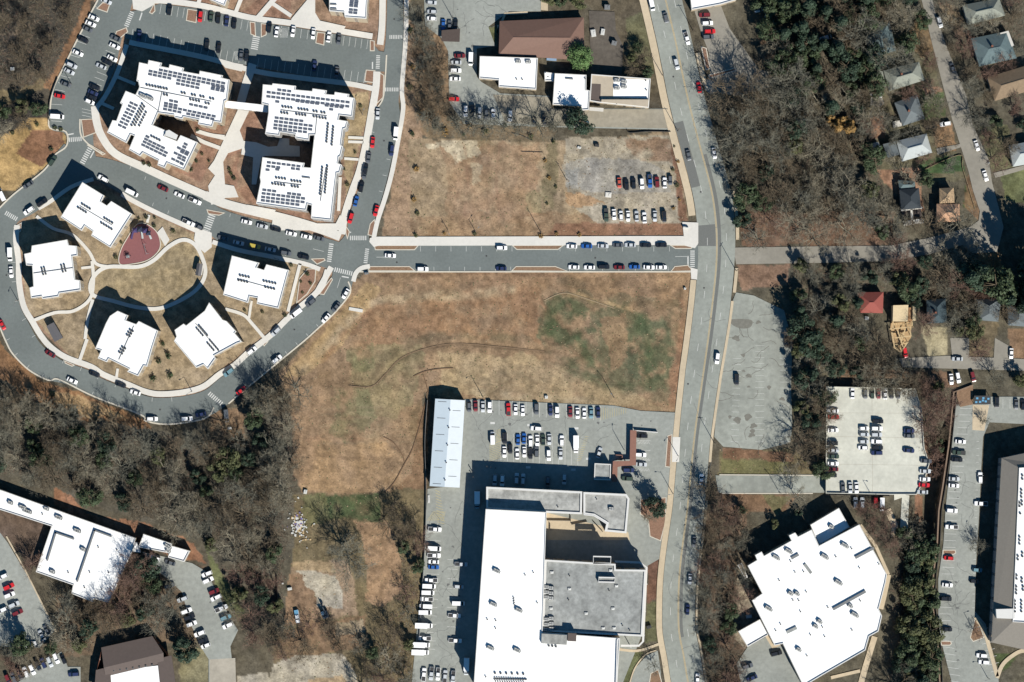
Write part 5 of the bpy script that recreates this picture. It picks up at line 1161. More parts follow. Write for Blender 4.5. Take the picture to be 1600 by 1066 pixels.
part(r, 'painted_lines', b, P_WHITE)
b = MB(); pquad(b, (1361, 610), (1362, 770), 0.12, z + .004); pquad(b, (1294, 682), (1444, 684), 0.12, z + .005); pquad(b, (1294, 645), (1440, 646), 0.1, z + .006); pquad(b, (1294, 725), (1446, 727), 0.1, z + .007); part(r, 'slab_joint', b, CONC_PAD)

# retaining wall with its fence
for k, (d, w, z1, lab, m, nm) in enumerate(((0, 2.2, 0.9, 'long concrete retaining wall along the upper car park', mat('wall_brown', (150, 128, 108), 0.1), 'retaining_wall'), (4.2, 0.6, 1.3, 'thin dark rail fence along the top of the retaining wall', UNIT_D, 'rail_fence'))):
    b = MB(); L = [(p[0] + d, p[1]) for p in WALL_LINE]
    if k == 0: L = [(1520, 602)] + L
    slab(b, L, w, z1, -5.0 if k == 0 else -0.1, per=3 if k else 0, block=True)
    tag(b.build(nm, m), lab, 'wall' if k == 0 else 'fence')
b = MB(); b.prism(MP([(1492, 612), (1520, 603), (1520, 632), (1500, 636)]), -1, 0.5); tag(b.build('planted_bank', SOIL), kind='structure')

# ------------------------------------------------------------------ detached houses
RG = mat('shingle_grey_green', (150, 154, 142), 0.10, 1.2); RB = mat('shingle_blue_grey', (112, 120, 122), 0.10, 1.2); RL = mat('shingle_pale', (190, 196, 194), 0.07, 1.2); RD = mat('shingle_dark', (58, 66, 72), 0.12, 1.2)
RO = mat('shingle_orange', (206, 164, 132), 0.10, 1.2); RT = mat('shingle_tan', (190, 162, 128), 0.10, 1.2); RR = mat('metal_red', (160, 88, 78), 0.08, 1.2); RBR = mat('shingle_brown', (144, 124, 100), 0.14, 1.0); RTL = mat('shingle_teal', (104, 122, 124), 0.16, 0.8)
HG = 'detached houses on the residential streets'
hs = lambda lab, fr, c, roof, hf=0.5, eave=4.0, ridge=6.6, ch=False, **k: hip('house', lab, 'house', Q(fr, *c), eave, ridge, roof, WALL_WHT, hf, HG, 1, chimney=ch, **k)
a = hs('pale grey-green hipped house west of the street, above the square-roofed grey one', 'z5', ((120, 180), (450, 98), (502, 268), (176, 372)), RG, 0.5, ch=True)
hip('', '', '', Q('z5', (52, 195), (122, 185), (150, 345), (76, 300)), 2.8, 3.6, RG, WALL_WHT, 0, root=a)
a = hs('square grey pyramid-roofed house beside the small green lawn', 'z5', ((222, 478), (432, 402), (504, 625), (300, 692)), RB, 0.5, ch=True)
b = MB(); b.prism(MP(Q('z5', (205, 655), (280, 638), (292, 690), (215, 706)), 2.5), -0.2, 2.5); part(a, 'porch', b, WALL_WHT)
a = hs('pale grey house with darker rear addition, north of the dark green lawn', 'z5', ((240, 832), (520, 762), (572, 940), (292, 1022)), RL, 0.4)
hip('', '', '', Q('z5', (115, 862), (232, 835), (278, 958), (160, 988)), 3.2, 4.4, RB, WALL_WHT, 0, root=a)
hip('garden_shed', 'small pale shed behind the pale grey house', 'shed', Q('z5', (-10, 862), (72, 838), (102, 912), (0, 944)), 2.4, 3.2, RL, WALL_WHT, 0)
a = hs('grey-green house with a white roof terrace, east of the street', 'z8', ((1090, 372), (1440, 300), (1530, 560), (1170, 640)), RTL, 0.45, ch=True)
b = MB(); b.prism(MP(Q('z8', (1370, 318), (1450, 296), (1505, 440), (1480, 450), (1440, 345), (1385, 358)), 4.2), -0.2, 4.3); part(a, 'terrace_wall', b, WALL_WHT)
hs('pale grey-green house near the top right corner', 'z8', ((1010, 50), (1360, -20), (1420, 150), (1060, 242)), RG, 0.5)
hs('shaded teal-grey house among bare trees, top, west of the street', 'z8', ((80, 265), (310, 205), (370, 490), (95, 560)), RTL, 0.45)
hs('brown shingled house at the right edge', 'z5', ((1080, 242), (1490, 120), (1560, 340), (1150, 462)), RBR, 0.4)
hs('pale blue-grey house at the right edge below the brown-roofed one', 'z5', ((1280, 872), (1500, 830), (1540, 1030), (1320, 1070)), RL, 0.4)
a = hs('near-black roofed house with white porch beams', 'z6', ((150, 335), (330, 318), (352, 505), (168, 522)), RD, 0.4, 4.4, 6.4)
hip('', '', '', Q('z6', (138, 245), (292, 258), (302, 325), (150, 338)), 3.4, 4.6, RTL, WALL_WHT, 0.4, root=a)
b = MB()
for p0, p1 in (((165, 525), (360, 500)), ((262, 515), (268, 615)), ((190, 650), (370, 622))):
    A_, B_ = M(q('z6', *p0), 3), M(q('z6', *p1), 3); b.box(((A_[0] + B_[0]) / 2, (A_[1] + B_[1]) / 2, 2.9), (math.dist(A_, B_), 0.9 if p0[0] != 190 else 2.0, 0.3), math.atan2(B_[1] - A_[1], B_[0] - A_[0]))
part(a, 'porch_beam', b, WALL_WHT)
for p in ((170, 530), (355, 505), (195, 655), (365, 628)):
    c = M(q('z6', *p)); b = MB(); b.box((c[0], c[1], 1.3), (0.25, 0.25, 2.9)); part(a, 'post', b, WALL_WHT)
b = MB(); b.prism(MP(Q('z6', (172, 530), (352, 510), (366, 620), (192, 648)), 2.0), -0.2, 1.0); part(a, 'porch_floor', b, ROOF_DBR)
a = hs('orange and tan roofed two-part house by the street corner', 'z6', ((495, 466), (706, 466), (712, 632), (494, 632)), RO, 0.5, 4.4, 6.6)
hip('', '', '', Q('z6', (520, 322), (652, 315), (660, 456), (522, 462)), 4.4, 6.4, RT, WALL_TAN, 0.45, root=a)
hs('red hip-roofed house left of the yellow timber house', 'z7', ((110, 155), (346, 150), (340, 340), (140, 336)), RR, 0.5, 3.6, 6.0)
hs('dark teal-grey roofed house right of the yellow timber house', 'z7', ((728, 222), (900, 208), (915, 425), (738, 432)), mat('shingle_dark_teal', (70, 86, 92), 0.12), 0.4, ch=True)
hs('grey-roofed house above the lower lane, left of the edge one', 'z7', ((1172, 216), (1396, 208), (1372, 416), (1190, 402)), RB, 0.35)
a = hs('grey-roofed house with a white porch, cut by the right edge', 'z7', ((1456, 258), (1640, 255), (1630, 462), (1460, 448)), RB, 0.35)
# timber house under construction
PLY = mat('plywood', (240, 216, 172), 0.10, 1.5); LUM = mat('lumber', (220, 192, 146), 0.12, 2.0)
base = Q('z7', (420, 262), (640, 262), (610, 480), (590, 560), (500, 690), (440, 650), (410, 480)); BLOCK.append(base)
r = root_at('timber_house', 'yellow plywood house frame under construction', 'house frame', MP(base))
b = MB(); b.prism(MP(Q('z7', (432, 270), (568, 266), (562, 412), (428, 412)), 5.6), -0.2, 5.6); part(r, 'sheathed_block', b, PLY)
b = MB(); b.prism(MP(Q('z7', (570, 290), (606, 290), (602, 410), (566, 410)), 4.2), -0.2, 4.2); part(r, 'side_bay', b, mat('plywood_worn', (190, 146, 104), 0.2, 1.0))
b = MB(); b.prism(MP(Q('z7', (608, 270), (640, 268), (632, 408), (604, 408)), 5.2), 4.9, 5.2); part(r, 'roof_deck', b, PLY)
b = MB(); b.flat(MP(Q('z7', (420, 414), (604, 414), (596, 560), (500, 688), (442, 650), (412, 480)), 2.6), 0.35); part(r, 'floor_deck', b, mat('plywood_dusty', (200, 168, 124), 0.25, 0.8))
def beam(root, fr, p0, p1, z, w=0.3, h=0.3, m=LUM, name='beam'):
    A_, B_ = M(q(fr, *p0), z), M(q(fr, *p1), z); b = MB()
    b.box(((A_[0] + B_[0]) / 2, (A_[1] + B_[1]) / 2, z), (math.dist(A_, B_), w, h), math.atan2(B_[1] - A_[1], B_[0] - A_[0])); part(root, name, b, m)
for p0, p1, z_ in (((400, 482), (606, 462), 3.0), ((420, 510), (445, 650), 2.8), ((580, 470), (590, 545), 2.8), ((430, 416), (430, 480), 3.0), ((600, 412), (600, 470), 3.0), ((445, 650), (500, 690), 2.8), ((500, 690), (560, 600), 2.8), ((440, 440), (600, 432), 2.7), ((450, 560), (590, 545), 2.7), ((470, 490), (520, 640), 2.6), ((540, 480), (500, 600), 2.4)):
    beam(r, 'z7', p0, p1, z_, 0.5)
for k in range(10): beam(r, 'z7', (440 + k * 16, 425), (440 + k * 16, 465), 2.9, 0.12)
for p in ((405, 482), (604, 464), (424, 520), (446, 650), (500, 688), (588, 545), (560, 600)):
    c = M(q('z7', *p)); b = MB(); b.box((c[0], c[1], 1.4), (0.2, 0.2, 2.8)); part(r, 'post', b, LUM)
for k in range(8):
    p = (450 + rng.uniform(0, 100), 500 + rng.uniform(0, 120)); c = M(q('z7', *p)); b = MB(); b.box((c[0], c[1], 0.55), (2.4, 0.4, 0.35), rng.uniform(0, 3)); part(r, 'lumber_stack', b, LUM)

# ------------------------------------------------------------------ pavilions and playground
def pavilion(label, fr, pts):
    P = ccw(MP(Q(fr, *pts), 3.0)); r = root_at('pavilion', label, 'pavilion', P); BLOCK.append(Q(fr, *pts))
    c = centroid(P); b = MB(); P2 = [Vector(p) for p in P]
    if (P2[1] - P2[0]).length < (P2[2] - P2[1]).length: P2 = P2[1:] + P2[:1]
    m0 = (P2[0] + P2[3]) / 2; m1 = (P2[1] + P2[2]) / 2
    b.add([(*P2[0], 2.6), (*P2[1], 2.6), (*P2[2], 2.6), (*P2[3], 2.6), (*m0, 3.3), (*m1, 3.3)], [(0, 1, 5, 4), (2, 3, 4, 5), (1, 2, 5), (3, 0, 4), (3, 2, 1, 0)])
    part(r, 'roof', b, mat('pavilion_metal', (112, 110, 112), 0.05, rough=0.6))
    for p in inset(P, 0.3):
        b = MB(); b.box((p[0], p[1], 1.25), (0.2, 0.2, 2.7)); part(r, 'post', b, POLE)
    b = MB(); b.box((c[0], c[1], 0.05), (4, 2.6, 0.3), math.atan2((P2[1] - P2[0]).y, (P2[1] - P2[0]).x)); part(r, 'floor', b, CONC)
pavilion('dark grey pavilion at the east end of the oval lawn', 'y4', ((1138, 722), (1214, 730), (1188, 908), (1108, 885)))
pavilion('dark grey pavilion near the ring road, south of the westernmost villa', 't10', ((288, 970), (335, 945), (392, 1042), (340, 1068)))
pg = smooth(Q('y4', (250, 230), (330, 165), (440, 175), (560, 260), (620, 370), (630, 500), (560, 610), (420, 700), (200, 745), (70, 745), (45, 650), (90, 500), (170, 360)), 4, True)
b = MB(); b.flat(MP(pg), 0.06, 0); BLOCK.append(pg)
tag(b.build('playground_surface', mat('rubber_red', (150, 98, 98), 0.07, 1.0)), kind='structure')
b = MB(); b.ring(ccw(MP(pg)), inset(ccw(MP(pg)), 0.35), -0.2, 0.2); tag(b.build('playground_kerb', KERB), kind='structure')
PUR = mat('play_purple', (76, 66, 110), 0.05, rough=0.5); NAV = mat('play_navy', (52, 58, 78), 0.05, rough=0.5); TEA = mat('play_grey', (170, 178, 178), 0.05, rough=0.5)
r = thing('playground_climber', 'purple and navy climbing frame at the top of the red playground', 'playground', (*M(q('y4', 370, 290)), 0.06))
for dx, dy, s_, m in ((-2.6, 0.6, 2.0, PUR), (-0.6, 1.0, 2.2, NAV), (1.6, 0.4, 2.0, PUR), (3.0, -0.6, 1.8, NAV)):
    b = MB(); b.box((dx, dy, 2.0), (s_, s_, 0.15)); b.add([(dx - s_ / 2, dy - s_ / 2, 3.2), (dx + s_ / 2, dy - s_ / 2, 3.2), (dx + s_ / 2, dy + s_ / 2, 3.2), (dx - s_ / 2, dy + s_ / 2, 3.2), (dx, dy, 4.0)], [(0, 1, 4), (1, 2, 4), (2, 3, 4), (3, 0, 4)])
    for ex in (-1, 1):
        for ey in (-1, 1): b.box((dx + ex * s_ * .45, dy + ey * s_ * .45, 1.6), (0.12, 0.12, 3.2))
    b.build('tower', m, r)
for x0, y0, x1, y1, m in ((-3.4, 0, -4.4, -3.0, PUR), (0.2, 0, 0.4, -2.8, TEA), (3.4, -1.2, 4.0, -3.0, TEA)):
    b = MB(); a = math.atan2(y1 - y0, x1 - x0); L = math.hypot(x1 - x0, y1 - y0)
    b.add([(x0 - .4 * math.sin(a), y0 + .4 * math.cos(a), 2.0), (x0 + .4 * math.sin(a), y0 - .4 * math.cos(a), 2.0), (x1 + .4 * math.sin(a), y1 - .4 * math.cos(a), .25), (x1 - .4 * math.sin(a), y1 + .4 * math.cos(a), .25)], [(0, 1, 2, 3)])
    b.build('slide', m, r)
r = thing('swing_set', 'thin swing frame in the middle of the red playground', 'swing', (*M(q('y4', 425, 530)), 0.06), math.radians(-75))
b = MB(); b.tube((-2.2, 0, 2.4), (2.2, 0, 2.4), .07, .07); b.build('crossbar', TEA, r)
for x in (-2.1, 2.1):
    b = MB(); b.tube((x, -.8, 0), (x, 0, 2.4), .06, .06); b.tube((x, .8, 0), (x, 0, 2.4), .06, .06); b.build('leg', TEA, r)
for x in (-.8, .8):
    b = MB(); b.box((x, 0, .5), (.5, .25, .06)); b.box((x - .22, 0, 1.45), (.03, .03, 1.9)); b.box((x + .22, 0, 1.45), (.03, .03, 1.9)); b.build('swing_seat', BLACKISH, r)
r = thing('climbing_dome', 'small dark climber in the lower left of the red playground', 'playground', (*M(q('y4', 170, 620)), 0.06))
for k in range(6):
    a = k * math.pi / 3; b = MB(); b.tube((1.5 * math.cos(a), 1.5 * math.sin(a), 0), (0.7 * math.cos(a), 0.7 * math.sin(a), 1.5), .08, .08); b.tube((0.7 * math.cos(a), 0.7 * math.sin(a), 1.5), (0, 0, 1.9), .08, .08); b.build('bar', NAV, r)
b = MB(); b.box((0.3, -0.3, 1.0), (1.4, 1.2, 0.15)); b.build('platform', TEA, r)
# bin shelter with blue panels
r = thing('bin_shelter', 'dark shelter with bright blue panels at the top of the upper car park', 'shelter', (*M(q('t24', 1012, 368)), 0))
b = MB(); b.box((0, 0, 2.5), (7.0, 3.6, 0.15)); b.build('roof', UNIT_D, r)
for x in (-3.3, 3.3):
    for y in (-1.6, 1.6): b = MB(); b.box((x, y, 1.25), (.15, .15, 2.5)); b.build('post', UNIT_D, r)
for x, y in ((-2.2, 0.7), (-1.0, -0.8), (0.4, 0.8), (1.4, -0.6), (2.5, 0.5), (-2.6, -0.9), (0.2, -0.2)):
    b = MB(); b.box((x, y, 2.62), (0.9, 0.8, 0.08)); b.build('panel', mat('panel_blue', (112, 178, 216), 0.05), r)
# ------------------------------------------------------------------ vehicles
PAINT = {}
for k_, (nm, rgb) in {'w': ('white', (252, 252, 250)), 's': ('silver', (196, 200, 202)), 'g': ('dark grey', (92, 96, 100)), 'k': ('black', (34, 36, 40)), 'n': ('navy', (46, 56, 92)), 'b': ('blue', (44, 96, 168)), 'r': ('red', (206, 40, 44)), 'm': ('dark red', (118, 40, 44)), 't': ('teal grey', (112, 146, 156)), 'y': ('olive yellow', (188, 170, 76)), 'e': ('dark green', (64, 78, 66)), 'o': ('orange red', (188, 84, 66))}.items():
    PAINT[k_] = (nm, mat('paint_' + nm.replace(' ', '_'), rgb, 0.0, rough=0.32, spec=0.5, coat=0.6, k=1.35))
GLASS = mat('car_glass', (30, 36, 42), 0.0, rough=0.1, spec=0.5)
TYRE = BLACKISH
def loft(b, st, mi=0):
    """st: (x, halfwidth, zbottom, ztop) stations."""
    rings = []
    for x, w, z0, z1 in st:
        zm = z0 + (z1 - z0) * 0.55
        rings.append([(x, -w * .94, z0), (x, -w, zm), (x, -w * .93, z1), (x, w * .93, z1), (x, w, zm), (x, w * .94, z0)])
    vs = [p for r_ in rings for p in r_]; fs = []
    for i in range(len(rings) - 1):
        for j in range(6):
            k = (j + 1) % 6; fs.append((i * 6 + j, i * 6 + k, (i + 1) * 6 + k, (i + 1) * 6 + j))
    fs.append(tuple(range(5, -1, -1))); fs.append(tuple((len(rings) - 1) * 6 + j for j in range(6)))
    fs = [tuple(reversed(f)) for f in fs]
    b.add(vs, fs, mi)
CART = {  # length, width, body stations, cabin (rear base, rear top, front top, front base, z base, z roof, halfwidth base, halfwidth roof)
 'car': (4.7, [(-2.33, .70, .35, .80), (-2.15, .86, .28, .98), (-1.2, .90, .25, 1.0), (.9, .90, .25, .96), (1.9, .86, .25, .84), (2.25, .74, .3, .70), (2.35, .6, .36, .6)], (-1.75, -1.0, .35, 1.15, .97, 1.44, .80, .60)),
 'hatch': (4.2, [(-2.08, .74, .35, .95), (-1.9, .86, .28, 1.05), (-1.0, .88, .25, 1.05), (.7, .88, .25, 1.0), (1.65, .84, .25, .88), (2.0, .72, .3, .74), (2.1, .6, .36, .62)], (-1.98, -1.6, .3, 1.1, 1.03, 1.5, .78, .6)),
 'suv': (4.8, [(-2.38, .78, .4, 1.1), (-2.25, .92, .32, 1.16), (-1.0, .95, .3, 1.16), (.9, .95, .3, 1.12), (1.95, .92, .3, 1.02), (2.3, .8, .35, .88), (2.4, .66, .4, .7)], (-2.28, -2.0, .35, 1.1, 1.14, 1.72, .86, .68)),
 'pickup truck': (5.6, [(-2.8, .9, .45, 1.05), (-2.7, .95, .4, 1.08), (-.6, .95, .35, 1.08), (.9, .95, .35, 1.1), (2.3, .92, .35, 1.0), (2.7, .82, .4, .9), (2.8, .7, .42, .75)], (-.75, -.6, .85, 1.45, 1.07, 1.75, .86, .68)),
 'van': (5.6, [(-2.8, .9, .4, 2.1), (-2.72, .98, .35, 2.2), (1.2, .98, .35, 2.2), (1.35, .98, .35, 1.2), (2.2, .94, .35, 1.1), (2.7, .84, .4, .9), (2.8, .7, .42, .7)], (1.1, 1.12, 1.22, 2.15, 1.1, 2.12, .9, .8)),
}
CAR_ME = {}
def car_meshes(ty):
    if ty in CAR_ME: return CAR_ME[ty]
    L, st, (rb, rt, ft, fb, zb, zr, wb, wr) = CART[ty]
    d = {}
    b = MB(); loft(b, st)
    b.add([(rt, -wr, zr), (ft, -wr, zr), (ft, wr, zr), (rt, wr, zr), (rt - .05, -wr - .02, zr - .07), (ft + .05, -wr - .02, zr - .07), (ft + .05, wr + .02, zr - .07), (rt - .05, wr + .02, zr - .07)],
          [(0, 1, 2, 3), (4, 5, 1, 0), (5, 6, 2, 1), (6, 7, 3, 2), (7, 4, 0, 3)])
    for sy in (-1, 1):   # pillars
        for (x0, x1) in ((rb, rt), (fb, ft), ((rb + fb) / 2, (rt + ft) / 2)):
            b.add([(x0 - .05, sy * (wb + .01), zb), (x0 + .05, sy * (wb + .01), zb), (x1 + .05, sy * (wr + .01), zr - .04), (x1 - .05, sy * (wr + .01), zr - .04)], [(0, 1, 2, 3)])
    for sy in (-1, 1): b.box((fb - .25, sy * (wb + .2), zb + .08), (.18, .2, .14))
    d['body'] = b
    def g(vs): m = MB(); m.add(vs, [(0, 1, 2, 3)]); return m
    i = .03
    d['windshield'] = g([(fb, -wb + i, zb), (fb, wb - i, zb), (ft, wr - i, zr - .03), (ft, -wr + i, zr - .03)])
    d['rear_window'] = g([(rb, wb - i, zb), (rb, -wb + i, zb), (rt, -wr + i, zr - .03), (rt, wr - i, zr - .03)])
    if ty == 'van': d['rear_window'] = g([(-2.81, .6, 1.3), (-2.81, -.6, 1.3), (-2.79, -.6, 1.9), (-2.79, .6, 1.9)])
    d['side_window'] = [g([(rb, sy * wb, zb), (fb, sy * wb, zb), (ft, sy * wr, zr - .03), (rt, sy * wr, zr - .03)]) for sy in (-1, 1)]
    out = {'windshield': [d['windshield'].mesh('windshield', GLASS)], 'rear_window': [d['rear_window'].mesh('rear_window', GLASS)], 'side_window': [m.mesh('side_window', GLASS) for m in d['side_window']]}
    lt = MB(); lt.box((0, 0, 0), (.12, .3, .12))
    out['headlight'] = lt.mesh('headlight', mat('headlight_lens', (230, 232, 232), 0.0, rough=0.2)); out['tail'] = lt.mesh('tail_light', mat('tail_light_lens', (130, 20, 20), 0.0, rough=0.3))
    out['bodyb'] = b; out['L'] = L
    if ty == 'pickup truck':
        m = MB(); m.add([(-2.68, -.78, 1.095), (-.85, -.78, 1.095), (-.85, .78, 1.095), (-2.68, .78, 1.095)], [(0, 1, 2, 3)]); out['bed'] = m.mesh('bed_liner', UNIT_D)
    CAR_ME[ty] = out
    return out
_wh = MB(); _wh.tube((0, -.11, 0), (0, .11, 0), .33, .33, 12, 0); _wh.tube((0, .10, 0), (0, .125, 0), .2, .18, 8, 1); _wh.add([(.33 * math.cos(k * math.pi / 6), -.11, .33 * math.sin(k * math.pi / 6)) for k in range(12)], [tuple(range(12))])
WHEEL_ME = _wh.mesh('wheel', [TYRE, UNIT_G])
BODY_ME = {}
def car(ty, c, p, ang, label, z=0.1, group=None, k=1.0):
    x, y = M(p, z); rz = -math.radians(ang)
    nm = {'car': 'car', 'hatch': 'car', 'suv': 'car', 'pickup truck': 'pickup_truck', 'van': 'van'}[ty]
    r = thing(nm, label, {'car': 'car', 'hatch': 'car', 'suv': 'car', 'pickup truck': 'pickup truck', 'van': 'van'}[ty], (x, y, z), rz, group)
    ms = car_meshes(ty)
    if (ty, c) not in BODY_ME: BODY_ME[ty, c] = ms['bodyb'].mesh('car_body', PAINT[c][1])
    link('body', BODY_ME[ty, c], r)
    link('windshield', ms['windshield'][0], r); link('rear_window', ms['rear_window'][0], r)
    for m in ms['side_window']: link('side_window', m, r)
    L = ms['L']; w = .82
    for sx in (-.3, .3):
        for sy in (-1, 1): link('wheel', WHEEL_ME, r, (L * sx, sy * w, .33), 0 if sy > 0 else math.pi)
    if 'bed' in ms: link('bed_liner', ms['bed'], r)
    r.scale = (k, k, k)
    return r
def box_truck(c, p, ang, label, L=8.0, z=0.1, boxc='w', group=None):
    x, y = M(p, z); r = thing('box_truck', label, 'truck', (x, y, z), -math.radians(ang), group)
    b = MB(); b.box((-.9, 0, 1.95), (L - 2.2, 2.3, 2.5)); b.build('cargo_box', PAINT[boxc][1], r)
    b = MB(); loft(b, [(L / 2 - 1.95, 1.0, .5, 2.2), (L / 2 - 1.2, 1.0, .5, 2.2), (L / 2 - .6, 1.0, .5, 1.4), (L / 2, .85, .5, 1.2)]); b.build('cab', PAINT[c][1], r)
    b = MB(); b.add([(L / 2 - .58, -.85, 1.45), (L / 2 - .58, .85, 1.45), (L / 2 - 1.15, .85, 2.22), (L / 2 - 1.15, -.85, 2.22)], [(0, 1, 2, 3)]); b.build('windshield', GLASS, r)
    b = MB(); b.box((-.3, 0, .55), (L - 1.2, .9, .25)); b.build('chassis', UNIT_D, r)
    for sx in (-.3, .36):
        for sy in (-1, 1): link('wheel', WHEEL_ME, r, (L * sx, sy * .95, .42), 0 if sy > 0 else math.pi, (1.25, 1.2, 1.25))
    return r
ORD = 'first second third fourth fifth sixth seventh eighth ninth tenth eleventh twelfth thirteenth fourteenth fifteenth sixteenth seventeenth eighteenth nineteenth twentieth'.split()
TYW = {'car': 'saloon car', 'hatch': 'hatchback', 'suv': 'SUV', 'pickup truck': 'pickup truck', 'van': 'van'}
AUTO = ['car', 'suv', 'car', 'suv', 'car', 'hatch', 'suv', 'car']
ncar = [0]
def row(desc, end, fr, ang, cars, z=0.1, group=None):
    """a row of parked vehicles; cars: (x, y, colour[, type[, angle]]); desc and end complete the label."""
    n = len(cars)
    for i, cr in enumerate(cars):
        x, y, c = cr[:3]; ty = cr[3] if len(cr) > 3 and cr[3] else AUTO[(ncar[0] * 5 + i * 3) % 8]; a = cr[4] if len(cr) > 4 else ang
        ncar[0] += 1
        a2 = a + rng.uniform(-1.5, 1.5) + (180 if rng.random() < 0.35 else 0)
        nm = PAINT[c][0]
        if n == 1: lab = '%s %s %s' % (nm, TYW.get(ty, 'box truck'), desc)
        else: lab = '%s %s, %s from the %s %s' % (nm, TYW.get(ty, 'box truck'), ORD[i], end, desc)
        if len(lab.split()) > 16: print('LONG', lab)
        p = q(fr, x, y); g = group or (desc if n > 1 else None)
        if ty == 'truck': box_truck(c, p, a, lab, 7.5, z, group=g)
        else: car(ty, c, p, a2, lab, z, g, rng.uniform(0.96, 1.02))
row('along the west drive outer kerb', 'top', 't00', 25, [(665, 10, 's'), (587, 113, 'w'), (567, 150, 'w'), (548, 183, 'g'), (520, 250, 'k'), (488, 333, 'w'), (450, 410, 's', 'suv'), (434, 448, 's'), (414, 527, 'g', None, 20), (374, 601, 'r', 'car', 12), (360, 730, 'w', 'van', 3)])
row('along the west drive inner kerb', 'top', 't00', 25, [(722, 240, 'g'), (717, 290, 'w'), (702, 366, 'w'), (670, 390, 'k'), (632, 415, 's'), (592, 545, 'k'), (582, 580, 'n'), (576, 608, 'k'), (562, 637, 'w', 'hatch')])
row('in the north aisle upper row', 'west', 't00', 98, [(1058, 62, 'k'), (1252, 105, 'r', 'suv')] + [(1278 + x, y, c) for x, y, c in ((40, 105, 'e'), (85, 115, 'k'), (138, 132, 'n'), (185, 148, 'k'), (403, 172, 'k'), (450, 200, 'w'), (552, 198, 'w'), (678, 212, 'w'), (775, 232, 'w'), (838, 247, 'g'))])
row('in the shaded north aisle lower row', 'west', 't00', 98, [(870, 225, 'n')] + [(1278 + x, y, c) for x, y, c in ((14, 282, 'k'), (88, 300, 'k'), (228, 350, 'g'), (262, 350, 'k'), (685, 412, 'n'), (825, 452, 'g'))])
row('on the west kerb of the east road', 'top', 't01', 100, [(1080, 712, 's', 'car', 94), (1048, 890, 'r', 'car', 96), (1022, 985, 'g', 'car', 97), (1003, 1058, 'k'), (998, 1085, 'g', 'car', 103), (978, 1168, 'k', 'suv', 103), (944, 1256, 'b', 'car', 104), (912, 1362, 'r', 'suv', 106)])
row('on the east kerb of the east road', 'top', 't01', 98, [(1193, 835, 'w', 'van', 95), (1168, 940, 'n', 'suv', 99), (1070, 1316, 'r', 'car', 105)])
row('on the crescent street north kerb', 'west', 't10', 24, [(645, 50, 'w', 'suv', 28), (1018, 110, 'm', 'car'), (1120, 152, 'w'), (1218, 190, 'w', 'pickup truck')] + [(1278 + x, y, c, None, 13) for x, y, c in ((262, 320, 'w'), (360, 347, 's'), (443, 365, 'k'), (540, 393, 'w'), (635, 412, 'w'), (715, 422, 'g'))])
row('on the crescent street south kerb', 'west', 't10', 24, [(825, 138, 'w', 'van', 25), (1178, 325, 'w', 'pickup truck'), (1240, 350, 'g', 'hatch')] + [(1278 + x, y, c, t, 12) for x, y, c, t in ((115, 420, 'g', 'car'), (212, 450, 's', 'car'), (312, 470, 'y', 'suv'), (410, 492, 's', 'car'), (508, 514, 'g', 'suv'), (617, 538, 'k', 'car'))])
row('on the ring road inner kerb, south-east bend', 'north', 't11', 140, [(662, 824, 'g'), (572, 890, 'w', 'van', 142), (445, 1005, 's', None, 138), (296, 1124, 'w', 'suv', 140), (150, 1258, 't', 'suv', 143)])
row('on the ring road outer kerb, south-east bend', 'north', 't11', 128, [(880, 768, 'w', None, 120), (820, 852, 'g', None, 128), (757, 920, 'w', None, 132), (452, 1176, 'w', 'suv', 140), (228, 1372, 'r', 'car', 140)])
row('beside the crossing at the ring road bottom', '', 't21', 85, [(137, 468, 'g', 'van')])
row('on the ring road inner kerb, southern bend', 'west', 't20', 20, [(315, 80, 'm', 'car', 30), (592, 207, 'k'), (755, 273, 'k'), (845, 322, 'w', None, 17)])
row('on the ring road outer kerb, southern bend', 'west', 't20', 0, [(452, 247, 'w', None, 24), (952, 486, 'w', 'suv', 1), (1168, 485, 'w', 'suv', -4), (1255, 458, 'n', 'car', -12)])
row('in the bay by the westernmost villa', 'north', 't10', 88, [(65, 522, 'w', 'van'), (72, 632, 'w', 'car')])
row('at the left edge of the ring road', '', 't10', 62, [(16, 962, 'r', 'car')])
row('on the ring road north-west stretch', 'west', 't10', -34, [(182, 250, 'w', 'suv'), (178, 88, 'g', 'car'), (265, 200, 'k', 'suv'), (330, -62, 'e', 'suv', -55)])
row('cut by the left edge near the sandy pad', '', 't10', 65, [(12, 150, 'w', 'van')])
row('on the side street north bay', 'west', 't12', 1, [(575, 482, 'w', 'suv'), (1012, 472, 'w'), (1105, 471, 'b'), (1207, 470, 's'), (1302, 464, 'g'), (1376, 464, 's'), (1473, 464, 'k'), (1570, 463, 'k')])
row('on the side street south bay', 'west', 't12', 1, [(82, 614, 'w', 'suv'), (572, 610, 'n'), (1025, 602, 'w'), (1122, 604, 'w'), (1212, 600, 'k', 'suv'), (1308, 603, 'm'), (1403, 600, 'b'), (1493, 603, 'w'), (1570, 603, 'w')])
row('driving onto the side street by the estate junction', '', 't11', 2, [(1158, 530, 'w', 'car')])
row('in the broken lot upper row', 'west', 'y7', 88, [(785, 590, 'o', 'car'), (855, 610, 'k', 'suv'), (922, 595, 'k', 'car'), (1003, 598, 'w', 'suv'), (1080, 575, 'b', 'pickup truck'), (1148, 585, 'm', 'suv'), (1222, 590, 'w', 'car'), (1274, 565, 'g', 'hatch')])
row('in the broken lot lower row', 'west', 'y7', 88, [(660, 900, 'e', 'pickup truck'), (735, 895, 'w', 'car'), (802, 905, 'w', 'hatch'), (870, 910, 'w', 'car'), (952, 910, 's', 'car'), (1027, 925, 'w', 'car'), (1127, 910, 's', 'car'), (1217, 915, 'k', 'suv')])
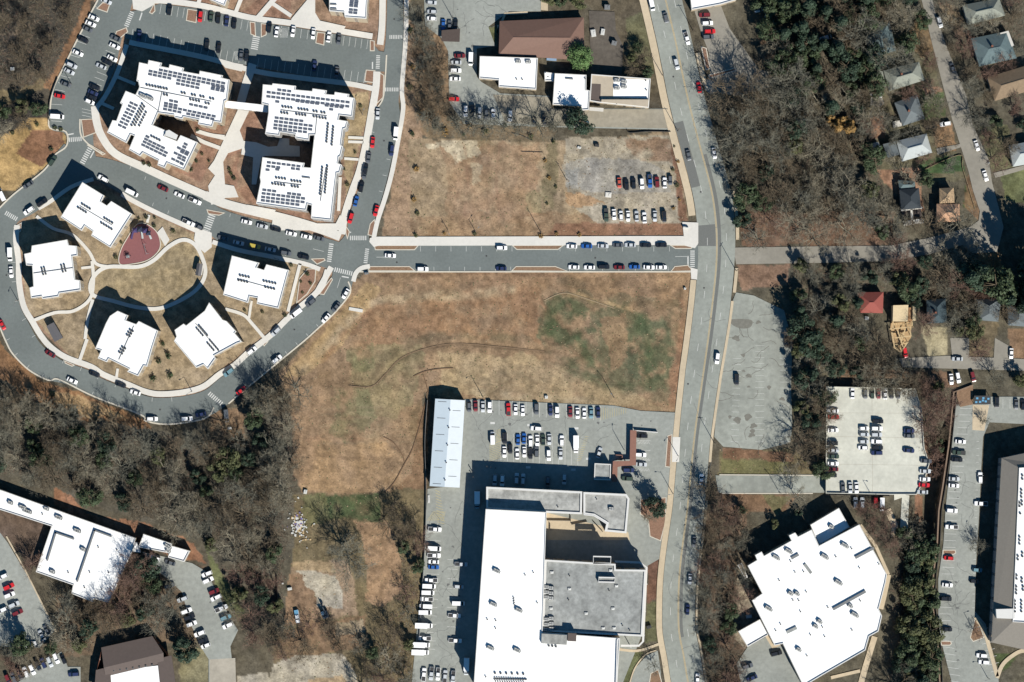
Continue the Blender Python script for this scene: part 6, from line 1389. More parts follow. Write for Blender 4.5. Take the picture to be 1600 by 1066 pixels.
row('driving on the avenue, top left lane', '', 't03', 76, [(233, 30, 'w', 'van')])
row('driving on the avenue behind the white van', '', 't03', 76, [(320, 112, 'g', 'car')])
row('driving up the avenue beside the top parking lot', '', 't03', 76, [(452, 242, 'w', 'pickup truck')])
row('driving on the avenue past the tan and white shop', '', 't03', 77, [(387, 402, 's', 'suv')])
row('driving on the avenue by the lone driveway apron', '', 't03', 80, [(528, 547, 'r', 'car')])
row('driving on the avenue opposite the broken lot', '', 't03', 78, [(462, 970, 'g', 'car')])
row('in the tree shade of the avenue, upper part', '', 't03', 80, [(623, 957, 'w', 'car')])
row('driving on the avenue beside the long grey lot', '', 't23', 97, [(642, 108, 'w', 'suv')])
row('driving on the avenue near the access drive', '', 't23', 92, [(542, 864, 'w', 'car')])
row('in the shade of the lower avenue', 'north', 't33', 93, [(498, 190, 'g'), (471, 422, 's'), (456, 612, 'n'), (518, 1045, 'w')])
row('alone in the long grey lot', '', 't23', 90, [(763, 240, 'k', 'suv')])
row('under the trees at the long grey lot edge', '', 't23', 90, [(1073, 5, 'k', 'car')])
row('in the restaurant lot top left column', 'north', 't02', 3, [(138, 18, 's'), (140, 75, 's'), (138, 118, 'w')])
row('in the short row by the dark shed', 'west', 't02', 92, [(210, 155, 'b'), (250, 160, 'g'), (287, 155, 'k')])
row('on the slope beside the dark shed', '', 't02', 115, [(288, 226, 'w', 'hatch')])
row('in the restaurant lot left column', 'north', 't02', 0, [(313, 350, 'm'), (290, 392, 's'), (288, 442, 'w', 'suv'), (284, 494, 'w'), (276, 620, 'r', 'suv', 3)])
row('beside the attached white shop', '', 't02', 93, [(382, 370, 'w', 'van')])
row('in the shaded row above the dirt square', 'west', 't02', 92, [(350, 695, 'w'), (392, 690, 'k'), (437, 705, 's'), (480, 715, 'g'), (522, 715, 'w'), (628, 725, 'w'), (780, 750, 'k'), (843, 745, 'k')])
row('under the dark evergreen south of the square shop', '', 't02', 5, [(1085, 768, 't', 'car')])
row('in the top lot east of the avenue', 'north', 't03', -3, [(562, 95, 'm'), (580, 147, 'w'), (595, 198, 'r'), (586, 232, 'g')])
row('in the depot upper row', 'west', 't22', 90, [(372, 412, 'g', 'hatch'), (412, 405, 'm', 'car'), (458, 410, 's', 'car'), (500, 412, 'w', 'suv'), (617, 427, 'r', 'pickup truck'), (662, 428, 'w', 'car'), (707, 434, 'w', 'car'), (792, 424, 'g', 'suv'), (880, 432, 'n', 'car'), (920, 442, 'w', 'suv'), (1003, 442, 'm', 'car'), (1048, 450, 'w', 'car'), (1090, 450, 'w', 'car'), (1133, 448, 't', 'car'), (1177, 445, 'n', 'car')])
row('in the depot middle aisle', '', 't22', 3, [(790, 546, 'w', 'suv')])
row('in the depot middle upper row', 'west', 't22', 90, [(518, 606, 'w', 'van'), (594, 606, 'k', 'suv'), (677, 615, 'b', 'car'), (714, 607, 'b', 'car'), (755, 624, 'w', 'suv'), (797, 620, 'w', 'car'), (833, 616, 'e', 'car'), (872, 613, 's', 'car'), (950, 622, 'w', 'suv'), (1038, 642, 'w', 'truck')])
row('in the depot middle lower row', 'west', 't22', 90, [(592, 692, 'w', 'car'), (628, 672, 'k', 'hatch'), (672, 704, 'w', 'car'), (716, 692, 'w', 'car'), (755, 702, 'k', 'suv'), (793, 690, 'g', 'suv'), (868, 712, 'w', 'suv'), (943, 705, 's', 'car')])
row('parked askew by the gatehouse', '', 't22', 110, [(1183, 697, 's', 'car')])
row('in the depot shade row', 'west', 't22', 92, [(532, 868, 's'), (578, 872, 'w'), (668, 858, 's'), (708, 862, 's'), (862, 880, 'g'), (965, 862, 's')])
row('in the gatehouse forecourt', 'north', 't23', 2, [(172, 592, 'k', 'suv'), (163, 710, 'w', 'suv'), (168, 770, 's', 'car'), (88, 806, 'n', 'suv'), (80, 858, 'e', 'suv')])
row('shaded beside the depot, near its north-west corner', '', 't22', 90, [(422, 990, 't', 'truck')])
row('along the field side of the depot yard', 'north', 't32', 2, [(158, 112, 'w', 'pickup truck'), (155, 232, 'w', 'van'), (153, 275, 'w', 'pickup truck'), (150, 315, 'w', 'car'), (150, 348, 'b', 'car'), (135, 430, 'w', 'pickup truck'), (122, 467, 'w', 'van'), (115, 507, 'w', 'van'), (108, 548, 'w', 'pickup truck'), (102, 592, 'w', 'van'), (98, 630, 'w', 'van'), (88, 712, 'w', 'truck'), (95, 792, 'w', 'pickup truck'), (72, 832, 'w', 'truck'), (66, 878, 'w', 'truck')])
row('at the shadow edge of the depot', 'north', 't32', 3, [(322, 330, 's', 'pickup truck'), (307, 470, 's', 'hatch'), (305, 574, 'w', 'van'), (280, 650, 'w', 'pickup truck'), (285, 806, 'w', 'pickup truck')])
row('shaded beside the depot wall at the bottom', '', 't32', 92, [(355, 965, 's', 'truck')])
row('in the bottom row of the depot yard', 'west', 't32', 95, [(90, 1018, 'w', 'pickup truck'), (137, 1012, 's', 'pickup truck'), (178, 1015, 'w', 'pickup truck'), (222, 1030, 's', 'pickup truck'), (272, 1035, 's', 'pickup truck')])
row('below the small annex', 'west', 't30', 18, [(968, 292, 'w', 'suv'), (1062, 320, 'g', 'car')])
row('in the south car park, west side', 'north', 't30', -22, [(1058, 465, 'g'), (1140, 548, 's'), (1165, 622, 'w'), (1183, 660, 'k'), (1197, 702, 'w'), (1247, 762, 'w', 'suv'), (1268, 805, 'k'), (1285, 838, 'w', 'hatch')])
row('in the south car park, east side', 'north', 't31', -24, [(15, 390, 'w'), (22, 430, 'w', 'suv'), (58, 500, 'm'), (72, 538, 'w'), (105, 606, 'w', 'pickup truck'), (132, 662, 't'), (145, 712, 'w', 'suv')])
row('in the west car park', 'north', 't30', -24, [(18, 408, 'w'), (57, 470, 'r'), (62, 522, 'w'), (90, 582, 's'), (14, 617, 'w'), (112, 632, 'm'), (195, 832, 'w', 'car', -20)])
row('at the west car park kerb under branches', 'west', 't30', 62, [(262, 772, 's', 'car'), (292, 740, 'g', 'car')])
row('in the bottom left corner row', 'west', 't30', 66, [(52, 1048, 'm'), (86, 1036, 'g'), (125, 1016, 'k'), (162, 1002, 'w'), (203, 986, 'w'), (238, 962, 'k'), (272, 946, 'n'), (312, 938, 's'), (352, 916, 'w'), (397, 922, 'k', 'hatch')])
row('alone below the bottom left corner row', '', 't30', -4, [(462, 1016, 'n', 'suv')])
row('on the parking deck top row', 'west', 't24', 90, [(207, 326, 'w', 'car'), (287, 330, 'g'), (330, 330, 'e'), (370, 328, 'm', 'car'), (410, 330, 'w', 'car'), (450, 330, 'k'), (492, 332, 'g')], 3.02)
row('on the parking deck left column', 'north', 't24', 0, [(85, 437, 'w', 'car'), (88, 475, 'r', 'car'), (85, 557, 'w', 'car'), (80, 637, 'k', 'suv'), (88, 682, 's'), (88, 720, 'e'), (85, 765, 'w'), (85, 800, 'm'), (78, 838, 'k', 'hatch')], 3.02)
row('in the parking deck middle block, left file', 'north', 't24', 1, [(278, 545, 'w'), (280, 583, 's'), (278, 628, 's'), (272, 666, 'w')], 3.02)
row('in the parking deck middle block, right file', 'north', 't24', 1, [(365, 500, 'k', 'suv'), (358, 546, 'w'), (357, 585, 's'), (357, 627, 'w'), (363, 665, 'k', 'suv'), (358, 698, 'n')], 3.02)
row('on the parking deck right side', 'north', 't24', 2, [(560, 560, 'n'), (560, 592, 'g'), (558, 683, 'n', 'car', 4), (665, 748, 'g'), (660, 812, 's'), (658, 862, 'w'), (653, 898, 'r'), (643, 942, 's')], 3.02)
row('on the parking deck bottom row', 'west', 't24', 88, [(147, 912, 'g'), (193, 915, 's'), (232, 915, 'w')], 3.02)
row('below the south wall of the parking deck', 'west', 't24', 90, [(225, 1008, 's'), (268, 1008, 's'), (350, 1008, 'r'), (390, 1018, 'w', 'van')])
row('in the upper car park, wall side', 'north', 't24', 3, [(880, 628, 'w'), (870, 696, 'e', 'pickup truck'), (858, 740, 'k'), (840, 860, 's'), (838, 902, 'w'), (826, 1058, 'w', 'suv'), (825, 1160, 'w', 'pickup truck'), (806, 1354, 'r', 'hatch'), (798, 1522, 'w'), (790, 1608, 'k', 'suv'), (795, 1798, 'k')])
row('in the upper car park, shaded side', 'north', 't24', 5, [(1003, 852, 'w', 'suv', 90), (1008, 1014, 'w', 'pickup truck', 3), (985, 1428, 't', 'hatch'), (968, 1498, 'k', 'hatch'), (1012, 1962, 'w'), (1026, 2004, 'w')])
row('right of the blue-panelled shelter', 'west', 't24', 91, [(1107, 382, 'k', 'suv'), (1228, 394, 'g'), (1270, 396, 'k')])
row('in the angular white building rear yard', 'north', 't33', -15, [(1010, 886, 'k', 'suv'), (830, 966, 'g'), (858, 1040, 'n', 'car', -25)])
row('at the residential street east kerb', 'north', 't04', 73, [(750, 140, 's', 'suv'), (830, 425, 'g', 'car'), (982, 910, 'w', 'car'), (1035, 1098, 'w', 'car')])
row('on the patio behind the hipped house', '', 't04', 14, [(352, 590, 'w', 'pickup truck')])
row('on the driveway beside the small green lawn', 'west', 't04', -10, [(692, 795, 'k', 'suv'), (785, 775, 'w', 'suv')])
row('half hidden in the wood, upper right', '', 't04', -18, [(38, 240, 'w', 'van')])
row('parked south of the lower lane', 'west', 't24', 84, [(823, 238, 'w', 'car'), (865, 228, 'w', 'suv', 80), (958, 222, 'm', 'suv', 76)])
row('at the foot of the yellow timber house', '', 't24', 80, [(535, 72, 'r', 'suv')])
row('on the rightmost driveway above the lower lane', '', 't24', 92, [(1197, 78, 'w', 'car')])
row('on the kerb of the lower lane', '', 't24', 2, [(860, 112, 's', 'car')])
# white travel trailer in the wood clearing
r = thing('travel_trailer', 'white travel trailer in the wood clearing east of the top lot', 'trailer', (*M(q('t03', 952, 118)), gz(q('t03', 952, 118))), math.radians(80))
b = MB(); b.box((0, 0, 1.7), (5.6, 2.3, 2.2)); b.box((0, 0, 2.85), (4.8, 1.9, 0.12)); b.build('body', PAINT['w'][1], r)
for sx in (-.5, .5):
    for sy in (-1, 1): link('wheel', WHEEL_ME, r, (sx, sy * 1.0, .33), 0 if sy > 0 else math.pi)
b = MB(); b.box((3.3, 0, .5), (1.2, .15, .12)); b.build('drawbar', UNIT_D, r)
for x, y in ((888, 68), (932, 55)):
    b = MB(); c = q('t03', x, y); m = M(c); b.box((m[0], m[1], 0.9), (1.9, 1.6, 2.2), 0.2); b.box((m[0], m[1], 2.03), (2.1, 1.8, .12), .2, 1)
    tag(b.build('storage_box', [UNIT_W, PAINT['w'][1]]), 'left of two small white boxes above the travel trailer' if x < 900 else 'right of two small white boxes above the travel trailer', 'storage box')
# ------------------------------------------------------------------ trees
def bark(name, rgb): return mat(name, rgb, 0.15, 2.0, 0.95, 0.1)
BARK = [bark('bark_grey', (136, 133, 118)), bark('bark_brown', (126, 113, 94)), bark('bark_red', (140, 114, 100)), bark('bark_pale', (158, 150, 130))]
def leafmat(name, rgb):
    m = mat(name, rgb, 0.35, 0.7, 0.7, 0.25, var2=0.15, scale2=0.2); return m
LEAF = [leafmat('leaf_dark', (74, 88, 60)), leafmat('leaf_olive', (96, 100, 66)), leafmat('leaf_fresh', (112, 142, 86)), leafmat('leaf_ochre', (176, 140, 84)), leafmat('leaf_deep', (58, 76, 58))]
def bare_tree(seed, R=5.2, H=11.0, dens=1.0, upright=0.5):
    rr = random.Random(seed); tr = MB(); cr = MB()
    def ribbon(mb, p0, p1, w0, w1):
        d = p1 - p0; a = d.orthogonal().normalized(); a.rotate(__import__('mathutils').Quaternion(d.normalized(), rr.uniform(0, 6.28)))
        mb.add([p0 - a * w0, p0 + a * w0, p1 + a * w1, p1 - a * w1], [(0, 1, 2, 3)])
    def branch(p, d, L, r, lev):
        n = 3 if lev < 3 else 2; q_ = p.copy(); dd = d.copy(); pts = [(q_.copy(), r)]
        for k in range(n):
            dd = (dd + Vector((rr.uniform(-1, 1), rr.uniform(-1, 1), rr.uniform(-.6, .8))) * (0.16 + 0.04 * lev)).normalized()
            q_ = q_ + dd * (L / n); pts.append((q_.copy(), r * (1 - 0.6 * (k + 1) / n)))
        for (a, ra), (c, rc) in zip(pts[:-1], pts[1:]):
            if lev <= 1: tr.tube(a, c, ra, rc, 6 if lev == 0 else 5, cap=False)
            elif lev == 2: cr.tube(a, c, ra, rc, 3, cap=False)
            else: ribbon(cr, a, c, max(ra, .032), max(rc, .022))
        if lev >= 5: return
        m = {0: 0, 1: 5, 2: 4, 3: 4, 4: 3}[lev]
        m = max(2, int(round(m * dens * rr.uniform(0.8, 1.2)))) if lev else 0
        for k in range(m):
            t = 0.25 + 0.75 * (k + rr.random()) / m; f = t * n; i = min(int(f), n - 1)
            pp = pts[i][0].lerp(pts[i + 1][0], f - i)
            side = dd.orthogonal(); side.rotate(__import__('mathutils').Quaternion(dd, rr.uniform(0, 6.28)))
            nd = (dd * 0.75 + side.normalized() * rr.uniform(.5, .95) + Vector((0, 0, .12))).normalized()
            branch(pp, nd, L * rr.uniform(.48, .68), r * .5, lev + 1)
    th = H * rr.uniform(.22, .32)
    branch(Vector((0, 0, -.3)), Vector((rr.uniform(-.05, .05), rr.uniform(-.05, .05), 1)), th + .3, .27, 0)
    top = Vector((0, 0, th)); nl = rr.randint(6, 8)
    for k in range(nl):
        a = 6.283 * (k + rr.uniform(-.3, .3)) / nl; el = rr.uniform(.45, 1.25)
        d = Vector((math.cos(a) * math.cos(el), math.sin(a) * math.cos(el), math.sin(el)))
        L = min(R / max(math.cos(el), .3), (H - th) / max(math.sin(el), .3)) * .72
        branch(top + Vector((0, 0, rr.uniform(-.8, .4))), d, L, .2, 1)
    return tr, cr
def ever_tree(seed, R=3.6, H=9.0, n=2600, conic=0.0, leaf=0.34, nc=26):
    rr = random.Random(seed); tr = MB(); cr = MB()
    tr.tube((0, 0, -.3), (0, 0, H * .85), .28, .06, 6)
    for k in range(9):
        a = rr.uniform(0, 6.28); z = rr.uniform(.25, .8) * H; L = R * rr.uniform(.5, .9) * (1 - conic * z / H)
        tr.tube((0, 0, z), (math.cos(a) * L, math.sin(a) * L, z + L * .3), .1, .03, 4, cap=False)
    clumps = []
    for k in range(nc):
        a = rr.uniform(0, 6.28); z = rr.uniform(.18, 1.0); rad = R * math.sqrt(rr.uniform(.05, 1)) * (1 - conic * z) * (0.65 + .35 * math.sin(math.pi * min(1, z * .9)))
        clumps.append((Vector((math.cos(a) * rad, math.sin(a) * rad, z * H * .95)), R * rr.uniform(.24, .42)))
    for k in range(n):
        c, s_ = clumps[rr.randrange(len(clumps))]
        v = Vector((rr.gauss(0, 1), rr.gauss(0, 1), rr.gauss(0, .8))).normalized() * s_ * rr.uniform(.55, 1.05)
        p = c + v; nrm = (v.normalized() + Vector((rr.uniform(-.7, .7), rr.uniform(-.7, .7), rr.uniform(-.2, .9)))).normalized()
        a = nrm.orthogonal().normalized(); a.rotate(__import__('mathutils').Quaternion(nrm, rr.uniform(0, 6.28))); bb = nrm.cross(a); l = leaf * rr.uniform(.6, 1.3)
        cr.add([p - a * l, p + bb * l * .55, p + a * l, p - bb * l * .55], [(0, 1, 2, 3)])
    return tr, cr
TREE = {}
for i in range(6):
    tr, cr = bare_tree(100 + i, 5.0 + .3 * i, 10 + .6 * i, [1.0, .9, 1.05, .95, 1.1, .85][i])
    for j, bm_ in enumerate(BARK):
        TREE['bare', i, j] = (tr.mesh('bare_trunk', bm_), cr.mesh('bare_crown', bm_))
BARE_KEYS = [k for k in TREE if k[0] == 'bare']
for i in range(3):
    tr, cr = ever_tree(300 + i, 3.4 + .3 * i, 8.5 + i, 2600)
    for j in range(5): TREE['ever', i, j] = (tr.mesh('leafy_trunk', BARK[1]), cr.mesh('leafy_crown', LEAF[j]))
tr, cr = ever_tree(350, 4.9, 9.0, 7000, 0.0, .3, 70)
TREE['round', 0, 2] = (tr.mesh('leafy_trunk', BARK[1]), cr.mesh('leafy_crown', LEAF[2]))
for i in range(2):
    tr, cr = ever_tree(400 + i, 3.0, 14.0, 3000, 0.75)
    TREE['pine', i, 0] = (tr.mesh('pine_trunk', BARK[1]), cr.mesh('pine_crown', LEAF[4]))
for i in range(2):
    tr, cr = ever_tree(500 + i, 1.0, 1.3, 260, 0.0, .2)
    for j in (0, 1, 3): TREE['shrub', i, j] = (tr.mesh('shrub_stems', BARK[1]), cr.mesh('shrub_crown', LEAF[j]))
def tree(key, p, s, label, group=None, name=None):
    x, y = M(p); z = gz(p)
    nm = name or {'bare': 'bare_tree', 'ever': 'evergreen_tree', 'round': 'green_tree', 'pine': 'pine_tree', 'shrub': 'shrub'}[key[0]]
    r = thing(nm, label, 'shrub' if key[0] == 'shrub' else 'tree', (x, y, z), rng.uniform(0, 6.28), group)
    r.scale = (s * rng.uniform(.92, 1.08), s * rng.uniform(.92, 1.08), s * rng.uniform(.9, 1.1))
    t, c = TREE[key]
    link('trunk' if key[0] != 'shrub' else 'stem', t, r); link('crown', c, r)
    return r
BLOCK.append([(1476, 576), (1532, 576), (1532, 612), (1476, 612)]); BLOCK.append([(1376, 170), (1400, 170), (1400, 190), (1376, 190)])
BB = [(min(p[0] for p in b_), max(p[0] for p in b_), min(p[1] for p in b_), max(p[1] for p in b_), b_) for b_ in BLOCK]
def pip(x, y, poly):
    r_ = False; n = len(poly)
    for i in range(n):
        x1, y1 = poly[i]; x2, y2 = poly[(i + 1) % n]
        if (y1 > y) != (y2 > y) and x < (x2 - x1) * (y - y1) / (y2 - y1) + x1: r_ = not r_
    return r_
def blocked(x, y, m=2):
    for x0, x1, y0, y1, poly in BB:
        if x0 - m <= x <= x1 + m and y0 - m <= y <= y1 + m:
            for dx, dy in ((0, 0), (m, 0), (-m, 0), (0, m), (0, -m)):
                if pip(x + dx, y + dy, poly): return True
    return False
TP = []
def grove(poly, spacing, mix, label, group, smin=.75, smax=1.15, maxn=999, barks=(0, 1, 2, 3)):
    """mix: share of (bare, evergreen, pine); labels name the kind."""
    x0 = min(p[0] for p in poly); x1 = max(p[0] for p in poly); y0 = min(p[1] for p in poly); y1 = max(p[1] for p in poly)
    mine = []; tries = int((x1 - x0) * (y1 - y0) / spacing ** 2 * 14)
    for _ in range(tries):
        if len(mine) >= maxn: break
        x, y = rng.uniform(x0, x1), rng.uniform(y0, y1)
        if not pip(x, y, poly) or blocked(x, y): continue
        if any((x - a) ** 2 + (y - c) ** 2 < spacing ** 2 for a, c in mine): continue
        if any((x - a) ** 2 + (y - c) ** 2 < (spacing * .7) ** 2 for a, c in TP): continue
        mine.append((x, y)); u = rng.random(); s_ = rng.uniform(smin, smax)
        sz = 'large' if s_ > smin + (smax - smin) * .62 else ('small' if s_ < smin + (smax - smin) * .3 else 'middling')
        ix = int(3 * (x - x0) / (x1 - x0 + .01)); iy = int(3 * (y - y0) / (y1 - y0 + .01))
        zone = ', %s end,' % ((('north-west', 'north', 'north-east'), ('west', 'centre', 'east'), ('south-west', 'south', 'south-east'))[iy][ix]) if (x1 - x0) * (y1 - y0) > 9000 else ''
        zone = zone.replace('centre end', 'middle part')
        if u < mix[0]:
            ks = [k for k in BARE_KEYS if k[2] in barks]; key = rng.choice(ks)
            tree(key, (x, y), s_, '%s %s leafless tree%s %s' % (sz, ('grey', 'brown', 'reddish', 'pale')[key[2]], zone, label), 'leafless trees ' + group)
        elif u < mix[0] + mix[1]:
            c_ = rng.choice((0, 0, 1, 4)); tree(('ever', rng.randrange(3), c_), (x, y), s_, '%s %s evergreen%s %s' % (sz, ('dark', 'olive', '', '', 'deep-green')[c_], zone, label), 'evergreen trees ' + group)
        else: tree(('pine', rng.randrange(2), 0), (x, y), s_, '%s dark pine%s %s' % (sz, zone, label), 'pines ' + group)
    TP.extend(mine)
# single trees that stand out
for key, p, s, lab in (
    (('round', 0, 2), (906, 90), 1.0, 'bright green leafy tree beside the brown restaurant roof'),
    (('bare', 4, 0), (545, 868), 1.35, 'large dark vase-shaped leafless tree south of the green patch'),
    (('bare', 0, 1), (436, 618), 1.25, 'big leafless tree at the field corner beside the ring road'),
    (('bare', 2, 0), (405, 622), 1.1, 'leafless tree overhanging the ring road beside the red car'),
    (('bare', 1, 1), (352, 668), 1.0, 'leafless tree behind the grey van at the ring road bottom'),
    (('ever', 2, 4), (1022, 792), 1.1, 'dark round evergreen beside the avenue pavement, right of the depot wing'),
    (('bare', 0, 3), (1013, 808), 0.7, 'small leafless tree beside the round evergreen by the depot'),
    (('ever', 2, 4), (905, 192), 1.3, 'dark evergreen at the edge of the broken lot'),
    (('ever', 0, 4), (292, 1012), 1.5, 'big dark evergreen right of the brown hall'),
    (('ever', 2, 4), (232, 888), 1.3, 'dark evergreen against the long low building corner'),
    (('ever', 1, 0), (36, 1006), 1.2, 'dark evergreen on the west car park island'),
    (('bare', 2, 2), (190, 945), 1.2, 'reddish leafless tree below the long low building'),
    (('bare', 5, 0), (1022, 1040), 0.6, 'small leafless tree on the drop-off loop island'),
    (('bare', 3, 3), (1232, 735), 0.9, 'leafless tree shading the south end of the long grey lot'),
    (('bare', 3, 3), (1242, 775), 0.9, 'leafless tree by the access drive'),
    (('bare', 1, 2), (1200, 342), 1.1, 'leafless tree with orange leaf litter above the east street'),
    (('ever', 2, 0), (1190, 318), 1.0, 'green round evergreen in the wood near the east street'),
    (('ever', 0, 3), (1318, 200), 1.2, 'yellow-ochre leafed tree in the upper wood'),
    (('ever', 0, 3), (1300, 190), 0.8, 'small yellow-ochre leafed tree in the upper wood'),
    (('ever', 1, 0), (1415, 455), 1.4, 'green evergreen behind the yellow timber house'),
    (('ever', 2, 0), (1545, 448), 2.1, 'large green evergreen above the grey-roofed houses'),
    (('pine', 0, 0), (1598, 476), 1.7, 'tall pine behind the grey house with a white porch'),
    (('pine', 1, 0), (1570, 470), 1.3, 'tall pine between the two grey-roofed houses'),
    (('pine', 0, 0), (1606, 452), 2.2, 'very tall pine at the right edge casting the deep shadow'),
    (('pine', 1, 0), (1612, 425), 2.1, 'tall pine standing just past the right edge'),
    (('ever', 2, 4), (1620, 432), 2.5, 'huge dark evergreen at the right edge'),
    (('ever', 0, 4), (1632, 462), 2.6, 'huge dark evergreen just past the right edge'),
    (('ever', 1, 4), (1640, 412), 2.6, 'second huge evergreen past the right edge'),
    (('ever', 0, 4), (1514, 432), 1.9, 'big deep-green evergreen south of the street corner'),
    (('pine', 0, 0), (1524, 428), 1.8, 'tall pine south of the street corner'),
    (('pine', 1, 0), (1508, 436), 1.7, 'tall pine west of the street corner pine'),
    (('ever', 2, 4), (1254, 512), 1.6, 'big dark evergreen at the long grey lot north-east edge'),
    (('ever', 1, 4), (1264, 540), 1.6, 'big dark evergreen below the one at the lot north-east edge'),
    (('ever', 0, 4), (1258, 590), 1.3, 'dark evergreen midway along the long grey lot east edge'),
    (('bare', 1, 0), (1515, 180), 1.0, 'leafless tree whose branches reach over the residential street'),
    (('bare', 3, 0), (1345, 345), 1.2, 'dark leafless tree with red undergrowth above the east street end'),
    (('bare', 2, 0), (1528, 852), 0.6, 'reddish young tree at the shaded edge of the upper car park'),
    (('bare', 1, 2), (1524, 988), 0.5, 'small tree on the lower island of the upper car park'),
    (('bare', 0, 0), (1535, 658), 0.5, 'small leafless tree by the upper car park paving'),
    (('bare', 0, 2), (52, 880), 0.9, 'leafless tree in the notch of the long low building')):
    tree(key, p, s, lab); TP.append(p)
grove([(-20, -20), (128, -20), (112, 40), (84, 100), (60, 128), (-20, 132)], 36, (1, 0, 0), 'in the north-west wood', 'in the north-west wood', .7, 1.0, barks=(1,))
grove([(-20, 165), (60, 158), (72, 180), (-20, 225)], 24, (.7, .3, 0), 'by the creek below the north-west wood', 'by the creek')
grove([(-20, 600), (20, 612), (60, 640), (120, 658), (220, 678), (330, 695), (395, 640), (440, 600), (470, 612), (474, 640), (458, 700), (462, 770), (455, 800), (440, 880), (400, 890), (365, 870), (330, 850), (300, 825), (230, 805), (150, 785), (110, 755), (30, 745), (-20, 735)], 26, (.72, .28, 0), 'in the big wood south of the ring road', 'in the big south-west wood', .85, 1.3, barks=(0, 0, 1, 3))
grove([(345, 890), (440, 895), (445, 960), (430, 1015), (385, 1010), (362, 960)], 25, (.75, .25, 0), 'between the south car park and the concrete pad', 'east of the south car park')
grove([(100, 935), (170, 948), (215, 890), (240, 905), (280, 930), (298, 985), (270, 990), (230, 985), (160, 990), (130, 1020), (100, 1000), (88, 935)], 23, (.8, .2, 0), 'between the long low building and the brown hall', 'around the brown hall')
grove([(15, 1010), (60, 1012), (80, 1000), (95, 1010), (60, 1035), (20, 1060)], 20, (.9, .1, 0), 'on the strip inside the west car park', 'inside the west car park', .6, .8)
grove([(600, 800), (640, 790), (662, 830), (655, 1000), (640, 1080), (560, 1080), (580, 1000), (600, 975), (630, 930), (640, 880), (615, 850)], 27, (.9, .1, 0), 'beside the depot yard', 'beside the depot yard', .7, .95)
grove([(430, 975), (560, 965), (570, 1005), (430, 1030)], 30, (1, 0, 0), 'along the ditch south of the concrete pad', 'along the ditch', .6, .85)
grove([(1195, 20), (1180, -20), (1360, -20), (1400, 60), (1365, 150), (1300, 175), (1240, 215), (1215, 130)], 22, (.3, .5, .2), 'in the dark wood corner east of the top lot', 'in the dark wood corner', .95, 1.45, barks=(0, 1))
grove([(1128, 175), (1195, 140), (1235, 200), (1200, 245), (1140, 250)], 22, (1, 0, 0), 'in the tall stand by the avenue bend', 'in the tall stand', 1.15, 1.5, barks=(0, 1))
grove([(1140, 130), (1190, 90), (1215, 60), (1185, 10), (1180, -20), (1430, -20), (1440, 60), (1400, 90), (1365, 170), (1372, 230), (1365, 270), (1385, 300), (1390, 372), (1160, 378), (1152, 300), (1132, 230), (1125, 190)], 29, (.7, .3, 0), 'in the wood east of the avenue', 'in the east wood', .95, 1.4, barks=(0, 1, 3))
grove([(1112, 120), (1135, 140), (1150, 300), (1148, 380), (1143, 380), (1142, 300), (1118, 210)], 22, (1, 0, 0), 'shading the avenue kerb', 'shading the avenue', .7, .9, barks=(0,))
grove([(1385, 345), (1430, 345), (1500, 345), (1520, 400), (1540, 450), (1470, 465), (1400, 462), (1380, 430)], 25, (.75, .25, 0), 'around the street corner in the east', 'around the street corner', .8, 1.15)
grove([(1242, 415), (1330, 410), (1370, 440), (1340, 470), (1335, 540), (1370, 580), (1290, 600), (1285, 740), (1242, 735), (1245, 600), (1240, 500)], 23, (.62, .33, .05), 'between the long grey lot and the red-roofed house', 'east of the long grey lot', .8, 1.2, barks=(0, 1, 0))
grove([(1340, 530), (1395, 540), (1410, 580), (1480, 585), (1600, 585), (1600, 612), (1340, 600)], 26, (.7, .3, 0), 'around the lower lane', 'around the lower lane', .6, .95)
grove([(1412, 600), (1470, 605), (1478, 640), (1465, 720), (1456, 740), (1446, 700), (1430, 650)], 20, (.9, .1, 0), 'at the parking deck right side', 'right of the parking deck', .8, 1.1, barks=(2, 1))
grove([(1100, 720), (1120, 780), (1160, 800), (1165, 870), (1160, 960), (1150, 1000), (1165, 1080), (1105, 1080), (1092, 1000), (1090, 900), (1098, 820)], 22, (.95, .05, 0), 'in the strip beside the lower avenue', 'beside the lower avenue', .75, 1.1, barks=(0, 1, 2))
grove([(1405, 790), (1425, 800), (1440, 850), (1410, 850)], 15, (.5, .5, 0), 'at the foot of the deck ramp', 'at the ramp foot', .6, .9)
grove([(1424, 850), (1447, 840), (1452, 880), (1450, 960), (1456, 1000), (1458, 1080), (1400, 1080), (1416, 960)], 16, (.1, .85, .05), 'below the retaining wall', 'below the retaining wall', 1.0, 1.5)
for k, (x, s) in enumerate(((714, 1.0), (736, .85), (758, 1.0), (786, .9), (812, .8), (842, 1.05), (868, .9))):
    tree(('bare', k % 6, 0), (x, 198 + rng.uniform(-1, 3)), s, 'grey leafless tree, %s from the left above the dirt square' % ORD[k], 'leafless trees above the dirt square'); TP.append((x, 198))
grove([(705, 150), (740, 150), (860, 165), (900, 175), (870, 200), (720, 196)], 26, (1, 0, 0), 'between the shops and the dirt square', 'south of the shops', .6, .85, barks=(0,))
grove([(642, 20), (662, 45), (690, 70), (700, 190), (665, 205), (655, 120)], 17, (1, 0, 0), 'on the verge beside the restaurant lot', 'on the restaurant verge', .65, .95, barks=(0, 1))
grove([(1372, 90), (1440, 60), (1470, 140), (1480, 200), (1505, 270), (1400, 300), (1380, 200)], 27, (.75, .25, 0), 'between the western street houses', 'between the western houses', .6, .9)
grove([(1480, 60), (1600, 60), (1600, 270), (1550, 260), (1525, 190)], 28, (.8, .2, 0), 'between the eastern street houses', 'between the eastern houses', .6, .9)
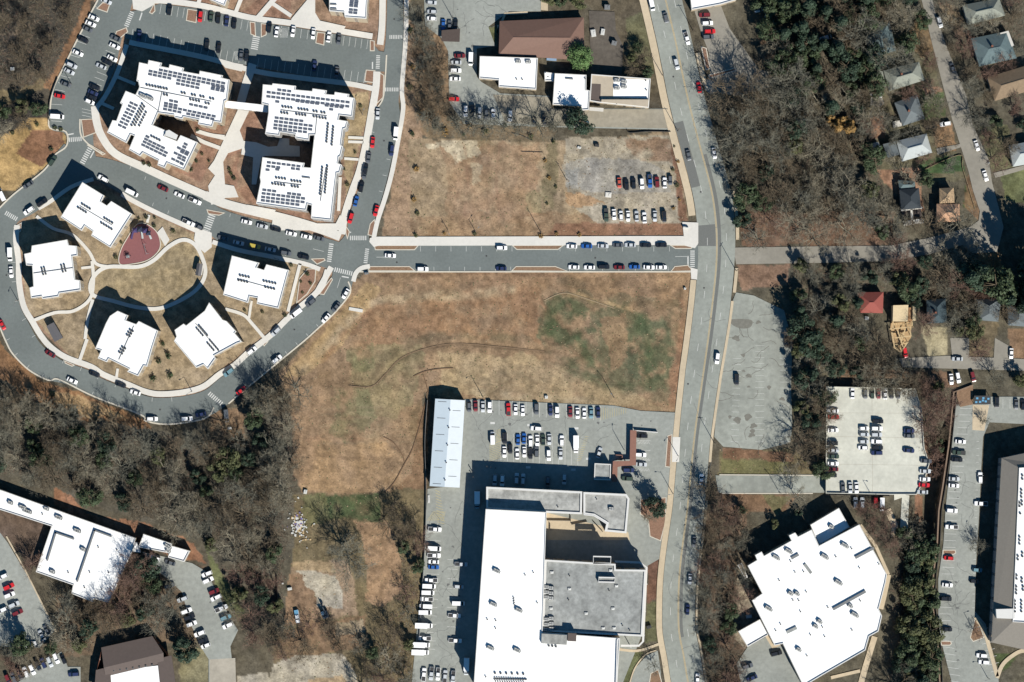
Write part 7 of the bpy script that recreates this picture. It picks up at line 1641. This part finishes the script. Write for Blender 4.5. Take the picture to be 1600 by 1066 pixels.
grove([(1420, 440), (1600, 440), (1600, 500), (1420, 510)], 24, (.7, .3, 0), 'close behind the grey-roofed houses', 'behind the grey-roofed houses', .7, 1.0)
grove([(1455, 0), (1500, -10), (1600, -20), (1600, 30), (1560, 60), (1500, 60), (1520, 140), (1560, 190), (1520, 200), (1490, 100)], 30, (.85, .15, 0), 'in the gardens east of the residential street', 'in the eastern gardens', .6, .9)
grove([(1335, 150), (1380, 100), (1400, 110), (1380, 170), (1375, 250), (1345, 250)], 24, (.6, .4, 0), 'behind the western row of houses', 'behind the houses', .7, 1.0)
grove([(1180, 770), (1290, 772), (1250, 800), (1160, 850), (1150, 800)], 34, (.2, .8, 0), 'north of the angular white building', 'north of the angular building', .45, .65)
grove([(1330, 780), (1385, 790), (1395, 860), (1370, 840)], 18, (1, 0, 0), 'beside the parking deck ramp', 'beside the deck ramp', .5, .7, barks=(2,))
grove([(1480, 470), (1525, 480), (1530, 560), (1490, 550)], 22, (.8, .2, 0), 'among the houses above the lower lane', 'among the eastern houses', .6, .9)
grove([(850, 0), (905, -10), (920, 10), (860, 18)], 16, (0, 1, 0), 'above the brown restaurant', 'above the restaurant', .6, .8)
grove([(985, 75), (1010, 75), (1018, 115), (990, 118)], 14, (.3, .7, 0), 'beside the tan shop', 'beside the tan shop', .5, .8)
# shrubs in beds and along walls
def shrubs(pts, lab, grp, s=(.6, 1.0), cols=(0, 1)):
    for p in pts:
        if True: tree(('shrub', rng.randrange(2), rng.choice(cols)), p, rng.uniform(*s), lab, grp)
shrubs([(x, 372 + rng.uniform(-8, -3)) for x in (650, 695, 742, 845, 870, 905)], 'small brown shrub above the side street pavement', 'shrubs above the side street', cols=(1, 3))
shrubs([q('y4', *p) for p in ((330, 105), (430, 80), (550, 90), (545, 205), (805, 285), (85, 430), (15, 640))], 'low shrub around the red playground', 'playground shrubs')
shrubs([q('t11', *p) for p in ((600, 690), (640, 640), (660, 700), (610, 760), (500, 900), (540, 590), (360, 880), (250, 870))], 'low shrub near the estate junction', 'junction shrubs')
shrubs([q('t20', *p) for p in ((1015, 20), (1055, 90), (990, 125), (1060, 215), (960, 235), (330, 330))], 'dark shrub on the lawn between two villas', 'villa shrubs', (.9, 1.4), (0,))
shrubs([q('z1', *p) for p in ((890, 690), (1100, 640), (930, 900), (990, 960), (880, 960), (840, 1040), (420, 985), (470, 1000))], 'low shrub beside the western apartment block', 'apartment shrubs')
shrubs([q('z2', *p) for p in ((120, 660), (130, 690), (150, 720), (995, 240), (960, 545), (910, 760), (885, 660))], 'low shrub beside the eastern apartment block', 'eastern apartment shrubs')
shrubs([q('t00', *p) for p in ((185, 800), (80, 830), (230, 780), (345, 800), (380, 810), (320, 930))], 'small shrub around the sandy pad', 'sandy pad shrubs')
shrubs([(648 + rng.uniform(-14, 12), y + rng.uniform(-12, 12)) for y in range(60, 350, 40)], 'scrubby bush on the verge east of the estate', 'verge bushes', (.7, 1.4), (1, 3, 0))
shrubs([(x + rng.uniform(-9, 9), 205 + rng.uniform(-9, 9)) for x in range(680, 870, 21)], 'scrubby bush along the top of the dirt square', 'dirt square bushes', (.7, 1.5), (1, 3, 0))
shrubs([(860 + rng.uniform(-9, 9), y + rng.uniform(-7, 7)) for y in range(225, 335, 24)], 'scrubby bush between the dirt square and the broken lot', 'broken lot bushes', (.5, 1.1), (1, 3))
shrubs([(1056 + rng.uniform(-5, 7), y + rng.uniform(-6, 6)) for y in range(230, 345, 20)], 'brown bush at the avenue edge of the broken lot', 'avenue edge bushes', (.5, 1.0), (3, 1))

# ------------------------------------------------------------------ brush and weeds (stuff)
def scatter(name, polys, n, mk, mats, kindlabel=None, clear=1.0):
    b = MB(); tot = 0
    bbs = [(min(p[0] for p in q_), max(p[0] for p in q_), min(p[1] for p in q_), max(p[1] for p in q_), q_) for q_ in polys]
    ar = [(x1 - x0) * (y1 - y0) for x0, x1, y0, y1, _ in bbs]
    for _ in range(n):
        x0, x1, y0, y1, poly = rng.choices(bbs, ar)[0]; x, y = rng.uniform(x0, x1), rng.uniform(y0, y1)
        if not pip(x, y, poly) or (clear and blocked(x, y, clear)): continue
        mx, my = M((x, y)); mk(b, mx, my, gz((x, y)))
    return tag(b.build(name, mats), kind='stuff')
def brush(b, x, y, z):
    for k in range(5):
        a = rng.uniform(0, 6.28); L = rng.uniform(.6, 1.8); e = rng.uniform(.1, 1.0); w = rng.uniform(.02, .05)
        p1 = (x + math.cos(a) * L * math.cos(e), y + math.sin(a) * L * math.cos(e), z + L * math.sin(e)); c, s_ = -math.sin(a) * w, math.cos(a) * w
        b.add([(x - c, y - s_, z), (x + c, y + s_, z), (p1[0] + c, p1[1] + s_, p1[2]), (p1[0] - c, p1[1] - s_, p1[2])], [(0, 1, 2, 3)], rng.randrange(3))
woods = [[(-20, -20), (140, -20), (80, 135), (-20, 135)], [(-20, 590), (120, 655), (330, 695), (440, 600), (474, 640), (460, 780), (440, 900), (300, 830), (110, 760), (-20, 735)],
         [(345, 890), (440, 895), (445, 1010), (385, 1010)], [(90, 930), (215, 890), (298, 985), (130, 1020)], [(600, 790), (662, 830), (640, 1080), (560, 1080), (630, 900)],
         [(1130, 130), (1215, 60), (1190, -20), (1440, -20), (1365, 170), (1390, 372), (1155, 378)], [(1240, 410), (1370, 410), (1560, 400), (1540, 465), (1335, 480), (1370, 590), (1285, 740), (1242, 735)],
         [(1095, 720), (1165, 800), (1165, 1080), (1100, 1080)], [(1400, 840), (1450, 840), (1460, 1080), (1385, 1080)], [(1412, 600), (1470, 605), (1460, 740)], [(1450, 0), (1600, -10), (1600, 60), (1500, 60)]]
scatter('undergrowth', woods, 26000, brush, [BARK[0], BARK[1], BARK[2]])
def weed(b, x, y, z):
    h = rng.uniform(.08, .3); w = rng.uniform(.2, .5); n = 4; o = rng.uniform(0, 6.28)
    vs = [(x + math.cos(o + k * 1.57) * w * rng.uniform(.6, 1.2), y + math.sin(o + k * 1.57) * w * rng.uniform(.6, 1.2), z - .05) for k in range(4)] + [(x + rng.uniform(-.1, .1), y + rng.uniform(-.1, .1), z + h)]
    b.add(vs, [(0, 1, 4), (1, 2, 4), (2, 3, 4), (3, 0, 4)], rng.randrange(3))
fields = [[(560, 440), (1080, 428), (1060, 640), (740, 625), (655, 615), (660, 760), (470, 768), (460, 600)]]
W_T = [mat('weed_straw', (168, 148, 118), 0.2), mat('weed_brown', (142, 118, 92), 0.2), mat('weed_green', (112, 114, 78), 0.2)]
scatter('field_weeds', fields, 2600, weed, W_T)
scatter('rough_grass_tufts', [[(640, 215), (1075, 210), (1075, 370), (640, 370)], [(455, 772), (668, 765), (640, 1080), (430, 1080)], [(600, 60), (660, 60), (640, 370), (600, 370)], [(60, 600), (230, 660), (120, 655), (0, 600)], [(1125, 700), (1290, 700), (1240, 800), (1125, 800)]], 2200, weed, W_T)

# ------------------------------------------------------------------ poles, fences, clutter
def pole(p, h, label, arm=True, m=POLE, cat='lamp post', nm='street_lamp', rz=0.0):
    x, y = M(p); r = thing(nm, label, cat, (x, y, min(0.1, gz(p))), rz, None)
    b = MB(); b.tube((0, 0, -.3), (0, 0, h), .16, .09, 8); b.build('post', m, r)
    if arm:
        b = MB(); b.tube((0, 0, h - .15), (1.8, 0, h + .2), .06, .05, 6); b.build('arm', m, r)
        b = MB(); b.box((2.0, 0, h + .2), (.8, .32, .14)); b.build('lamp_head', UNIT_G, r)
    else:
        b = MB(); b.box((0, 0, h - .6), (.12, 2.2, .14)); b.build('crossarm', m, r)
for p, h, lab, arm in (((1150, 423), 11.5, 'utility pole on the corner of the avenue and the east street', False), ((1116, 692), 11, 'utility pole at the south-west corner of the long grey lot', False),
    ((1051, 771), 9, 'lamp post in the avenue pavement beside the depot', True), ((1059, 712), 8, 'lamp post in the avenue pavement beside the gatehouse forecourt', True), ((975, 703), 8.5, 'lamp post beside the walkway canopy', True),
    ((755, 621), 9, 'lamp post at the field edge above the depot upper row', True), ((959, 621), 9, 'lamp post at the field edge near the yellow hatched bay', True), ((1357, 768), 8, 'lamp post on the parking deck bottom edge', True),
    ((1521, 844), 6, 'lamp post at the shaded edge of the upper car park, northern one', True), ((1518, 979), 6, 'lamp post at the upper car park lower island', True), ((1543, 1059), 7, 'lamp post at the bottom of the upper car park', True),
    ((845, 363), 10, 'utility pole left of the crossed shadows above the side street', False), ((743, 362), 5, 'lamp post above the side street pavement, middle', True), ((700, 360), 5, 'lamp post above the side street pavement, left', True),
    ((1083, 48), 11, 'utility pole on the avenue east kerb near the top', False), ((1146, 103), 7, 'lamp post in the top lot east of the avenue', True), ((1035, 118), 9, 'utility pole on the avenue west pavement by the tan shop', False),
    ((1059, 205), 10, 'utility pole on the avenue west pavement above the broken lot', False), ((1218, 770), 8, 'lamp post on the access drive kerb', True), ((708, 30), 9, 'lamp post in the restaurant lot', True),
    ((112, 132), 7, 'lamp post on the west drive', True), ((886, 282), 8, 'leaning utility pole at the west edge of the broken lot', False), ((480, 165), 6, 'lamp post at the apartment courtyard', True), ((567, 180), 6, 'lamp post on the lawn east of the apartments', True),
    ((28, 470), 6, 'lamp post on the ring pavement, west', True), ((300, 612), 6, 'lamp post on the ring pavement, south', True), ((430, 404), 6, 'lamp post on the crescent street south pavement', True)):
    pole(p, h, lab, arm, POLE if arm else WOODP, 'lamp post' if arm else 'utility pole', 'street_lamp' if arm else 'utility_pole', rng.uniform(0, 6.28))
def silt(pts, lab, fr='p', h=.24, m=None, nm='silt_fence'):
    P = [q(fr, *p) for p in pts]; c = smooth(P, 5)
    r = thing(nm, lab, 'fence', (*M(c[0]), 0)); b = MB(); A_, B_ = offset_line(c, .25 if h > .25 else .7), offset_line(c, -.25 if h > .25 else -.7); n = len(c)
    zs = [gz(p) for p in c]; A_, B_ = MP(A_), MP(B_)
    vs = [(*A_[i], zs[i] + h) for i in range(n)] + [(*B_[i], zs[i] + h) for i in range(n)] + [(*A_[i], zs[i] - .2) for i in range(n)] + [(*B_[i], zs[i] - .2) for i in range(n)]
    fs = []
    for i in range(n - 1): fs += [(i, i + 1, n + i + 1, n + i), (2 * n + i, 2 * n + i + 1, i + 1, i), (n + i, n + i + 1, 3 * n + i + 1, 3 * n + i)]
    b.add(vs, fs); part(r, 'fabric', b, m or SILT)
    pm = MB(); pm.box((0, 0, h / 2), (.1, .1, h + .5)); pme = pm.mesh('fence_post', WOODP)
    for i in range(0, n if h > .25 else 0, 2): x, y = M(c[i]); inst(r, 'post', pme, (x, y, zs[i]))
silt([(668, 612), (660, 650), (645, 700), (632, 725), (615, 755), (600, 770)], 'brown silt fence curving down the slope left of the warehouse')
silt([(600, 683), (615, 692), (628, 710), (632, 722)], 'short curved silt fence joining the long one')
silt([(646, 588), (665, 580), (690, 576), (708, 575)], 'short silt fence arc above the warehouse')
silt([(661, 585), (666, 600), (669, 612)], 'tiny silt fence stub at the warehouse corner')
silt([(545, 603), (580, 604), (600, 587), (625, 561), (660, 546), (710, 537), (780, 542), (850, 549)], 'long brown wattle line snaking across the middle field', h=.16, m=W_T[1])
silt([(850, 470), (880, 458), (910, 465), (960, 482)], 'low pale wattle line near the green patch top', h=.2, m=W_T[0])
silt([(800, 208), (815, 212), (832, 220)], 'dark curved log line above the dirt square', h=.4, m=UNIT_D)
silt([(815, 237), (848, 238)], 'short dark timber lying on the dirt square', h=.3, m=UNIT_D)
silt(((860, 80), (890, 108), (1080, 95), (1280, 100)), 'low dark retaining edge above the broken lot', 'y7', .9, UNIT_D)
silt(((120, 470), (125, 700)), 'dark board fence at the left of the building plot', 'y3', 1.8, WOODP)
silt([(78, 190), (76, 175), (80, 150), (90, 122)], 'dark railing bending along the west drive', h=1.1, m=UNIT_D)
silt([(668, 625), (664, 690), (666, 765), (664, 850), (655, 1000)], 'wire fence line between the field and the depot yard', h=1.6, m=UNIT_G)
silt([(1390, 775), (1290, 773)], 'dark railing below the parking deck', h=1.4, m=UNIT_D)
silt(((310, 185), (700, 15), (735, 140), (850, 520)), 'pale garden fence round the dark green lawn', 'z6', .7, W_T[0], 'garden_fence')
# bollards north-west of the depot
for k, (x, y) in enumerate(((470, 760), (495, 765), (525, 770), (378, 790), (385, 825))):
    c = M(q('t22', x + 12, y + 22)); b = MB(); b.tube((c[0], c[1], -.1), (c[0], c[1], 2.6), .18, .18, 8); b.box((c[0], c[1], 2.65), (.45, .45, .1))
    tag(b.build('tall_bollard', UNIT_D), 'tall dark bollard, %s from the left at the depot corner' % ORD[[3, 4, 2, 0, 1].index(k) if False else (2, 3, 4, 0, 1)[k]], 'bollard', 'bollards at the depot corner')
# clutter on the building plot
b = MB()
for _ in range(150):
    a, d = rng.uniform(0, 6.28), abs(rng.gauss(0, 1)); p = (468 + math.cos(a) * d * 9, 822 + math.sin(a) * d * 16); c = M(p)
    b.box((c[0], c[1], gz(p) + .25), (rng.uniform(.3, 1.1), rng.uniform(.2, .8), rng.uniform(.15, .5)), rng.uniform(0, 3), rng.choice((0, 0, 0, 1, 2)))
tag(b.build('scattered_rubbish', [UNIT_W, mat('debris_purple', (130, 120, 168), 0.1), LUM]), kind='stuff')
r = car('pickup truck', 'w', q('y3', 232, 695), 80, 'white pickup with a pale blue bed beside the dark digger', gz(q('y3', 232, 695)))
b = MB(); b.box((-1.75, 0, 1.2), (1.9, 1.6, .5)); b.build('blue_load', mat('tarp_blue', (120, 180, 216), 0.1), r)
p = q('y3', 388, 680); r = thing('digger', 'dark tracked digger on the building plot', 'digger', (*M(p), gz(p)), math.radians(110))
DG = mat('digger_dark', (74, 84, 94), 0.1, rough=0.6)
for sy in (-1, 1): b = MB(); b.box((0, sy * 1.1, .45), (3.6, .6, .9)); b.build('track', BLACKISH, r)
b = MB(); b.box((-.4, 0, 1.4), (3.0, 2.6, 1.0)); b.box((-1.4, 0, 2.0), (1.0, 2.3, .5)); b.build('body', DG, r)
b = MB(); b.box((.6, .7, 2.2), (1.5, 1.1, 1.5)); b.build('cab', mat('digger_glass', (120, 150, 170), 0.0, rough=0.2), r)
b = MB(); b.tube((1.0, -.3, 1.6), (3.2, -.3, 3.4), .25, .2); b.tube((3.2, -.3, 3.4), (4.6, -.3, 1.2), .2, .15); b.build('boom', DG, r)
b = MB(); b.box((4.7, -.3, .8), (.8, 1.0, .7)); b.build('bucket', DG, r)
for fr, x, y, d, m, lab, nm, cat in (('y3', 190, 540, (1.8, 1.2, 1.0), UNIT_W, 'white crate on the bare soil of the building plot', 'crate', 'crate'), ('y3', 150, 510, (.7, .7, .6), UNIT_W, 'small white bucket left of the crate on the plot', 'bucket', 'bucket'),
    ('y7', 680, 705, (2.6, 2.2, .5), CONC, 'pale concrete slab piece lying in the broken lot', 'slab_piece', 'slab'), ('y7', 400, 250, (1.6, 1.0, .5), UNIT_W, 'pale rubble heap at the broken lot top left', 'rubble', 'rubble'), ('y7', 570, 230, (1.8, 1.2, 1.4), UNIT_D, 'dark skip at the broken lot top', 'skip', 'skip'),
    ('t13', 440, 735, (.9, .9, .9), UNIT_W, 'small white utility box at the avenue side of the middle field', 'utility_box', 'utility box'), ('t22', 853, 350, (1.3, 1.3, .9), UNIT_W, 'white ring-shaped manhole riser at the field edge', 'manhole_riser', 'manhole'),
    ('t33', 838, 655, (2.4, 1.4, 1.5), UNIT_W, 'white box unit by the angular building yard', 'generator', 'generator'), ('t33', 215, 720, (2.0, 1.4, 1.4), UNIT_D, 'dark box sign on the grass by the depot loop', 'box_sign', 'sign'),
    ('t11', 1010, 640, (1.8, .9, 1.2), UNIT_G, 'grey utility cabinet south of the side street corner', 'utility_cabinet', 'cabinet'), ('t13', 445, 355, (2.4, .5, 1.6), UNIT_W, 'pale monument sign at the side street mouth', 'monument_sign', 'sign'),
    ('t21', 155, 545, (1.6, 1.2, .8), UNIT_W, 'pale boulder below the ring road bottom', 'boulder', 'boulder'), ('t21', 628, 940, (1.4, 1.8, 1.0), UNIT_W, 'pale block at the wood edge of the field', 'concrete_block', 'block'), ('t00', 78, 430, (1.6, 1.3, .8), UNIT_W, 'pale boulder in the north-west creek bed', 'boulder', 'boulder'),
    ('t22', 120, 985, (.8, 3.4, .6), UNIT_W, 'white barrier at the yellow hatched corner left of the depot', 'barrier', 'barrier'), ('y1', 1000, 265, (2.0, 3.0, 1.2), UNIT_W, 'white equipment pile on the worn yard, left one', 'equipment_pile', 'equipment'), ('y1', 1075, 255, (1.6, 2.6, 1.2), UNIT_W, 'white equipment pile on the worn yard, right one', 'equipment_pile', 'equipment'),
    ('y1', 1110, 60, (2.4, 2.0, 2.0), UNIT_G, 'grey unit at the top of the worn yard', 'equipment_unit', 'equipment'), ('y1', 1165, 345, (2.2, 1.8, 2.2), UNIT_G, 'grey unit at the edge of the worn yard', 'equipment_unit', 'equipment'), ('z5', 1095, 1035, (.6, .6, 1.0), UNIT_W, 'pale mailbox on the residential street kerb', 'mailbox', 'mailbox'), ('z7', 195, 385, (1.6, 1.4, 1.0), UNIT_W, 'white garden furniture below the red-roofed house', 'garden_table', 'garden furniture')):
    c = q(fr, x, y); mx, my = M(c); b = MB(); b.box((0, 0, d[2] / 2 - .1), d); b.box((0, 0, d[2] - .04), (d[0] * .86, d[1] * .86, .12)); b.box((d[0] * .2, 0, d[2] + .08), (d[0] * .3, d[1] * .4, .2))
    tag(b.build(nm, m, None, loc=(mx, my, max(gz(c), -.1)), rz=rng.uniform(-.3, .3)), lab, cat)
# dark open shed by the restaurant lot
p4 = Q('t02', (200, 190), (315, 180), (312, 262), (198, 258)); r = root_at('open_shed', 'dark open shed beside the restaurant lot left edge', 'shed', MP(p4))
b = MB(); b.prism(MP(p4, 2.6), 2.4, 2.6); part(r, 'roof', b, mat('shed_roof', (92, 80, 74), 0.15)); 
for p in inset(MP(p4), .3): b = MB(); b.box((p[0], p[1], 1.1), (.2, .2, 2.6)); part(r, 'post', b, WOODP)
